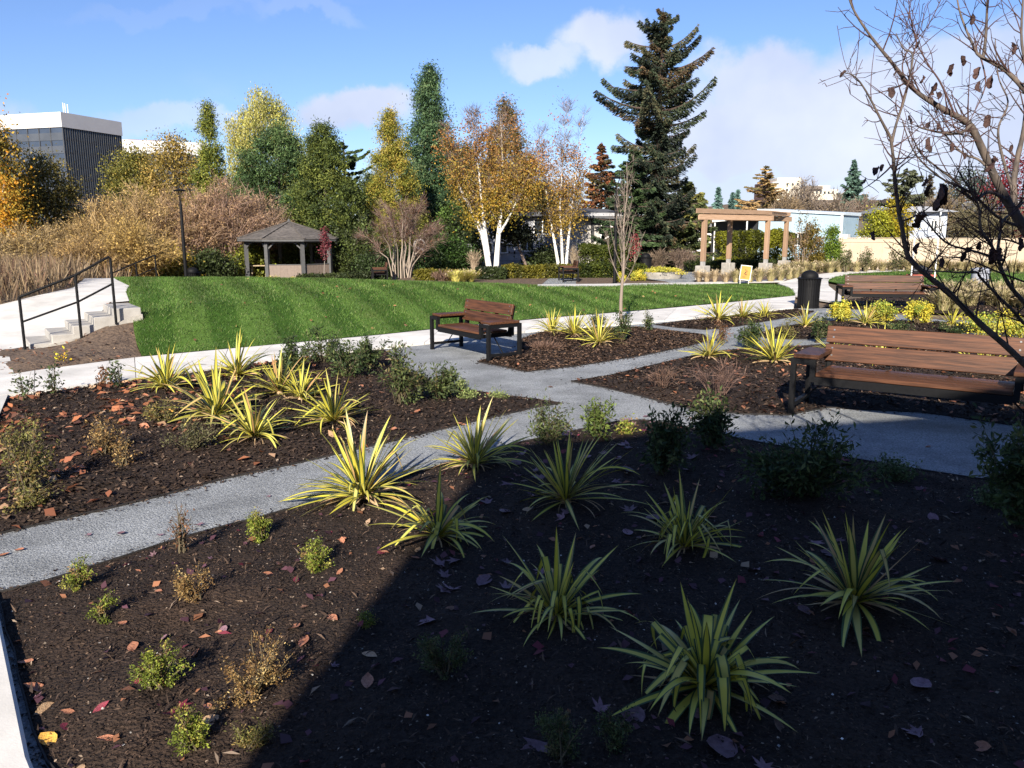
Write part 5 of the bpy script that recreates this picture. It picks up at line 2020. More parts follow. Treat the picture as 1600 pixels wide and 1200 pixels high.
bare_shrub("small dry red-brown heap beside the low ground cover", 690, 33.6, 424, 34, 70, 40, 900, 0.2, 0.015, (0.20, 0.13, 0.095), None, 0, 0.05, None, None, 0.01, "twig_clump", arch=0.6)

# ---- trees on the right skyline
SK = "distant skyline trees"
conifer("brown cedar with layered branches above the pergola", 1186, 74, 258, 108, [(0, .8), (.25, 1.0), (.5, .75), (.8, .35), (1, .05)], [(*alb(135, 110, 72), 3), (*alb(105, 88, 58), 3), (*alb(88, 82, 52), 2)], 71, 80, 70, 0.12, 0.1, 0.5, 0.15, 0.2, hang=0.1)
conifer("blue-green spruce on the skyline right of the tan building", 1321, 90, 248, 66, CONE, [(*alb(82, 104, 90), 3), (*alb(62, 82, 72), 3)], 72, 120, 50, 0.1, 0.2, 0.6, 0.2, 0.25)
conifer("dark spreading cedar on the skyline behind the bare stem", 1402, 75, 262, 96, [(0, .9), (.3, 1.0), (.6, .8), (.85, .5), (1, .1)], [(*alb(80, 84, 62), 3), (*alb(58, 62, 46), 3)], 73, 70, 60, 0.05, 0.1, 0.55, 0.17, 0.2)
for i, (x, yt, w, lab) in enumerate(((1116, 292, 22, "small haze-tinted fir on the far skyline behind the pergola's left beam"), (1138, 300, 20, "shorter of two paired far firs left of the brown cedar"), (1146, 296, 20, "taller of two paired far firs left of the brown cedar"))):
    conifer(lab, x, 130, yt, w, CONE, [(*alb(92, 118, 110), 3), (*alb(75, 98, 92), 3)], 74 + i, 60, 30, 0.1, 0.2, 0.9, 0.35, 0.2)  # distance haze put into the needle colours as a paler, bluer tint
for i, (x, Y, yt, w, c, lab) in enumerate(((1248, 66, 275, 70, (0.22, 0.18, 0.15), "grey bare tree in front of the tan hill building"), (1290, 64, 305, 90, (0.22, 0.175, 0.14), "low grey twiggy tree above the mobile home roof"),
                                           (1340, 66, 312, 80, (0.22, 0.165, 0.13), "brown twiggy tree above the end of the mobile home"), (1222, 64, 300, 60, (0.24, 0.18, 0.12), "tawny twiggy tree beside the brown cedar"),
                                           (1470, 62, 300, 110, (0.21, 0.16, 0.10), "tawny bare tree behind the white house"), (1530, 58, 310, 110, (0.18, 0.16, 0.10), "olive bare tree behind the fence")
                                           )):
    bare_shrub(lab, x, Y, yt, w, 80 + i, 60, 3600, 0.9, 0.035, c, [(c[0] * 1.1, c[1] * 1.05, c[2] * 0.8, 1)], 1800, 0.14, None, None, 0.05, "bare_tree", "tree", arch=0.35)
broadleaf("dark red leaved maple behind the bare near tree", 1582, 60, 244, 110, ROUND, [(*alb(120, 42, 48), 3), (*alb(90, 34, 40), 3), (*alb(145, 60, 60), 1)], 90, 150, 40, 0.22, 0.5, 0.15)
broadleaf("grey green broad tree on the right skyline", 1500, 95, 268, 70, ROUND, [(*alb(80, 90, 80), 3), (*alb(62, 72, 62), 2)], 91, 120, 40, 0.3, 0.7, 0.1)
conifer("thin dark fir between the skyline cedar and the grey green tree", 1438, 95, 272, 40, CONE, [(*alb(85, 82, 66), 3), (*alb(70, 66, 54), 3)], 92, 60, 40, 0.1, 0.2, 0.7, 0.24, 0.2)
conifer("olive fir peeking between spruce and pergola", 1090, 60, 300, 60, CONE, [(*alb(110, 112, 60), 3), (*alb(82, 88, 48), 3)], 93, 90, 50, 0.15, 0.2, 0.5, 0.16, 0.2)

# ---- staked saplings
def sapling(label, px, py, ytop, wpx, seed, Y=None, nb=26, col=(0.30, 0.24, 0.18), tr=0.035, pal=None, nleaf=0, fork=0.30, twn=700, leaf=0.08):
    g = np.random.default_rng(seed)
    if Y is None:
        loc = W(px, py)
        Y = loc[1]
    else:
        loc = gpos(px, Y)
    H = ztop(px, ytop, Y) - loc[2]
    Rm = wpx * Y / FOCAL / 2
    ax = np.column_stack([g.normal(size=12).cumsum() * 0.006 * H, g.normal(size=12).cumsum() * 0.004 * H, np.linspace(-0.1, H * 0.93, 12)])
    ax[0, :2] = 0
    lines = [(ax, np.linspace(tr, tr * 0.12, 12))]
    tw, ends = [], []
    for i in range(nb):
        t = fork + (0.92 - fork) * (i / nb) ** 1.1
        f = t * 11
        i0 = int(min(10, f))
        a0 = ax[i0] * (1 - f + i0) + ax[i0 + 1] * (f - i0)
        az = i * 2.4 + g.normal() * 0.3
        r = Rm * g.uniform(0.55, 1.05) * (1.15 - t)
        e = a0 + np.array([np.cos(az) * r, np.sin(az) * r, min(H - a0[2], r * g.uniform(1.4, 2.6) + 0.1 * H)])
        m = a0 * 0.55 + e * 0.45 + np.array([np.cos(az) * r * 0.35, np.sin(az) * r * 0.35, -0.10 * r])
        bl = curve3(a0, m, e, 7)
        lines.append((bl, np.linspace(tr * 0.26 * (1.2 - t), 0.003, 7)))
        for j in range(3):
            k = int(g.integers(1, 6))
            d = unit((bl[k + 1] - bl[k] + g.normal(size=3) * 0.06 * 0.8)[None])[0]
            l2 = r * g.uniform(0.25, 0.7)
            e2 = bl[k] + d * l2 + np.array([0, 0, 0.15 * l2])
            lines.append((curve3(bl[k], (bl[k] + e2) / 2 + g.normal(size=3) * 0.02, e2, 4), np.linspace(tr * 0.14, 0.003, 4)))
            ends += [bl[k], e2]
        ends += list(bl[2:])
    E = np.array(ends)
    i = g.integers(0, len(E), twn)
    D = unit(g.normal(size=(twn, 3)) * 0.6 + np.array([0, 0, 0.8]))
    tl = g.uniform(0.05, 0.25, twn) * H / 3
    V, F = rhombs(E[i] + D * tl[:, None] * 0.5, D, perp(g, D), tl, 0.008, 0.03)
    parts = [(V, F, tint(g, twn, [(*col, 1)], None, 0.25))]
    if nleaf:
        i = g.integers(0, len(E), nleaf)
        d = rand_dirs(g, nleaf)
        v2, f2 = rhombs(E[i] + g.normal(size=(nleaf, 3)) * 0.07, d, perp(g, d), leaf * g.uniform(0.6, 1.4, nleaf), leaf * 0.7, 0.08)
        parts.append((v2, f2, tint(g, nleaf, pal, None, 0.2)))
    V, F, Cc = join(parts)
    return put("sapling", label, "tree", None, loc, V, F, Cc, FOL, "crown", tubes_np(lines, 7, col, g, 0.12))


sapling("bare pale-barked young tree in the mulch near the six foot bench", 973, 508, 244, 70, 5, None, 22, (0.22, 0.175, 0.14), 0.045, None, 0, 0.28, 420)
sapling("small red-leaved sapling in front of the gazebo", 507, 436, 354, 20, 6, 36.5, 16, (0.30, 0.26, 0.22), 0.022, [(*alb(150, 75, 80), 3), (*alb(120, 60, 70), 2)], 900, 0.45, 100)
sapling("thin sapling with crimson leaf tips left of the far bin", 991, 430, 362, 26, 7, 37.5, 16, (0.34, 0.26, 0.18), 0.022, [(*alb(165, 60, 70), 1)], 260, 0.35, 200)

# ================================================================== BUILDINGS BEYOND
WHITE = pmat("white_paint", (0.72, 0.71, 0.69), (0.66, 0.65, 0.63), rough=0.6)
GLASS = pmat("tower_glass", (0.050, 0.062, 0.088), (0.032, 0.040, 0.058), scale=0.12, rough=0.12, spec=0.8)
PANE = pmat("window_pane", (0.015, 0.02, 0.025), (0.03, 0.035, 0.04), scale=0.8, rough=0.06, spec=0.8)


def glass_tower():
    D = 215.0
    K = Vector(P(111, 340, D))
    K.z = -1
    top = P(111, 175, D)[2] + 1
    z1 = P(112, 198.5, D)[2] + 1
    root = empty("office_tower", K, 0, "dark glass office tower with a white parapet band", "building")
    dl, dr = Vector((-0.954, 0.30, 0)).normalized(), Vector((0.30, 0.954, 0)).normalized()
    Ll, Lr = 46.0, 20.0
    c = [Vector((0, 0, 0)), dr * Lr, dr * Lr + dl * Ll, dl * Ll]
    MB().prism([(p.x, p.y) for p in c], 0, z1).build("glass_wall", GLASS, root)
    conc = pmat("tower_parapet", (0.62, 0.60, 0.57), (0.56, 0.54, 0.52), scale=0.1, rough=0.8)
    o = 0.35
    c2 = [-(dl + dr) * o, dr * (Lr + o) - dl * o, dr * (Lr + o) + dl * (Ll + o), dl * (Ll + o) - dr * o]
    MB().prism([(p.x, p.y) for p in c2], z1, top).build("parapet", conc, root)
    mul = pmat("tower_mullion", (0.035, 0.038, 0.046), rough=0.5)
    band = pmat("tower_spandrel", (0.075, 0.082, 0.095), (0.06, 0.066, 0.078), scale=0.3, rough=0.2)
    n = 27
    for i in range(n + 1):
        p = dr * (Lr * i / n) - dl * 0.10
        MB().box(p.x - 0.11, p.x + 0.11, p.y - 0.11, p.y + 0.11, 0.2, z1 - 0.01).build("mullion", mul, root)
    fl = 9
    for k in range(fl):
        z = z1 - (k + 1) * (z1 / fl)
        m = MB()
        a, b = -dl * 0.06, dr * Lr - dl * 0.06
        m.bar((a.x, a.y, z + 0.3), (b.x, b.y, z + 0.3), 0.14, 0.5)
        m.build("spandrel", mul, root)
        m = MB()
        a, b = -dr * 0.06, dl * Ll - dr * 0.06
        m.bar((a.x, a.y, z + 1.0), (b.x, b.y, z + 1.0), 0.14, 1.9)
        m.build("spandrel", band, root)
    for i in range(1, 12):
        p = dl * (Ll * i / 12) - dr * 0.14
        MB().box(p.x - 0.08, p.x + 0.08, p.y - 0.08, p.y + 0.08, 0.2, z1 - 0.01).build("mullion", mul, root)
    for (x, y) in ((3, 2), (4.2, 2.6), (5.4, 3.0)):
        q = dr * x + dl * y
        MB().tube([(q.x, q.y, top - 0.1), (q.x, q.y, top + 2.8)], 0.12, 6).build("antenna", WHITE, root)
    # second, lower block behind
    D2 = 262.0
    a, b = P(190, 340, D2), P(330, 340, D2 + 12)
    zt, zm = P(240, 217.5, D2)[2], P(240, 238, D2)[2]
    r2 = empty("office_block", (a[0], a[1], 0), math.atan2(b[1] - a[1], b[0] - a[0]), "lower white-topped office block behind the glass tower", "building")
    L = math.hypot(b[0] - a[0], b[1] - a[1])
    MB().box(0, L, 0, 30, -1, zm).build("glass_wall", GLASS, r2)
    MB().box(-0.4, L + 0.4, -0.4, 30.4, zm, zt).build("parapet", pmat("block_parapet", (0.74, 0.73, 0.71), rough=0.7), r2)
    MB().box(L * 0.15, L * 0.5, 8, 20, zt, zt + 1.0).build("roof_plant", pmat("roof_plant", (0.25, 0.14, 0.12), rough=0.8), r2)
    for k in range(5):
        MB().box(0.3, L - 0.3, -0.10, -0.003, zm - 3.6 * (k + 1), zm - 3.6 * (k + 1) + 1.0).build("spandrel", mul, r2)


glass_tower()


def window(root, M, x0, x1, z0, z1, fr=WHITE, mull=1, depth=0.05):
    w = MB().box(x0, x1, -0.02, -0.003, z0, z1, M).build("window", PANE, root)
    f = MB()
    t = 0.07
    f.box(x0 - t, x1 + t, -depth, 0.0, z1, z1 + t, M).build("frame", fr, w)
    MB().box(x0 - t, x1 + t, -depth - 0.02, 0.0, z0 - t, z0, M).build("sill", fr, w)
    MB().box(x0 - t, x0, -depth, 0.0, z0, z1, M).build("frame", fr, w)
    MB().box(x1, x1 + t, -depth, 0.0, z0, z1, M).build("frame", fr, w)
    for i in range(mull):
        x = x0 + (x1 - x0) * (i + 1) / (mull + 1)
        MB().box(x - 0.03, x + 0.03, -depth + 0.01, -0.021, z0, z1, M).build("mullion", fr, w)


def grey_house():
    Y = 44.0
    a = gpos(690, Y)
    root = empty("grey_house", (a[0], a[1], -0.2), 0, "split level grey and beige house behind the two birches", "house")
    grey = pmat("house_grey", (0.34, 0.35, 0.38), (0.30, 0.31, 0.34), scale=2, rough=0.8)
    beige = pmat("house_beige", (0.48, 0.45, 0.41), (0.40, 0.375, 0.34), scale=1.5, rough=0.85)
    roof = pmat("house_roof", (0.10, 0.10, 0.105), (0.07, 0.07, 0.075), scale=4, rough=0.9)
    stone = pmat("house_stone", (0.48, 0.45, 0.42), (0.18, 0.17, 0.16), scale=7, rough=0.9, bump=0.6, bscale=9)
    ppm = FOCAL / Y
    X = lambda px: (px - 690) / ppm
    Z = lambda py: P(800, py, Y)[2] + 0.2
    MB().box(X(730), X(862), 0, 6, 0, Z(338)).build("wall", grey, root)
    MB().box(X(846), X(872), -0.04, -0.003, 0, Z(393)).build("stone_base", stone, root)
    for i in range(1, 5):
        MB().box(X(730.5), X(861), -0.012, -0.003, Z(420) + i * 0.42, Z(420) + i * 0.42 + 0.02).build("siding_joint", roof, root)
    MB().box(X(727), X(868), -0.5, 6.4, Z(338), Z(332)).build("roof", roof, root)
    I = Matrix.Identity(4)
    window(root, I, X(752), X(768), Z(394), Z(380))
    window(root, I, X(772), X(791), Z(394), Z(380))
    window(root, I, X(813), X(832), Z(391), Z(376))
    window(root, I, X(834), X(858), Z(365), Z(343), mull=1)
    MB().box(X(802), X(804), -0.06, -0.003, Z(397), Z(392)).build("wall_lamp", BLACK, root)
    M = Matrix.Translation((0, -1.2, 0))
    w = MB().box(X(862), X(950), -1.2, 5, 0, Z(338)).build("wall", beige, root)
    # low slope roof with wide fascia
    m = MB()
    vs = [(X(856), -1.9, Z(340)), (X(962), -1.9, Z(343)), (X(962), 5.6, Z(343)), (X(856), 5.6, Z(340)),
          (X(856), -1.9, Z(331)), (X(962), -1.9, Z(334)), (X(962), 5.6, Z(322)), (X(856), 5.6, Z(319))]
    m.add(vs, ((0, 3, 2, 1), (4, 5, 6, 7), (0, 1, 5, 4), (1, 2, 6, 5), (2, 3, 7, 6), (3, 0, 4, 7))).build("roof", roof, root)
    MB().box(X(855), X(963), -1.96, -1.905, Z(339), Z(334)).build("fascia", pmat("fascia_grey", (0.35, 0.35, 0.36), rough=0.7), root)
    MB().box(X(917), X(922), -1.26, -1.203, Z(378), Z(344)).build("door", pmat("house_door", (0.03, 0.03, 0.032), rough=0.6), root)
    window(root, M, X(933), X(946), Z(372), Z(346), mull=0)
    MB().tube([(X(935), -2.4, Z(372)), (X(962), -2.4, Z(357))], 0.04, 6).build("stair_rail", WHITE, root)
    q = gpos(657, 42.5)
    # small white arched garden gate and grey shed door seen through the shrubs
    g = empty("garden_arch", q, 0, "small white arched garden ornament among the dark shrubs", "arch")
    arc = [(-0.30, 0, 0.0)] + [(-0.30 * math.cos(t), 0, 1.35 + 0.32 * math.sin(t)) for t in np.linspace(0, math.pi, 11)] + [(0.30, 0, 0.0)]
    MB().tube(arc, 0.05, 6).build("hoop", WHITE, g)
    MB().box(-0.27, 0.27, 0.02, 0.05, 0.6, 1.3).build("panel", pmat("arch_panel", (0.30, 0.32, 0.42), rough=0.6), g)
    q = gpos(724, 41.6)
    s = empty("garden_shed", q, 0, "narrow grey shed with white corner trim behind the rhododendron", "shed")
    MB().box(-0.3, 0.42, 0, 0.8, -0.1, 1.35).build("wall", grey, s)
    MB().box(0.34, 0.44, -0.03, -0.003, -0.1, 1.37).build("corner_trim", WHITE, s)
    MB().box(-0.36, 0.5, -0.1, 0.9, 1.37, 1.44).build("roof", roof, s)


grey_house()


def neighbours():
    # leaning trunk in front of the grey house
    broadleaf("leaning dark pine trunk with drooping boughs before the grey house", 829, 40.5, 346, 62, [(0, .1), (.5, .4), (.7, 1.0), (.9, .8), (1, .3)],
              [(*alb(46, 52, 32), 3), (*alb(34, 40, 28), 3), (*alb(70, 70, 42), 1)], 9, 80, 46, 0.18, 0.32, 0.66, 0.1, 0.11, bark=(0.16, 0.12, 0.10), lean=-0.45, name="leaning_pine", branch_n=30, inner=0.2)
    # white shed with porch posts
    Y = 45.0
    ppm = FOCAL / Y
    a = gpos(1010, Y)
    X = lambda px: (px - 1010) / ppm
    Z = lambda py: P(800, py, Y)[2]
    root = empty("porch_shed", (a[0], a[1], 0), 0, "white and grey porch with screened openings left of the twig hedge", "shed")
    lt = pmat("shed_wall", (0.36, 0.37, 0.40), (0.32, 0.33, 0.36), rough=0.8)
    dk = pmat("screen_dark", (0.05, 0.052, 0.055), rough=0.6)
    MB().box(X(1008), X(1062), 0.3, 4, -0.1, Z(353)).build("wall", lt, root)
    for i in range(10):
        MB().box(X(1035), X(1056), 0.27, 0.297, Z(384) + i * 0.11, Z(384) + i * 0.11 + 0.085).build("siding_board", lt, root)
    MB().box(X(1013), X(1033), 0.26, 0.297, Z(383), Z(364)).build("screen", dk, root)
    for px in (1013, 1033, 1052):
        MB().box(X(px), X(px) + 0.11, -0.25, -0.14, -0.1, Z(354)).build("post", WHITE, root)
    MB().box(X(1010), X(1037), -0.24, -0.16, Z(384), Z(382)).build("rail", WHITE, root)
    vs = [(X(1006), -0.6, Z(357)), (X(1066), -0.6, Z(357)), (X(1066), 4.4, Z(352)), (X(1006), 4.4, Z(352))]
    MB().prism([(X(1006), -0.6), (X(1066), -0.6), (X(1066), 4.4), (X(1006), 4.4)], Z(355.5), Z(352)).build("roof", pmat("shed_roof", (0.42, 0.42, 0.43), rough=0.7), root)
    # long grey-roofed building further back, white wall below
    Y = 62.0
    ppm2 = FOCAL / Y
    a = gpos(1036, Y)
    root = empty("grey_roofed_house", (a[0], a[1], 0), 0, "long low white house with plain grey roof behind the pergola", "house")
    X2 = lambda px: (px - 1036) / ppm2
    Z2 = lambda py: P(800, py, Y)[2]
    MB().box(0, X2(1180), 0.5, 7, -0.1, Z2(353)).build("wall", WHITE, root)
    m = MB()
    m.add([(-0.5, -0.2, Z2(356)), (X2(1186), -0.2, Z2(356)), (X2(1186), 4, Z2(338)), (-0.5, 4, Z2(338)), (-0.5, 8, Z2(354)), (X2(1186), 8, Z2(354))],
          ((0, 1, 2, 3), (3, 2, 5, 4), (0, 3, 4), (1, 5, 2), (0, 4, 5, 1))).build("roof", pmat("grey_roof", (0.27, 0.26, 0.25), (0.23, 0.22, 0.21), scale=3, rough=0.9), root)
    # white carport gable
    Y = 52.0
    ppm3 = FOCAL / Y
    a = gpos(1068, Y)
    X3 = lambda px: (px - 1068) / ppm3
    Z3 = lambda py: P(800, py, Y)[2]
    root = empty("white_carport", (a[0], a[1], 0), 0, "white carport with slanted roof between the twig hedge and pergola post", "carport")
    MB().box(0, X3(1101), 0.2, 3.5, -0.1, Z3(372)).build("wall", pmat("carport_wall", (0.62, 0.61, 0.57), (0.5, 0.49, 0.46), scale=3, rough=0.8), root)
    m = MB()
    m.add([(X3(1066), -0.2, Z3(355)), (X3(1106), -0.2, Z3(368)), (X3(1106), 3.6, Z3(366)), (X3(1066), 3.6, Z3(353)),
           (X3(1066), -0.2, Z3(352)), (X3(1106), -0.2, Z3(365)), (X3(1106), 3.6, Z3(363)), (X3(1066), 3.6, Z3(350))],
          ((0, 3, 2, 1), (4, 5, 6, 7), (0, 1, 5, 4), (1, 2, 6, 5), (2, 3, 7, 6), (3, 0, 4, 7))).build("roof", WHITE, root)
    for px in (1078, 1088, 1098):
        MB().box(X3(px), X3(px) + 0.12, 0.14, 0.197, 0, Z3(376)).build("post", WHITE, root)
    # pale blue mobile home with awning
    Y = 50.0
    ppm4 = FOCAL / Y
    a, e = Vector(P(1104, 400, 54)), Vector(P(1312, 400, 49))
    root = empty("mobile_home", (a.x, a.y, 0), math.atan2(e.y - a.y, e.x - a.x), "pale blue mobile home with a white awning behind the hedge", "house")
    L = (e.xy - a.xy).length
    blue = pmat("blue_siding", (0.34, 0.46, 0.53), (0.30, 0.41, 0.48), scale=1.2, rough=0.6)
    H0, H1 = P(1190, 329, 52)[2], P(1319, 336, 49)[2]
    m = MB()
    x1 = L * 0.40
    m.add([(x1, 0, -0.1), (L, 0, -0.1), (L, 4, -0.1), (x1, 4, -0.1), (x1, 0, H0), (L, 0, H1), (L, 4, H1), (x1, 4, H0)],
          ((0, 3, 2, 1), (4, 5, 6, 7), (0, 1, 5, 4), (1, 2, 6, 5), (2, 3, 7, 6), (3, 0, 4, 7))).build("wall", blue, root)
    MB().add([(x1 - 0.1, -0.12, H0), (L + 0.1, -0.12, H1), (L + 0.1, 4.1, H1), (x1 - 0.1, 4.1, H0), (x1 - 0.1, -0.12, H0 + 0.10), (L + 0.1, -0.12, H1 + 0.10), (L + 0.1, 4.1, H1 + 0.2), (x1 - 0.1, 4.1, H0 + 0.2)],
             ((0, 3, 2, 1), (4, 5, 6, 7), (0, 1, 5, 4), (1, 2, 6, 5), (2, 3, 7, 6), (3, 0, 4, 7))).build("roof", pmat("mh_roof", (0.62, 0.70, 0.74), rough=0.5), root)
    for i in range(1, 5):
        x = x1 + (L - x1) * i / 5
        MB().box(x - 0.012, x + 0.012, -0.012, -0.003, 0, H1 - 0.02).build("panel_joint", pmat("mh_joint", (0.36, 0.46, 0.52), rough=0.6), root)
    MB().box(L - 0.10, L + 0.05, -0.06, -0.003, -0.1, H1).build("corner_trim", WHITE, root)
    MB().box(L + 0.02, L + 0.30, 0.2, 0.9, 1.3, 1.9).build("vent_hood", WHITE, root)
    window(root, Matrix.Identity(4), x1 + 1.0, x1 + 3.3, 1.25, 1.95, mull=2)
    dk = pmat("porch_shade", (0.02, 0.022, 0.026), rough=0.6)
    MB().box(0.1, x1 - 0.003, 0.4, 3.8, -0.1, H0 - 0.55).build("porch_opening", dk, root)  # near-black block for the open porch: its shade is put into the colour
    zA = H0 - 0.55
    MB().add([(-0.5, -0.9, zA - 0.25), (x1 - 0.01, -0.9, zA + 0.05), (x1 - 0.01, 3.8, zA + 0.30), (-0.5, 3.8, zA + 0.0), (-0.5, -0.9, zA - 0.13), (x1 - 0.01, -0.9, zA + 0.22), (x1 - 0.01, 3.8, zA + 0.42), (-0.5, 3.8, zA + 0.12)],
             ((0, 3, 2, 1), (4, 5, 6, 7), (0, 1, 5, 4), (1, 2, 6, 5), (2, 3, 7, 6), (3, 0, 4, 7))).build("awning", WHITE, root)
    for i in range(4):
        x = -0.3 + (x1 - 0.2) * i / 3
        MB().box(x, x + 0.07, -0.8, -0.73, -0.1, zA - 0.1).build("awning_post", WHITE, root)
    # brown roofed house and white houses behind the fence
    def simple_house(label, px0, px1, Y, yw, yr, wall, roof, windows=()):
        a = gpos(px0, Y)
        s = Y / FOCAL
        root = empty("house", (a[0], a[1], tz(a[0], a[1]) - 0.2), 0, label, "house")
        z0 = root.location.z
        L = (px1 - px0) * s
        zw, zr = P(800, yw, Y)[2] - z0, P(800, yr, Y)[2] - z0
        MB().box(0, L, 0, 7, -0.5, zw).build("wall", wall, root)
        MB().add([(-0.5, -0.5, zw), (L + 0.5, -0.5, zw), (L + 0.5, 3.5, zr), (-0.5, 3.5, zr), (-0.5, 7.5, zw), (L + 0.5, 7.5, zw)],
                 ((0, 1, 2, 3), (3, 2, 5, 4), (0, 3, 4), (1, 5, 2), (0, 4, 5, 1))).build("roof", roof, root)
        for (wx0, wx1, wy0, wy1) in windows:
            window(root, Matrix.Identity(4), (wx0 - px0) * s, (wx1 - px0) * s, P(800, wy0, Y)[2] - z0, P(800, wy1, Y)[2] - z0, mull=1)
        return root

    brn = pmat("brown_roof", (0.15, 0.125, 0.105), (0.11, 0.09, 0.075), scale=3, rough=0.9)
    lgt = pmat("light_roof", (0.50, 0.50, 0.49), rough=0.8)
    simple_house("small white house with brown roof behind the fence end", 1318, 1372, 56, 362, 345, WHITE, brn)
    simple_house("white house with blue-grey wall and windows behind the fence", 1410, 1470, 54, 331, 320, pmat("bluegrey_wall", (0.40, 0.44, 0.52), rough=0.7), lgt, ((1446, 1454, 362, 345), (1458, 1463, 362, 345)))
    simple_house("wide white house behind the twiggy olive tree", 1545, 1700, 62, 330, 312, WHITE, lgt, ((1575, 1590, 352, 338),))
    simple_house("pale house on the rise behind the white house", 1405, 1500, 78, 322, 308, pmat("cream_wall", (0.66, 0.62, 0.54), rough=0.8), brn)
    # cream buildings on the hill
    cream = pmat("hill_cream", (0.70, 0.64, 0.52), (0.62, 0.56, 0.45), scale=0.4, rough=0.8)
    a = gpos(1205, 170)
    s = 170 / FOCAL
    root = empty("hill_apartments", (a[0], a[1], a[2] - 1), 0, "cream apartment block on the hill above the pergola", "building")
    z0 = a[2] - 1
    Zh = lambda py: P(800, py, 170)[2] - z0
    MB().box(0, 36 * s, 0, 14, -2, Zh(278)).build("wall", cream, root)
    MB().box(-8 * s, 0, 1.5, 12, -2, Zh(283)).build("balcony_wing", pmat("hill_brown", (0.22, 0.13, 0.11), rough=0.8), root)
    for k in range(3):
        MB().box(-8 * s, 2 * s, -0.6, 1.49, Zh(286 + 8 * k), Zh(284.5 + 8 * k)).build("balcony", WHITE, root)
        for j in range(3):
            MB().box((14 + 8 * j) * s, (17 + 8 * j) * s, -0.04, -0.003, Zh(290 + 9 * k), Zh(286 + 9 * k)).build("window", PANE, root)
    a = gpos(1255, 185)
    s = 185 / FOCAL
    root = empty("hill_house", (a[0], a[1], a[2] - 1), 0, "cream house with a brown roof on the hill", "building")
    z0 = a[2] - 1
    Zh = lambda py: P(800, py, 185)[2] - z0
    MB().box(0, 44 * s, 0, 12, -2, Zh(296)).build("wall", cream, root)
    MB().box(-1.0, 18 * s, -0.8, 12.5, Zh(296), Zh(291)).build("roof", brn, root)
    MB().box(18 * s + 0.02, 36 * s, 2, 11, Zh(296), Zh(289)).build("upper_storey", cream, root)
    for j in range(6):
        MB().box((4 + 6 * j) * s, (7 + 6 * j) * s, -0.04, -0.003, Zh(303), Zh(299)).build("window", PANE, root)


neighbours()


# ---- beige board fence
def beige_fence():
    Y0, Y1 = 45.0, 38.0
    a, b = Vector(P(1309, 412, Y0)), Vector(P(1900, 415, Y1))
    a.z = b.z = 0
    z1 = P(1330, 372, Y0)[2]
    d = (b - a)
    L = d.length
    root = empty("board_fence", a, math.atan2(d.y, d.x), "long beige panelled fence behind the second lawn", "fence")
    tan = pmat("fence_tan", (0.46, 0.375, 0.275), (0.40, 0.325, 0.235), scale=1.5, rough=0.85, bump=0.2, bscale=30, rnd=0.05)
    n = int(L / 2.4)
    w = L / n
    me = MB().box(0.055, w - 0.055, 0, 0.05, -0.05, z1 - 0.03).mesh("fence_panel", tan)
    mr = MB().box(0.055, w - 0.055, -0.03, -0.003, z1 - 0.22, z1 - 0.12).mesh("panel_rail", tan)
    mp = MB().box(-0.05, 0.05, -0.025, 0.075, -0.1, z1 - 0.01).mesh("fence_post", tan)
    mc = MB().box(-0.05, w + 0.02, -0.045, 0.095, z1 - 0.009, z1 + 0.03).mesh("fence_cap", tan)
    ms = MB().box(0.0, 0.02, -0.014, -0.003, 0.0, z1 - 0.23).mesh("board_joint", tan)
    for i in range(n):
        p = link("fence_panel", me, None, root, (i * w, 0, 0))
        link("panel_rail", mr, None, p, (0, 0, 0))
        for j in range(1, 5):
            link("batten", ms, None, p, (w * j / 5, 0, 0))
        link("fence_post", mp, None, root, (i * w, 0, 0))
        link("fence_cap", mc, None, root, (i * w, 0, 0))


beige_fence()

# ---- far beds, gravel pads and the oval planter
far_mulch = [P(x, 440, Y)[:2] for x, Y in ((612, 33.5), (700, 31.6), (760, 31.0), (845, 30.9), (860, 36.8), (800, 38), (640, 38.5))]
o = sheet("planting_bed", far_mulch, lambda x, y, b: terrain(x, y) + 0.03, 0.8, DRYSOIL, 1.0, 21)
tag(o, "brown mulch strip with low hedges below the birches", None, None, "structure")
far_mulch2 = [P(x, 440, Y)[:2] for x, Y in ((900, 31.0), (1000, 31.2), (1052, 31.6), (1040, 33.4), (1000, 34), (985, 39), (900, 38.5))]
o = sheet("planting_bed", far_mulch2, lambda x, y, b: terrain(x, y) + 0.03, 0.8, DRYSOIL, 1.0, 22)
tag(o, "brown mulch strip around the far lamp post", None, None, "structure")
pad = [P(x, 440, Y)[:2] for x, Y in ((845, 30.8), (900, 30.9), (901, 36.5), (1000, 36), (1040, 33.4), (1054, 31.5), (1095, 31.4), (1082, 33.8), (1110, 37), (1150, 41), (1000, 43), (850, 37))]
o = sheet("gravel_pad", pad, lambda x, y, b: terrain(x, y) + 0.02, 0.8, GRAVEL, 1.0, 23)
tag(o, "grey gravel pad around the oval planter beyond the lawn", None, None, "structure")
pb = [P(x, 440, Y)[:2] for x, Y in ((1095, 31.8), (1150, 31.9), (1215, 32.2), (1250, 34.5), (1300, 38), (1400, 41.5), (1600, 39.5), (1800, 36.5), (1800, 38.2), (1600, 41.5), (1310, 45), (1150, 44), (1105, 37), (1085, 33.8))]
o = sheet("planting_bed", pb, lambda x, y, b: terrain(x, y) + 0.04, 0.8, DRYSOIL, 1.0, 24)
tag(o, "mulch bed of ornamental grasses below the pergola and the fence", None, None, "structure")
q = gpos(1037, 35.5)
root = empty("oval_planter", q, 0.2, "low oval grey concrete planter beyond the lawn", "planter")
m = MB()
m.lathe([(0.70, -0.02), (0.86, 0.22), (0.90, 0.30), (0.82, 0.31), (0.80, 0.26)], 28)
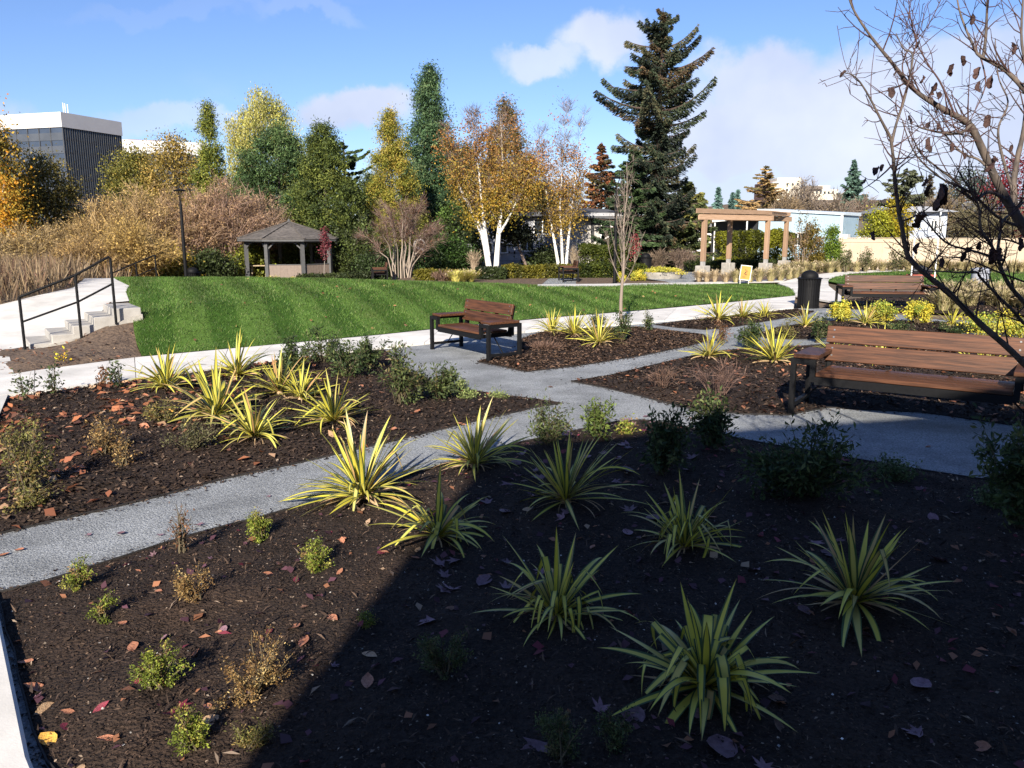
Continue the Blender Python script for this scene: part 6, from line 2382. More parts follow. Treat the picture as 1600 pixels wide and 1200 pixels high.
m.v = [(x * 1.05, y * 0.55, z) for x, y, z in m.v]
m.build("bowl", CONC_SIDE, root, True)


def yellow_shrub(label, px, py, h, wm, seed, Y=None, group=None, z=None, n=1500, size=0.05, pos=None):
    g = np.random.default_rng(seed)
    loc = pos or (W(px, py) if Y is None else gpos(px, Y))
    if z is not None:
        loc = (loc[0], loc[1], z)
    nc = 26
    n, size = int(n * 1.8), size * 0.85
    a = g.uniform(0, 6.28, nc)
    r = wm / 2 * np.sqrt(g.random(nc))
    Cn = np.column_stack([r * np.cos(a), r * np.sin(a), h * (0.25 + 0.68 * g.random(nc)) * (1 - 0.35 * (r / (wm / 2)) ** 2)])
    ci = g.integers(0, nc, n)
    pts = Cn[ci] + g.normal(size=(n, 3)) * np.array([wm * 0.11, wm * 0.11, h * 0.10])
    pts[:, 2] = np.maximum(pts[:, 2], 0.02)
    D = rand_dirs(g, n)
    D[:, 2] += 0.4
    D = unit(D)
    ls = size * g.uniform(0.6, 1.4, n)
    V, F = rhombs(pts, D, perp(g, D), ls, ls * 0.65, 0.1)
    C = tint(g, n, [(0.62, 0.52, 0.06, 4), (0.50, 0.47, 0.08, 2), (0.26, 0.32, 0.05, 2.0)], ci)
    root = empty("golden_shrub", loc, 0, label, "shrub", group)
    link("foliage", np_mesh("foliage", V, F, C), FOL, root)
    lines = [(curve3((0, 0, -0.05), (Cn[i, 0] * 0.3, Cn[i, 1] * 0.3, Cn[i, 2] * 0.6), Cn[i], 5), np.linspace(0.010, 0.003, 5)) for i in range(nc)]
    link("stems", np_mesh("stems", *tubes_np(lines, 4, (0.12, 0.09, 0.05), g)), TWIG, root)


yellow_shrub("low golden planting filling the oval planter", 1037, 425, 0.34, 1.35, 1, 35.5, None, q[2] + 0.20, 1600, 0.07)
yellow_shrub("small golden shrub on the mulch right of the far lamp post", 998, 440, 0.5, 0.55, 2, 33.5)
yellow_shrub("small golden shrub touching the far lamp post", 968, 442, 0.42, 0.42, 3, 33.0)
for i, (x, y, h, w, lab) in enumerate(((1311, 505, .52, .44, "upright golden shrub below the left arm of the far long bench"), (1376, 506, .56, .60, "broad golden shrub in front of the far long bench"), (1432, 508, .56, .46, "upright golden shrub below the right arm of the far long bench"),
                                       (1563, 528, .55, 1.1, "widest golden shrub behind the long bench and bare limb"))):
    yellow_shrub(lab, x, y, h, w, 10 + i, None, None, None, 1700, 0.05)
yellow_shrub("tiny yellow flowering tuft before the gazebo half wall", 457, 437, 0.35, 0.5, 20, 37.0, None, None, 400, 0.06)


# ---- ornamental grasses
def grass_clump(label, loc, h, w, seed, pal, n=260, group=None, name="ornamental_grass"):
    g = np.random.default_rng(seed)
    az = g.uniform(0, 6.28, n)
    r = w * 0.12 * np.sqrt(g.random(n))
    lean = w * 0.55 * g.random(n) ** 0.7
    hh = h * g.uniform(0.6, 1.05, n) * (1 - 0.25 * lean / w)
    b = np.column_stack([r * np.cos(az), r * np.sin(az), np.full(n, -0.03)])
    m = b + np.column_stack([np.cos(az) * lean * 0.35, np.sin(az) * lean * 0.35, hh * 0.65])
    e = b + np.column_stack([np.cos(az) * lean, np.sin(az) * lean, hh])
    s = np.column_stack([-np.sin(az), np.cos(az), np.zeros(n)]) * 0.007 * (1 + 0.02 * loc[1])
    V = np.stack([b - s, b + s, m + s, m - s, e], 1).reshape(-1, 3)
    k = np.arange(n)[:, None] * 5
    F = np.concatenate([k + np.array([0, 1, 2, 3]), k + np.array([3, 2, 4, 4])])
    quads = (k + np.array([0, 1, 2, 3]))
    tri = np.concatenate([k + 3, k + 2, k + 4], 1)
    me = bpy.data.meshes.new("blades")
    C = tint(g, n, pal, None, 0.2)
    V2, F2, C2 = join([(V, quads, C)])
    # upper halves as thin rhombs
    v3, f3 = rhombs((m + e) / 2, unit(e - m), unit(s), np.linalg.norm(e - m, axis=1) * 1.05, np.linalg.norm(s, axis=1) * 2, 0.02)
    V2, F2, C2 = join([(V, quads, C), (v3, f3, C * 1.08)])
    root = empty(name, loc, 0, label, "grass", group)
    link("blades", np_mesh("blades", V2, F2, C2), FOL, root)
    # seed plumes
    i = g.choice(n, n // 4, replace=False)
    v4, f4 = rhombs(e[i] + np.array([0, 0, 0.02]), unit(e[i] - m[i]), perp(g, unit(e[i] - m[i])), h * 0.16, 0.014 * (1 + 0.03 * loc[1]), 0.05)
    link("plumes", np_mesh("plumes", v4, f4, tint(g, len(i), [(0.50, 0.40, 0.26, 1), (0.42, 0.33, 0.21, 1)], None, 0.15)), FOL, root)


GT = [(0.42, 0.35, 0.19, 3), (0.34, 0.29, 0.14, 2), (0.26, 0.25, 0.10, 1)]
GP = [(0.46, 0.36, 0.22, 3), (0.40, 0.31, 0.20, 2)]
k = 0
for (x, Y, h, w) in ((1092, 33, .55, .5), (1104, 32.8, .5, .5), (1117, 32.7, .6, .4), (1134, 32.6, .5, .5), (1150, 32.4, .62, .6), (1172, 32.6, .60, .5), (1186, 32.9, .66, .6), (1204, 33.2, .66, .7), (1219, 33.8, .62, .7),
                     (1233, 34.8, .62, .7), (1243, 35.6, .6, .7)):
    k += 1
    q = gpos(x, Y)
    grass_clump("straw coloured ornamental grass clump along the pergola bed front", q, h, w, 300 + k, GP if x < 1140 else GT, 240, "grass clumps along the pergola bed")
for i in range(30):
    x = 1215 + i * 13.5
    Y = np.interp(x, [1215, 1310, 1400, 1600], [38, 40.5, 42.5, 40.5]) + (i % 3) * 0.5
    q = gpos(x, Y)
    grass_clump("straw coloured ornamental grass clump at the foot of the beige fence", q, 0.62 + 0.12 * (i % 4) / 3, 0.85, 340 + i, GT, 200, "grass clumps below the beige fence")
g = random.Random(8)
for i in range(16):
    x, y = 1476 + (i % 8) * 22 + g.uniform(-6, 6), 484 - (i // 8) * 17 + g.uniform(-4, 4)
    q = W(x, y)
    grass_clump("pale ornamental grass clump in the bed beside the far long bench", q, 0.62, 0.8, 400 + i, GT, 300, "pale grass clumps beside the far long bench")
for i, (x, Y) in enumerate(((713, 32.2), (722, 32.6), (735, 33))):
    grass_clump("lemon yellow grass clump at the far lawn edge left of the gold birch", gpos(x, Y), 0.6, 0.9, 430 + i, [(0.62, 0.56, 0.16, 3), (0.5, 0.47, 0.14, 2)], 260, "lemon grass clumps by the gold birch")
for i, (x, Y) in enumerate(((423, 37), (432, 37.2), (478, 37), (498, 37.3))):
    grass_clump("small yellow grass tuft in front of the gazebo", gpos(x, Y), 0.45, 0.35, 440 + i, [(0.60, 0.52, 0.2, 3), (0.42, 0.40, 0.14, 2)], 80, "grass tufts in front of the gazebo")
# dark shrubs before the fence
for i, (x, Y, yt, w) in enumerate(((1352, 41, 388, 24), (1397, 41.5, 386, 30), (1320, 40.5, 392, 20))):
    bare_shrub(["airy green shrub against the fence left panel", "fuller airy green shrub against the fence beside the near bare stem", "small airy shrub at the fence end"][i], x, Y, yt, w, 450 + i, 14, 300, 0.22, 0.012, (0.16, 0.14, 0.08),
               [(*alb(100, 108, 62), 1), (*alb(76, 84, 50), 1)], 420, 0.08, None, None, 0.010, "airy_shrub")

# ================================================================== GARDEN SHRUBS IN THE BEDS
def leafy_shrub(label, px, py, h, w, seed, pal, bed_key=None, nstem=16, nleaf=900, leaf=0.045, aspect=0.32, stem=(0.10, 0.08, 0.05), group=None, name="leafy_shrub", tuft=0.03, low=0.15, upright=0.6,
                fan=1.0, cat="shrub"):
    g = np.random.default_rng(seed)
    X, Y, Z = W(px, py)
    z = float(bed_z(bed_key, [X], [Y])[0]) if bed_key else Z
    if leaf < 0.022:
        leaf, nleaf, tuft, aspect = leaf * 0.75, int(nleaf * 1.05), 0.012, 0.42
        nstem, low = int(nstem * 0.55), max(low, 0.42)
    lines, T = [], []
    lobes = g.uniform(0, 6.28, 4)
    for i in range(nstem):
        az = lobes[int(g.integers(len(lobes)))] + g.normal() * 0.55
        r = w / 2 * np.sqrt(g.random()) * fan * (0.7 + 0.5 * np.abs(np.cos(az + lobes[0])))
        hh = h * g.uniform(0.45, 1.06) * (1 - 0.3 * (r / (w / 2)) ** 2)
        e = np.array([np.cos(az) * r, np.sin(az) * r, hh])
        m = np.array([np.cos(az) * r * 0.45, np.sin(az) * r * 0.45, hh * upright])
        pl = curve3((g.normal() * 0.02, g.normal() * 0.02, -0.03), m, e, 8) + g.normal(size=(8, 3)) * 0.012 * h
        lines.append((pl, np.linspace(0.0055, 0.0015, 8)))
        T.append(pl)
        for j in range(2):
            k = int(g.integers(2, 6))
            e2 = pl[k] + unit((pl[k + 1] - pl[k] + g.normal(size=3) * 0.05)[None])[0] * h * g.uniform(0.15, 0.35)
            p2 = curve3(pl[k], (pl[k] + e2) / 2 + g.normal(size=3) * 0.01, e2, 8)
            lines.append((p2, np.linspace(0.003, 0.001, 8)))
            T.append(p2)
    T = np.array(T)
    i = g.integers(0, len(T), nleaf)
    u = (low + (1 - low) * g.random(nleaf) ** 0.75) * 7
    i0 = np.clip(u.astype(int), 0, 6)
    fr = (u - i0)[:, None]
    pb = T[i, i0] * (1 - fr) + T[i, i0 + 1] * fr + g.normal(size=(nleaf, 3)) * tuft
    sd = unit(T[i, np.minimum(i0 + 1, 7)] - T[i, np.minimum(i0, 6)] + 1e-6)
    D = unit(sd * 0.5 + g.normal(size=(nleaf, 3)) * 0.8)
    S = perp(g, D)
    ls = leaf * g.uniform(0.5, 1.35, nleaf)
    pb[:, 2] = np.maximum(pb[:, 2], 0.01)
    V, F = rhombs(pb + D * ls[:, None] * 0.5, D, S, ls, ls * aspect, 0.10)
    C = np.clip(tint(g, nleaf, pal, i, 0.24) * 1.4, 0, 0.8)
    root = empty(name, (X, Y, z - 0.005), 0, label, cat, group)
    link("stems", np_mesh("stems", *tubes_np(lines, 4, stem, g, 0.2)), TWIG, root)
    link("foliage", np_mesh("foliage", V, F, C), FOL, root)
    return root


DG = [(*alb(78, 92, 52), 3), (*alb(55, 70, 42), 3), (*alb(105, 112, 66), 1)]
DG2 = [(*alb(95, 105, 62), 3), (*alb(70, 82, 50), 3), (*alb(120, 110, 70), 1)]
YG = [(*alb(140, 150, 60), 3), (*alb(105, 118, 46), 3), (*alb(170, 165, 80), 1), (*alb(150, 120, 75), 1)]
TN = [(*alb(165, 135, 85), 3), (*alb(130, 100, 62), 3), (*alb(190, 165, 110), 1)]
OG = [(*alb(120, 118, 62), 3), (*alb(95, 92, 52), 3), (*alb(145, 125, 75), 2)]
BRN = [(*alb(120, 85, 60), 3), (*alb(150, 110, 80), 2), (*alb(90, 62, 45), 2)]

# left bed along the sidewalk
for i, (x, y, h, w, lab) in enumerate(((468, 588, .52, .55, "dark leafy shrub at the sidewalk edge, first of the row behind the yuccas"), (505, 572, .62, .60, "tallest dark leafy shrub of the row behind the yuccas"), (545, 596, .58, .60, "dark leafy shrub with sparse base between two row shrubs"),
                                       (580, 582, .55, .55, "dark leafy shrub where the row meets the gravel path"), (624, 640, .82, .56, "full leafy shrub beside the gravel path curve"), (688, 628, .50, .46, "leafy shrub with narrow top right of the full shrub"))):
    leafy_shrub(lab, x, y, h, w, 500 + i, DG2 if i > 3 else DG, "left", 22, 1500, 0.055, 0.34)
for i, (x, y, h, w, lab) in enumerate(((735, 627, .10, .34, "flat pale green ground cover tuft near the bed's pointed end"), (777, 625, .08, .26, "smaller flat pale green tuft at the bed's pointed end"), (715, 608, .12, .30, "pale green tuft at the foot of the narrow shrub"))):
    leafy_shrub(lab, x, y, h, w, 510 + i, [(*alb(150, 160, 100), 3), (*alb(115, 130, 75), 2)], "left", 14, 700, 0.028, 0.5, low=0.3)
leafy_shrub("tall straggling green-tan plant at the far edge of the leaf litter", 42, 782, .68, .50, 520, OG, "left", 22, 1900, 0.028, 0.45, name="straggly_plant")
leafy_shrub("dried tan plant among the orange leaves", 168, 720, .42, .42, 521, TN, "left", 16, 900, 0.026, 0.45, name="straggly_plant")
leafy_shrub("grey-green bushy plant under the yucca cluster", 300, 712, .32, .42, 522, [(*alb(115, 112, 75), 3), (*alb(88, 86, 60), 3)], "left", 20, 1300, 0.024, 0.45, name="straggly_plant")
leafy_shrub("low olive plant touching the yucca cluster", 255, 670, .26, .46, 523, OG, "left", 16, 900, 0.026, 0.45, name="straggly_plant")
leafy_shrub("small dry tan sprig near the gravel edge", 190, 738, .30, .22, 524, TN, "left", 9, 420, 0.022, 0.45, name="straggly_plant")
leafy_shrub("low tan-green mat beside the tall straggling plant", 35, 800, .16, .55, 525, OG, "left", 16, 900, 0.026, 0.45, name="straggly_plant")
for i, (x, y, h, lab) in enumerate(((40, 628, .42, "thin weed at the sidewalk corner"), (85, 622, .40, "weed with broad green leaves at the sidewalk edge"), (160, 606, .40, "thin dry weed at the sidewalk edge"), (188, 612, .42, "leafy weed at the sidewalk edge by the yuccas"))):
    leafy_shrub(lab, x, y, h, .28, 530 + i, DG if i != 2 else BRN, "left", 7, 130, 0.06, 0.4, name="weed")
leafy_shrub("dry twiggy plant at the soil slope foot with yellow flowers", 88, 572, .22, .5, 536, [(0.75, 0.42, 0.03, 2), (*alb(110, 110, 60), 1)], None, 10, 60, 0.05, 0.7, name="weed")
# mid bed
leafy_shrub("dark shrub behind the yucca row near the young tree", 972, 537, .55, .42, 540, DG, "mid", 18, 1000, 0.055, 0.34)
leafy_shrub("grey-green shrub at the sidewalk by the young tree", 938, 518, .50, .55, 541, DG2, "mid", 14, 600, 0.05, 0.34)
leafy_shrub("small dark shrub right of the young tree", 1008, 520, .45, .30, 542, DG, "mid", 12, 500, 0.05, 0.34)
bare_shrub("matted dry brown heap beside the six foot bench", 838, 15, 530, 60, 543, 60, 1300, 0.14, 0.007, (0.16, 0.10, 0.075), None, 0, 0.05, None, (0.55, 14.0, 0.03), 0.004, "dry_heap", arch=0.8)
bare_shrub("low matted dry stems at the mulch edge by the gravel path", 880, 14, 552, 80, 544, 60, 1100, 0.12, 0.006, (0.17, 0.11, 0.085), None, 0, 0.05, None, (0.85, 13.2, 0.03), 0.004, "dry_heap", arch=0.8)
# right bed and islet
leafy_shrub("dense dark shrub left of the tall lemon yucca", 1170, 545, .60, .50, 550, DG, "right", 24, 1600, 0.055, 0.34)
leafy_shrub("dark shrub behind the long bench arm", 1277, 536, .62, .55, 551, DG, "islet", 22, 1300, 0.055, 0.34)
leafy_shrub("brown-green thin shrub behind the peach yucca", 1128, 540, .48, .40, 552, BRN, "right", 12, 500, 0.045, 0.34)
leafy_shrub("brown fading shrub in front of the low yellow yucca", 1228, 530, .40, .45, 553, OG, "islet", 14, 600, 0.045, 0.34)
bare_shrub("bare reddish twiggy plant in front of the long bench", 1115, 10.4, 545, 100, 554, 26, 420, 0.16, 0.005, (0.16, 0.10, 0.08), None, 0, 0.05, None, (2.55, 9.75, 0.04), 0.004, "dry_plant")
bare_shrub("dry brown curled plant at the mulch edge", 1035, 10.4, 575, 60, 555, 30, 420, 0.10, 0.006, (0.16, 0.10, 0.075), None, 0, 0.05, None, (2.0, 10.4, 0.04), 0.004, "dry_plant", arch=0.8)
leafy_shrub("low green ground cover behind the long bench", 1395, 519, .22, .9, 556, DG, "islet", 20, 1000, 0.045, 0.4)
leafy_shrub("green ground cover below the golden shrub", 1490, 521, .2, .9, 557, DG, "islet", 20, 1000, 0.045, 0.4)
# front bed, by the path
leafy_shrub("airy green-tan shrub on the path edge above the shaded upright yucca", 858, 703, .50, .36, 560, DG2, "front", 26, 1500, 0.04, 0.3)
leafy_shrub("fresh green shrub on the path edge at the crossing", 932, 688, .44, .36, 561, [(*alb(110, 125, 60), 3), (*alb(82, 98, 48), 2)], "front", 18, 900, 0.05, 0.34)
leafy_shrub("low yellow-green tuft beside the fresh green shrub", 975, 684, .16, .26, 562, YG, "front", 12, 600, 0.03, 0.5)
leafy_shrub("dark drooping leafy shrub just inside the shade", 1030, 752, .66, .46, 563, DG, "front", 24, 1500, 0.06, 0.34)
leafy_shrub("dark leafy shrub against the sunlit gravel", 1122, 712, .60, .44, 564, DG, "front", 24, 1500, 0.06, 0.34)
leafy_shrub("widest dark shrub of the shaded bed beside the path", 1258, 788, .62, .95, 565, DG, "front", 44, 3200, 0.055, 0.34)
leafy_shrub("low rounded sedum mat beside the widest dark shrub", 1385, 760, .20, .42, 566, [(*alb(110, 125, 80), 3), (*alb(85, 100, 62), 3)], "front", 26, 1500, 0.024, 0.6, low=0.4)
leafy_shrub("tall dark shrub in the deepest shade under the bare tree", 1590, 838, .82, .75, 567, DG, "front", 40, 3000, 0.055, 0.34)
leafy_shrub("low pale sedum tuft beside the tall dark shrub", 1545, 798, .24, .30, 568, [(*alb(110, 125, 80), 3), (*alb(85, 100, 62), 3)], "front", 16, 800, 0.024, 0.6)
# front bed, foreground
leafy_shrub("leggy dry stalk plant against the gravel path", 285, 872, .36, .20, 570, BRN, "front", 12, 160, 0.025, 0.4, name="dry_plant", upright=0.8)
leafy_shrub("bushy yellow-green plant touching the gravel edge", 413, 848, .22, .26, 571, YG, "front", 26, 2200, 0.020, 0.5, name="feathery_plant")
leafy_shrub("compact bright green plant below the gravel edge", 486, 903, .20, .24, 572, YG, "front", 24, 2000, 0.019, 0.5, name="feathery_plant")
leafy_shrub("small upright green plant at the gravel corner", 124, 935, .20, .16, 573, YG, "front", 18, 1300, 0.019, 0.5, name="feathery_plant")
leafy_shrub("small leggy green plant below the upright one", 164, 985, .21, .10, 574, YG, "front", 10, 800, 0.019, 0.5, name="feathery_plant", low=0.4)
leafy_shrub("tan dried sprawling plant with one upright sprig", 308, 952, .22, .34, 575, TN, "front", 20, 1500, 0.017, 0.5, name="dry_plant")
leafy_shrub("large dried brown sprawling plant over red leaves", 398, 1098, .34, .46, 576, TN, "front", 34, 3000, 0.016, 0.5, name="dry_plant", upright=0.45)
leafy_shrub("two-lobed fresh green plant with fine leaves", 252, 1090, .20, .30, 577, YG, "front", 26, 2600, 0.018, 0.5, name="feathery_plant")
leafy_shrub("fresh green fine-leaved plant left of its tan companion at the bottom", 302, 1185, .20, .16, 578, YG, "front", 20, 1800, 0.018, 0.5, name="feathery_plant")
leafy_shrub("low tan fine-leaved plant over red leaves", 390, 1185, .10, .26, 579, OG, "front", 16, 1400, 0.016, 0.5, name="feathery_plant")
leafy_shrub("tiny green plant on the shadow line", 568, 995, .09, .13, 580, YG, "front", 10, 700, 0.016, 0.5, name="feathery_plant")
leafy_shrub("dim green fine-leaved plant alone in the shade", 695, 1075, .24, .30, 581, DG2, "front", 26, 2400, 0.018, 0.5, name="feathery_plant")
leafy_shrub("dim green fine-leaved plant partly cut by the shade foreground", 870, 1215, .20, .26, 582, DG2, "front", 22, 2000, 0.018, 0.5, name="feathery_plant")
leafy_shrub("dim upright green plant next to the folded yucca", 958, 1195, .20, .14, 583, DG2, "front", 16, 1200, 0.018, 0.5, name="feathery_plant")


# ================================================================== FALLEN LEAVES, CHIPS, PEBBLES
def leaf_outline(kind):
    if kind == "lance":
        prof = [(0, 0.0), (.12, .10), (.3, .20), (.5, .235), (.7, .19), (.88, .085), (1, 0.0)]
        up = [(x - 0.5, y) for x, y in prof]
        dn = [(x - 0.5, -y) for x, y in prof[1:-1]][::-1]
        return up + dn
    if kind == "oval":
        prof = [(0, 0.0), (.1, .18), (.3, .33), (.55, .36), (.8, .24), (1, 0.0)]
        return [(x - 0.5, y) for x, y in prof] + [(x - 0.5, -y) for x, y in prof[1:-1]][::-1]
    pts = []
    for i in range(5):
        a = R(-100 + i * 50)
        rr = (0.38, 0.50, 0.56, 0.50, 0.38)[i]
        for da, k in ((-14, 0.62), (0, 1.0), (14, 0.62)):
            pts.append((math.cos(a + R(da)) * rr * k, math.sin(a + R(da)) * rr * k))
        if i < 4:
            b = a + R(25)
            pts.append((math.cos(b) * 0.22, math.sin(b) * 0.22))
    pts.append((-0.14, 0.05))
    pts.append((-0.14, -0.05))
    return pts


def leaf_litter_mesh(kind, seed, mat):
    g = random.Random(seed)
    ol = leaf_outline(kind)
    curl, cup = g.uniform(-0.5, 0.9), g.uniform(0.1, 0.8)
    tw = g.uniform(-0.5, 0.5)

    def lift(x, y):
        return curl * x * x * 0.5 + cup * abs(y) * 0.5 + tw * x * y + 0.02 * g.random()

    vs = [(x, y, lift(x, y)) for x, y in ol]
    n = len(vs)
    if kind == "maple":
        vs += [(0, 0, 0.0)]
        fs = [(i, (i + 1) % n, n) for i in range(n)]
    else:
        k = n // 2
        mid = [(ol[i][0], 0, lift(ol[i][0], 0) - 0.02) for i in range(1, k)]
        vs += mid
        fs = []
        for i in range(k):
            a = 0 if i == 0 else n + i - 1
            b = k if i + 1 == k else n + i
            fs.append(tuple(dict.fromkeys((i, i + 1, b, a))))
            j0, j1 = (n - i) % n, n - i - 1
            fs.append(tuple(dict.fromkeys((a, b, j1, j0))))
        fs = [f for f in fs if len(f) >= 3]
    zmin = min(v[2] for v in vs)
    vs = [(x, y, z - zmin) for x, y, z in vs]
    me = bpy.data.meshes.new("fallen_leaf")
    me.from_pydata(vs, [], fs)
    me.materials.append(mat)
    me.polygons.foreach_set("use_smooth", np.ones(len(me.polygons), dtype=bool))
    return me


def dead_leaf_mat(name, c1, c2, rnd=0.28):
    return pmat(name, c1, c2, scale=7, rough=0.55, bump=0.5, bscale=16, rnd=rnd, spec=0.35, bdist=0.01)


LM = {"orange": dead_leaf_mat("leaf_orange", (0.46, 0.205, 0.115), (0.28, 0.11, 0.06)), "tan": dead_leaf_mat("leaf_tan", (0.50, 0.34, 0.20), (0.33, 0.20, 0.11)),
      "purple": dead_leaf_mat("leaf_purple", (0.26, 0.15, 0.17), (0.15, 0.08, 0.095)), "red": dead_leaf_mat("leaf_red", (0.22, 0.035, 0.050), (0.11, 0.02, 0.03)),
      "yellow": dead_leaf_mat("leaf_yellow", (0.62, 0.36, 0.06), (0.42, 0.22, 0.05)), "brown": dead_leaf_mat("leaf_brown", (0.20, 0.105, 0.065), (0.11, 0.055, 0.035))}
LMESH = {}
for c, m in LM.items():
    ks = {"orange": ("lance", "lance", "oval"), "tan": ("lance", "oval", "lance"), "purple": ("maple", "maple", "oval"), "red": ("maple", "oval", "lance"), "yellow": ("lance", "oval"), "brown": ("lance", "maple", "oval")}[c]
    LMESH[c] = [leaf_litter_mesh(k, i * 7 + len(c), m) for i, k in enumerate(ks * 2)]

rg = random.Random(99)
NAMED = {"orange": "orange-brown", "tan": "pale tan", "purple": "dull purple", "red": "crimson", "yellow": "golden yellow", "brown": "dark brown"}


def drop_leaf(bed_key, X, Y, col, size, where):
    z = float(bed_z(bed_key, [X], [Y])[0]) if bed_key else tz(X, Y) + 0.006
    o = link("fallen_leaf", rg.choice(LMESH[col]), None, None, (X, Y, z + 0.004))
    tilt = 0.5 if bed_key else 0.15
    o.rotation_euler = (rg.gauss(0, tilt * 0.5), rg.gauss(0, tilt * 0.5), rg.uniform(0, 6.28))
    o.scale = (size, size, size)
    tag(o, f"{NAMED[col]} fallen leaf lying {where}", "leaf", f"{NAMED[col]} leaves {where}")


def sample_in(poly, n, ymax=99, bias=1.0):
    A = np.array(poly)
    lo, hi = A.min(0), A.max(0)
    out = []
    while len(out) < n:
        x = rg.uniform(lo[0], hi[0])
        y = lo[1] + (min(hi[1], ymax) - lo[1]) * rg.random() ** bias
        if in_poly(poly, np.array([x]), np.array([y]))[0]:
            out.append((x, y))
    return out


# big leaves in the shaded part of the front bed
cnt = 0
for (x, y) in sample_in(BEDS["front"], 1500, 8.5, 0.9):
    shade = x > -0.75 + 0.2 * (y - 3.5)
    if abs(x) > 0.66 * y + 0.2:
        continue
    if shade and cnt < 120 and (mnoise.noise((x * 1.6, y * 1.6, 9.0)) > 0.0 or rg.random() < 0.3):
        c = rg.choices(["purple", "purple", "red", "brown", "orange", "tan"], [5, 4, 1.2, 2, 0.5, 0.5])[0]
        drop_leaf("front", x, y, c, rg.uniform(0.085, 0.17) if c in ("purple", "red") else rg.uniform(0.06, 0.10), "in the shaded part of the front mulch bed")
        cnt += 1
cnt = 0
for (x, y) in sample_in(BEDS["front"], 900, 8.5, 0.9):
    shade = x > -0.75 + 0.2 * (y - 3.5)
    if abs(x) > 0.66 * y + 0.2 or shade:
        continue
    if cnt < 48:
        c = rg.choices(["purple", "red", "brown", "orange", "tan", "yellow"], [3, 2, 1.5, 3, 2.2, 0.6])[0]
        drop_leaf("front", x, y, c, rg.uniform(0.035, 0.085), "in the sunlit part of the front mulch bed")
        cnt += 1
# particular leaves of the foreground
for (px, py, c, s) in ((210, 1023, "orange", .12), (57, 1080, "orange", .12), (40, 1040, "orange", .08), (70, 1112, "tan", .10), (107, 1122, "orange", .07), (75, 1160, "yellow", .09), (460, 1000, "orange", .10), (476, 1021, "orange", .11),
                       (520, 987, "orange", .10), (578, 1045, "tan", .09), (575, 1088, "orange", .12), (532, 915, "orange", .07), (265, 1135, "red", .09), (285, 1120, "red", .09), (330, 1140, "tan", .08), (325, 1120, "orange", .08),
                       (605, 745, "orange", .08), (720, 665, "orange", .14), (1300, 690, "tan", .08), (1088, 770, "orange", .08), (1122, 775, "orange", .07), (980, 850, "purple", .10), (822, 812, "tan", .10)):
    X, Y, Z = W(px, py)
    key = "left" if (px, py) == (720, 665) else "front"
    drop_leaf(key, X, Y, c, s, "as one of the larger single leaves on the front mulch")
cnt = 0
for (x, y) in sample_in(BEDS["left"], 900):
    # drifts on the outer half, few near the path point
    if mnoise.noise((x * 1.1, y * 0.9, 4.0)) < -0.05 and rg.random() < 0.75 or (x > -3.2 and rg.random() < 0.8) or cnt >= 75 or x < -0.64 * y - 0.3:
        continue
    c = rg.choices(["orange", "brown", "tan", "red", "yellow"], [6, 2, 2, .4, .3])[0]
    drop_leaf("left", x, y, c, rg.uniform(0.08, 0.15), "in the bed of orange leaves beside the sidewalk")
    cnt += 1
for (x, y) in sample_in(BEDS["right"], 14):
    drop_leaf("right", x, y, rg.choice(["orange", "orange", "tan", "brown"]), rg.uniform(0.07, 0.12), "in the mulch around the long bench")
for (x, y) in sample_in(BEDS["mid"], 7):
    drop_leaf("mid", x, y, rg.choice(["orange", "brown", "tan"]), rg.uniform(0.07, 0.12), "in the mulch beside the six foot bench")
for (px, py) in ((30, 862), (310, 822), (250, 838), (140, 838), (190, 836), (5, 870), (520, 745), (860, 606), (1010, 652), (1080, 655), (420, 778), (1330, 690), (1450, 700)):
    X, Y, Z = W(px, py)
    drop_leaf(None, X, Y, rg.choice(["orange", "brown", "tan", "purple"]), rg.uniform(0.06, 0.10), "on the grey gravel path")


# the small stuff nobody could count: leaf bits, bark chips, pebbles
def scatter_bits(name, label, key, n, sz, pal, asp, seed, ymax, mat, tilt=0.35, thick=False, mask=None):
    g = np.random.default_rng(seed)
    A = np.array(BEDS[key])
    lo, hi = A.min(0), A.max(0)
    X = g.uniform(lo[0], hi[0], n * 3)
    Y = lo[1] + (min(hi[1], ymax) - lo[1]) * g.random(n * 3) ** 1.15
    ok = in_poly(BEDS[key], X, Y) & (np.abs(X) < 0.70 * Y + 0.6)
    if mask is not None:
        ok &= mask(X, Y)
    X, Y = X[ok][:n], Y[ok][:n]
    k = len(X)
    Z = bed_z(key, X, Y) + sz * 0.25
    az = g.uniform(0, 6.28, k)
    D = unit(np.column_stack([np.cos(az), np.sin(az), g.normal(0, tilt, k)]))
    up = unit(np.column_stack([g.normal(0, tilt, k), g.normal(0, tilt, k), np.ones(k)]))
    S = unit(np.cross(up, D))
    ls = sz * g.uniform(0.5, 1.6, k)
    V, F = rhombs(np.column_stack([X, Y, Z]), D, S, ls, ls * asp * g.uniform(0.6, 1.4, k), 0.12)
    o = link(name, np_mesh(name, V, F, tint(g, k, pal, None, 0.3)), mat)
    tag(o, label, "litter", None, "stuff")


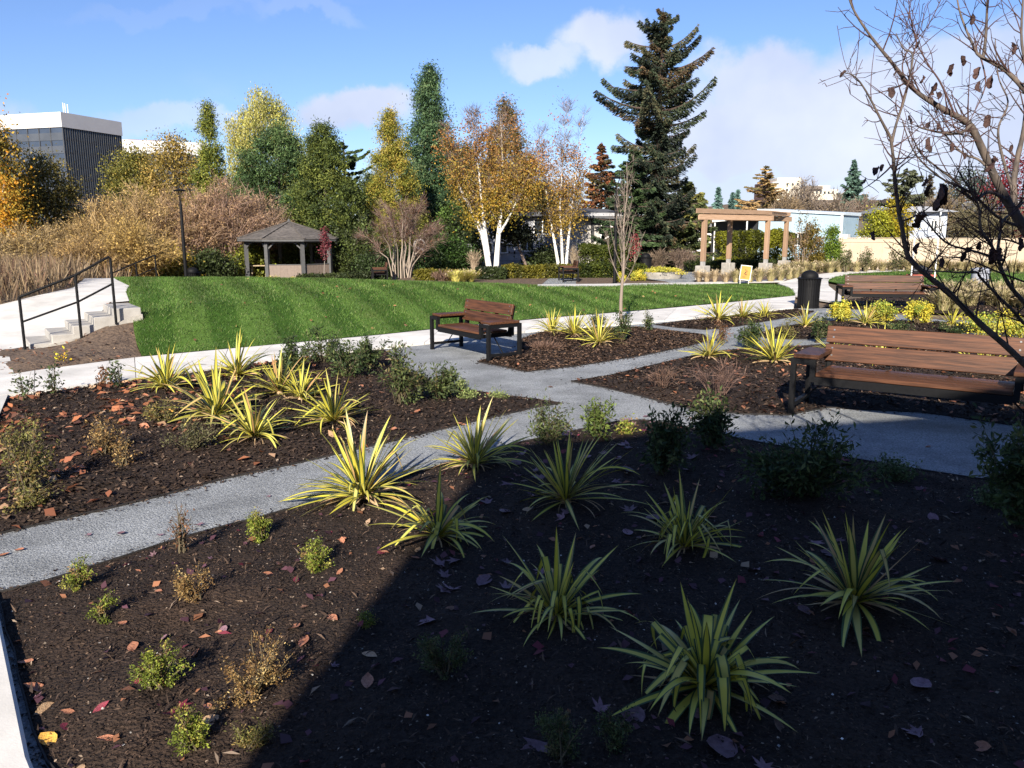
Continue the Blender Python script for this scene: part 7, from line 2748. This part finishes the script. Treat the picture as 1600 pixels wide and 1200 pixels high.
CH = [(0.055, 0.036, 0.026, 4), (0.025, 0.017, 0.014, 4), (0.11, 0.072, 0.05, 1.6), (0.20, 0.15, 0.11, 0.35)]
scatter_bits("bark_chips", "dark shredded bark chips of the front mulch bed", "front", 80000, 0.015, CH, 0.42, 1, 8.6, TWIG)
scatter_bits("bark_chips", "dark shredded bark chips of the leaf-strewn bed", "left", 26000, 0.040, CH, 0.35, 2, 14.5, TWIG)
scatter_bits("bark_chips", "dark shredded bark chips around the long bench", "right", 22000, 0.045, CH, 0.35, 3, 14, TWIG)
scatter_bits("bark_chips", "dark shredded bark chips beside the six foot bench", "mid", 12000, 0.05, [(0.10, 0.062, 0.042, 3), (0.045, 0.028, 0.02, 3), (0.16, 0.10, 0.065, 1)], 0.35, 4, 18, TWIG)
for _k, _n, _s, _lb in (("strip", 5000, 0.05, "of the narrow yucca bed"), ("islet", 7000, 0.05, "of the golden shrub bed"), ("back", 7000, 0.06, "of the pale grass bed")):
    scatter_bits("bark_chips", "dark shredded bark chips " + _lb, _k, _n, _s, CH, 0.4, 30 + _n, 40, TWIG)
scatter_bits("leaf_bits", "small broken purple and tan leaf bits in the front bed", "front", 900, 0.045, [(0.11, 0.05, 0.065, 4), (0.20, 0.04, 0.055, 1), (0.34, 0.15, 0.08, 2), (0.40, 0.27, 0.17, 1)], 0.7, 5, 8.6, FOL)
scatter_bits("leaf_bits", "broken orange leaf bits in the leaf-strewn bed", "left", 1800, 0.085, [(0.42, 0.16, 0.075, 4), (0.26, 0.10, 0.055, 3), (0.46, 0.28, 0.16, 1.5), (0.13, 0.06, 0.04, 2)], 0.6, 6, 14.5, FOL,
             mask=lambda X, Y: (np.random.default_rng(3).random(len(X)) < np.clip((-X - 2.2) / 3.5, 0.06, 1)) & (np.array([mnoise.noise((a * 1.1, b * 0.9, 4.0)) for a, b in zip(X, Y)]) > -0.12))
scatter_bits("leaf_bits", "broken orange leaf bits around the long bench", "right", 700, 0.07, [(0.42, 0.17, 0.085, 3), (0.26, 0.12, 0.07, 3)], 0.6, 7, 14, FOL)
scatter_bits("pebbles", "tiny pale pebbles and bark flecks in the front bed", "front", 1500, 0.011, [(0.42, 0.39, 0.35, 2), (0.25, 0.20, 0.15, 3)], 0.8, 8, 8.5, TWIG)
scatter_bits("leaf_bits", "brown leaf bits on the soil slope below the steps", "slope", 220, 0.07, [(0.30, 0.14, 0.08, 3), (0.20, 0.11, 0.07, 3), (0.36, 0.24, 0.14, 1)], 0.5, 9, 20, FOL)


scatter_bits("bark_chips", "longer shreds of bark among the front mulch", "front", 3500, 0.055, CH, 0.14, 21, 8.6, TWIG, 0.5)


def spill(key, n, seed, label, sz):
    """crumbs of mulch kicked over the bed edge onto the gravel"""
    g = np.random.default_rng(seed)
    A = np.array(BEDS[key])
    B = np.roll(A, -1, axis=0)
    i = g.integers(0, len(A), n)
    t = g.random((n, 1))
    p = A[i] * (1 - t) + B[i] * t + g.normal(size=(n, 2)) * 0.045 * (1 + 0.06 * A[i, 1:2])
    ok = ~in_poly(BEDS[key], p[:, 0], p[:, 1]) & in_poly(gp, p[:, 0], p[:, 1]) & (np.hypot(*(A[i] - B[i]).T) < 1.5)
    p = p[ok]
    k = len(p)
    az = g.uniform(0, 6.28, k)
    D = unit(np.column_stack([np.cos(az), np.sin(az), g.normal(0, 0.2, k)]))
    S = unit(np.column_stack([-np.sin(az), np.cos(az), g.normal(0, 0.2, k)]))
    ls = sz * g.uniform(0.4, 1.5, k)
    V, F = rhombs(np.column_stack([p, terrain(p[:, 0], p[:, 1]) + 0.010]), D, S, ls, ls * 0.45, 0.12)
    o = link("spilled_mulch", np_mesh("spilled_mulch", V, F, tint(g, k, CH, None, 0.3)), TWIG)
    tag(o, label, "litter", None, "stuff")


spill("front", 4200, 41, "mulch crumbs spilled on the gravel along the front bed", 0.022)
spill("left", 3600, 42, "mulch crumbs spilled on the gravel along the leaf-strewn bed", 0.030)
spill("right", 2600, 43, "mulch crumbs spilled on the gravel by the long bench", 0.032)
spill("mid", 1600, 44, "mulch crumbs spilled on the gravel by the six foot bench", 0.036)
g = np.random.default_rng(61)
n = 140
X, Y = g.uniform(-8, 6, n), g.uniform(13, 27, n)
ok = in_poly(LAWN, X, Y)
X, Y = X[ok], Y[ok]
az = g.uniform(0, 6.28, len(X))
D = np.column_stack([np.cos(az), np.sin(az), g.normal(0, 0.3, len(X))])
V, F = rhombs(np.column_stack([X, Y, terrain(X, Y) + 0.075]), unit(D), perp(g, unit(D)), 0.09, 0.05, 0.1)
tag(link("leaf_bits", np_mesh("leaf_bits", V, F, tint(g, len(X), [(0.34, 0.17, 0.08, 2), (0.42, 0.30, 0.12, 1), (0.16, 0.09, 0.05, 1)], None, 0.2)), FOL), "a few stray brown leaves blown over the lawn", "litter", None, "stuff")


# ================================================================== NEAR BARE TREE
def near_tree():
    g = np.random.default_rng(5)
    BT = (3.45, 4.15, 0.0)
    fork = np.array([3.42, 4.12, 1.05])
    def path(pp, Y0, Y1):
        n = len(pp)
        return np.array([P(x, y, Y0 + (Y1 - Y0) * i / (n - 1)) for i, (x, y) in enumerate(pp)])

    limbs = [  # picture-bearing traces, distance at foot, distance at tip, foot radius, tip radius
        ([(1720, 520), (1640, 420), (1600, 356), (1572, 312), (1552, 272), (1536, 236), (1516, 196), (1492, 180), (1456, 160), (1424, 136), (1392, 96), (1360, 56), (1332, 12), (1320, -30)], 4.1, 4.0, .042, .004),
        ([(1700, 480), (1600, 356), (1584, 304), (1588, 256), (1600, 200), (1606, 130), (1596, 60), (1600, -20)], 4.15, 4.5, .032, .006),
        ([(1720, 330), (1660, 220), (1600, 140), (1568, 108), (1532, 88), (1521, 72), (1500, 20), (1492, -30)], 4.2, 4.4, .024, .004),
        ([(1536, 90), (1540, 60), (1543, 0), (1545, -40)], 4.4, 4.45, .013, .006),
        ([(1690, 680), (1640, 610), (1600, 568), (1571, 540), (1533, 507), (1504, 479), (1480, 455), (1448, 430), (1424, 408), (1416, 392), (1410, 360), (1404, 328), (1398, 280), (1396, 250), (1392, 216)], 3.9, 3.7, .026, .010),
        ([(1392, 216), (1378, 190), (1354, 144), (1336, 120), (1318, 113)], 3.7, 3.6, .010, .002),
        ([(1394, 222), (1400, 195), (1416, 144), (1426, 88), (1412, 76), (1400, 52)], 3.7, 3.75, .010, .003),
        ([(1426, 90), (1432, 60), (1420, 30), (1424, 0)], 3.75, 3.8, .005, .002),
        ([(1700, 600), (1640, 540), (1600, 505), (1584, 487), (1560, 463), (1533, 435), (1525, 425), (1500, 426), (1470, 424), (1440, 424)], 3.95, 3.6, .016, .003),
        ([(1700, 570), (1650, 520), (1600, 472), (1580, 449), (1568, 429), (1559, 404), (1547, 380), (1532, 358), (1530, 326), (1517, 296), (1505, 280), (1495, 262)], 3.95, 3.7, .019, .004),
        ([(1558, 395), (1562, 370), (1566, 346), (1585, 330), (1600, 316), (1640, 290)], 3.85, 4.0, .011, .006),
        ([(1516, 196), (1500, 208), (1470, 207), (1440, 200), (1433, 196)], 4.0, 3.9, .012, .004),
        ([(1552, 272), (1530, 250), (1505, 240), (1480, 215), (1455, 180), (1440, 165)], 4.0, 4.1, .010, .003),
        ([(1572, 312), (1545, 300), (1520, 312), (1495, 285), (1465, 262), (1440, 240), (1420, 205)], 4.05, 3.8, .014, .003),
        ([(1600, 356), (1560, 340), (1515, 300), (1470, 278), (1430, 240), (1410, 190)], 4.1, 3.7, .012, .003),
        ([(1560, 404), (1520, 392), (1480, 380), (1450, 350), (1430, 330)], 3.85, 3.6, .010, .003),
        ([(1584, 304), (1565, 240), (1560, 200), (1575, 160), (1560, 120), (1555, 60)], 4.2, 4.5, .012, .003),
        ([(1600, 440), (1560, 425), (1510, 405), (1470, 400), (1440, 385)], 3.9, 3.6, .008, .002),
        ([(1620, 400), (1590, 380), (1550, 374), (1500, 395), (1470, 420)], 3.9, 3.8, .008, .002),
        ([(1424, 136), (1410, 110), (1418, 80), (1450, 40), (1470, 0)], 4.0, 4.2, .006, .003),
        ([(1492, 180), (1470, 130), (1450, 100), (1430, 60), (1420, 10)], 4.0, 4.1, .008, .003),
        ([(1532, 88), (1540, 130), (1525, 170), (1500, 215)], 4.4, 4.1, .007, .002),
    ]
    lines, frames = [], []
    for li, (pp, y0, y1, r0, r1) in enumerate(limbs):
        q = path(pp, y0, y1)
        # smooth by resampling a spline through the traced points
        t = np.linspace(0, len(q) - 1, len(q) * 4)
        i0 = np.clip(t.astype(int), 0, len(q) - 2)
        f = (t - i0)[:, None]
        p_1, p0, p1, p2 = q[np.maximum(i0 - 1, 0)], q[i0], q[i0 + 1], q[np.minimum(i0 + 2, len(q) - 1)]
        s = 0.5 * ((2 * p0) + (-p_1 + p1) * f + (2 * p_1 - 5 * p0 + 4 * p1 - p2) * f ** 2 + (-p_1 + 3 * p0 - 3 * p1 + p2) * f ** 3)
        rad = 0.66 * np.linspace(r0, r1, len(s)) * (1 + g.normal(size=len(s)) * 0.05)
        if r0 >= 0.016:
            s = np.concatenate([curve3(fork + g.normal(size=3) * 0.03, (fork + s[0]) / 2 + [0, 0, -0.05], s[0], 5)[:-1], s])
            rad = np.concatenate([np.full(4, r0 * 1.05), rad])
        lines.append((s, rad))
        frames.append((s, rad, li))
    trunk = curve3((BT[0] + 0.05, BT[1] + 0.05, -0.2), (BT[0] + 0.02, BT[1], 0.5), fork, 8)
    lines.append((trunk, np.linspace(0.11, 0.085, 8)))
    # twigs
    spurs = []
    for (s, rad, li) in frames:
        L = len(s)
        nt = int(L * 0.6)
        for k in range(nt):
            i = int(g.integers(int(L * 0.25), L - 1))
            d = unit((s[i + 1] - s[i])[None])[0]
            e = unit((d * 0.55 + g.normal(size=3) * np.array([0.8, 0.35, 0.6]) + np.array([-0.15, 0, 0.30]))[None])[0]
            ln = g.uniform(0.06, 0.27)
            p1 = s[i] + e * ln * 0.5 + g.normal(size=3) * 0.012
            p2 = s[i] + e * ln + np.array([0, 0, 0.04]) + g.normal(size=3) * 0.03
            c = curve3(s[i], p1, p2, 5)
            lines.append((c, np.linspace(min(0.0045, rad[i] * 0.55), 0.0012, 5)))
            spurs.append(c)
            for m in range(int(g.integers(1, 4))):
                j = int(g.integers(1, 5))
                e2 = unit((e + g.normal(size=3) * 0.7)[None])[0]
                l2 = ln * g.uniform(0.2, 0.5)
                c2 = np.array([c[j], c[j] + e2 * l2 * 0.5 + g.normal(size=3) * 0.006, c[j] + e2 * l2])
                lines.append((c2, np.array([0.0018, 0.0014, 0.0009])))
    root = empty("bare_maple", BT, 0, "nearly bare small tree with withered leaves, branches reaching over the bench", "tree")
    big = [(s - np.array(BT), r) for s, r in lines if r[0] > 0.006]
    small = [(s - np.array(BT), r) for s, r in lines if r[0] <= 0.006]
    bark = pmat("near_bark", (0.13, 0.098, 0.076), (0.05, 0.04, 0.034), scale=26, rough=0.75, bump=0.7, bscale=55, stretch=(1, 1, 0.4), bdist=0.006)
    v, f, c = tubes_np(big, 10, (0.2, 0.16, 0.13))
    link("trunk", np_mesh("trunk", v, f, None, True), bark, root)
    v, f, c = tubes_np(small, 5, (0.070, 0.040, 0.036), g, 0.2)
    link("twigs", np_mesh("twigs", v, f, c, True), TWIG, root)
    # withered leaves still hanging
    wm = pmat("withered_leaf", (0.085, 0.042, 0.034), (0.035, 0.018, 0.016), scale=9, rough=0.7, bump=0.6, bscale=18, rnd=0.35)
    meshes = []
    for k in range(4):
        g2 = np.random.default_rng(k + 3)
        bm = bmesh.new()
        bmesh.ops.create_grid(bm, x_segments=7, y_segments=5, size=0.5)
        for vv in bm.verts:
            x, y = vv.co.x, vv.co.y
            w = ((1 - abs(2 * x) ** 2.2) * 0.75 + 0.10) * (1 + 0.38 * math.sin(11 * x + 2 * k + (2 if y > 0 else 0)))
            y2 = y * w
            vv.co = Vector((x * 1.15, y2 * math.cos(y2 * 2.0), 0.30 * math.sin(abs(y2) * 3.0) + 0.5 * x * x * (k - 1.5) * 0.5 + 0.30 * mnoise.noise(Vector((x * 4, y * 6, k)))))
        me = bpy.data.meshes.new("leaf")
        bm.to_mesh(me)
        bm.free()
        me.materials.append(wm)
        me.polygons.foreach_set("use_smooth", np.ones(len(me.polygons), dtype=bool))
        meshes.append(me)
    hang = [(1456, 138, 4.0, .07), (1466, 150, 4.0, .06), (1488, 110, 4.1, .07), (1503, 96, 4.2, .06), (1528, 115, 4.1, .07), (1530, 136, 4.1, .06), (1548, 128, 4.15, .07), (1435, 70, 3.8, .04), (1392, 146, 3.7, .07), (1440, 124, 3.9, .04),
            (1454, 226, 3.8, .075), (1486, 230, 3.9, .05), (1420, 188, 3.8, .05), (1452, 196, 3.85, .05), (1464, 198, 3.9, .04), (1546, 256, 4.0, .09), (1542, 190, 4.0, .07), (1368, 268, 3.65, .06), (1378, 262, 3.65, .04),
            (1464, 308, 3.6, .13), (1476, 304, 3.6, .10), (1440, 346, 3.55, .11), (1452, 298, 3.62, .06), (1444, 284, 3.7, .05), (1511, 398, 3.6, .08), (1530, 384, 3.7, .05), (1548, 400, 3.7, .09), (1564, 398, 3.75, .07), (1592, 382, 3.8, .07),
            (1434, 388, 3.6, .06), (1366, 368, 3.7, .05), (1472, 410, 3.6, .05), (1582, 76, 4.5, .07), (1519, 30, 4.4, .06), (1506, 244, 4.0, .04), (1580, 232, 4.1, .04), (1400, 115, 3.9, .03), (1318, 116, 3.6, .04), (1349, 282, 3.65, .035)]
    for (x, y, Y, s) in hang:
        q = P(x, y, Y)
        o = link("leaf", random.Random(x).choice(meshes), None, root, (q[0] - BT[0], q[1] - BT[1], q[2] - BT[2]))
        rr = random.Random(x * 3 + y)
        o.rotation_euler = (rr.uniform(-0.8, 0.8), rr.uniform(0.6, 2.2), rr.uniform(0, 6.28))
        o.scale = (s * 0.8, s * 0.8, s * 0.8)
        # stalk up to the nearest limb
        allp = np.concatenate([l[0] for l in lines])
        j = int(np.argmin(np.linalg.norm(allp - np.array(q), axis=1)))
        MB().tube([Vector(q) - Vector(BT), (Vector(q) + Vector(allp[j])) / 2 - Vector(BT) + Vector((0, 0, 0.012)), Vector(allp[j]) - Vector(BT)], 0.0012, 4).build("leaf_stalk", wm, root)


near_tree()
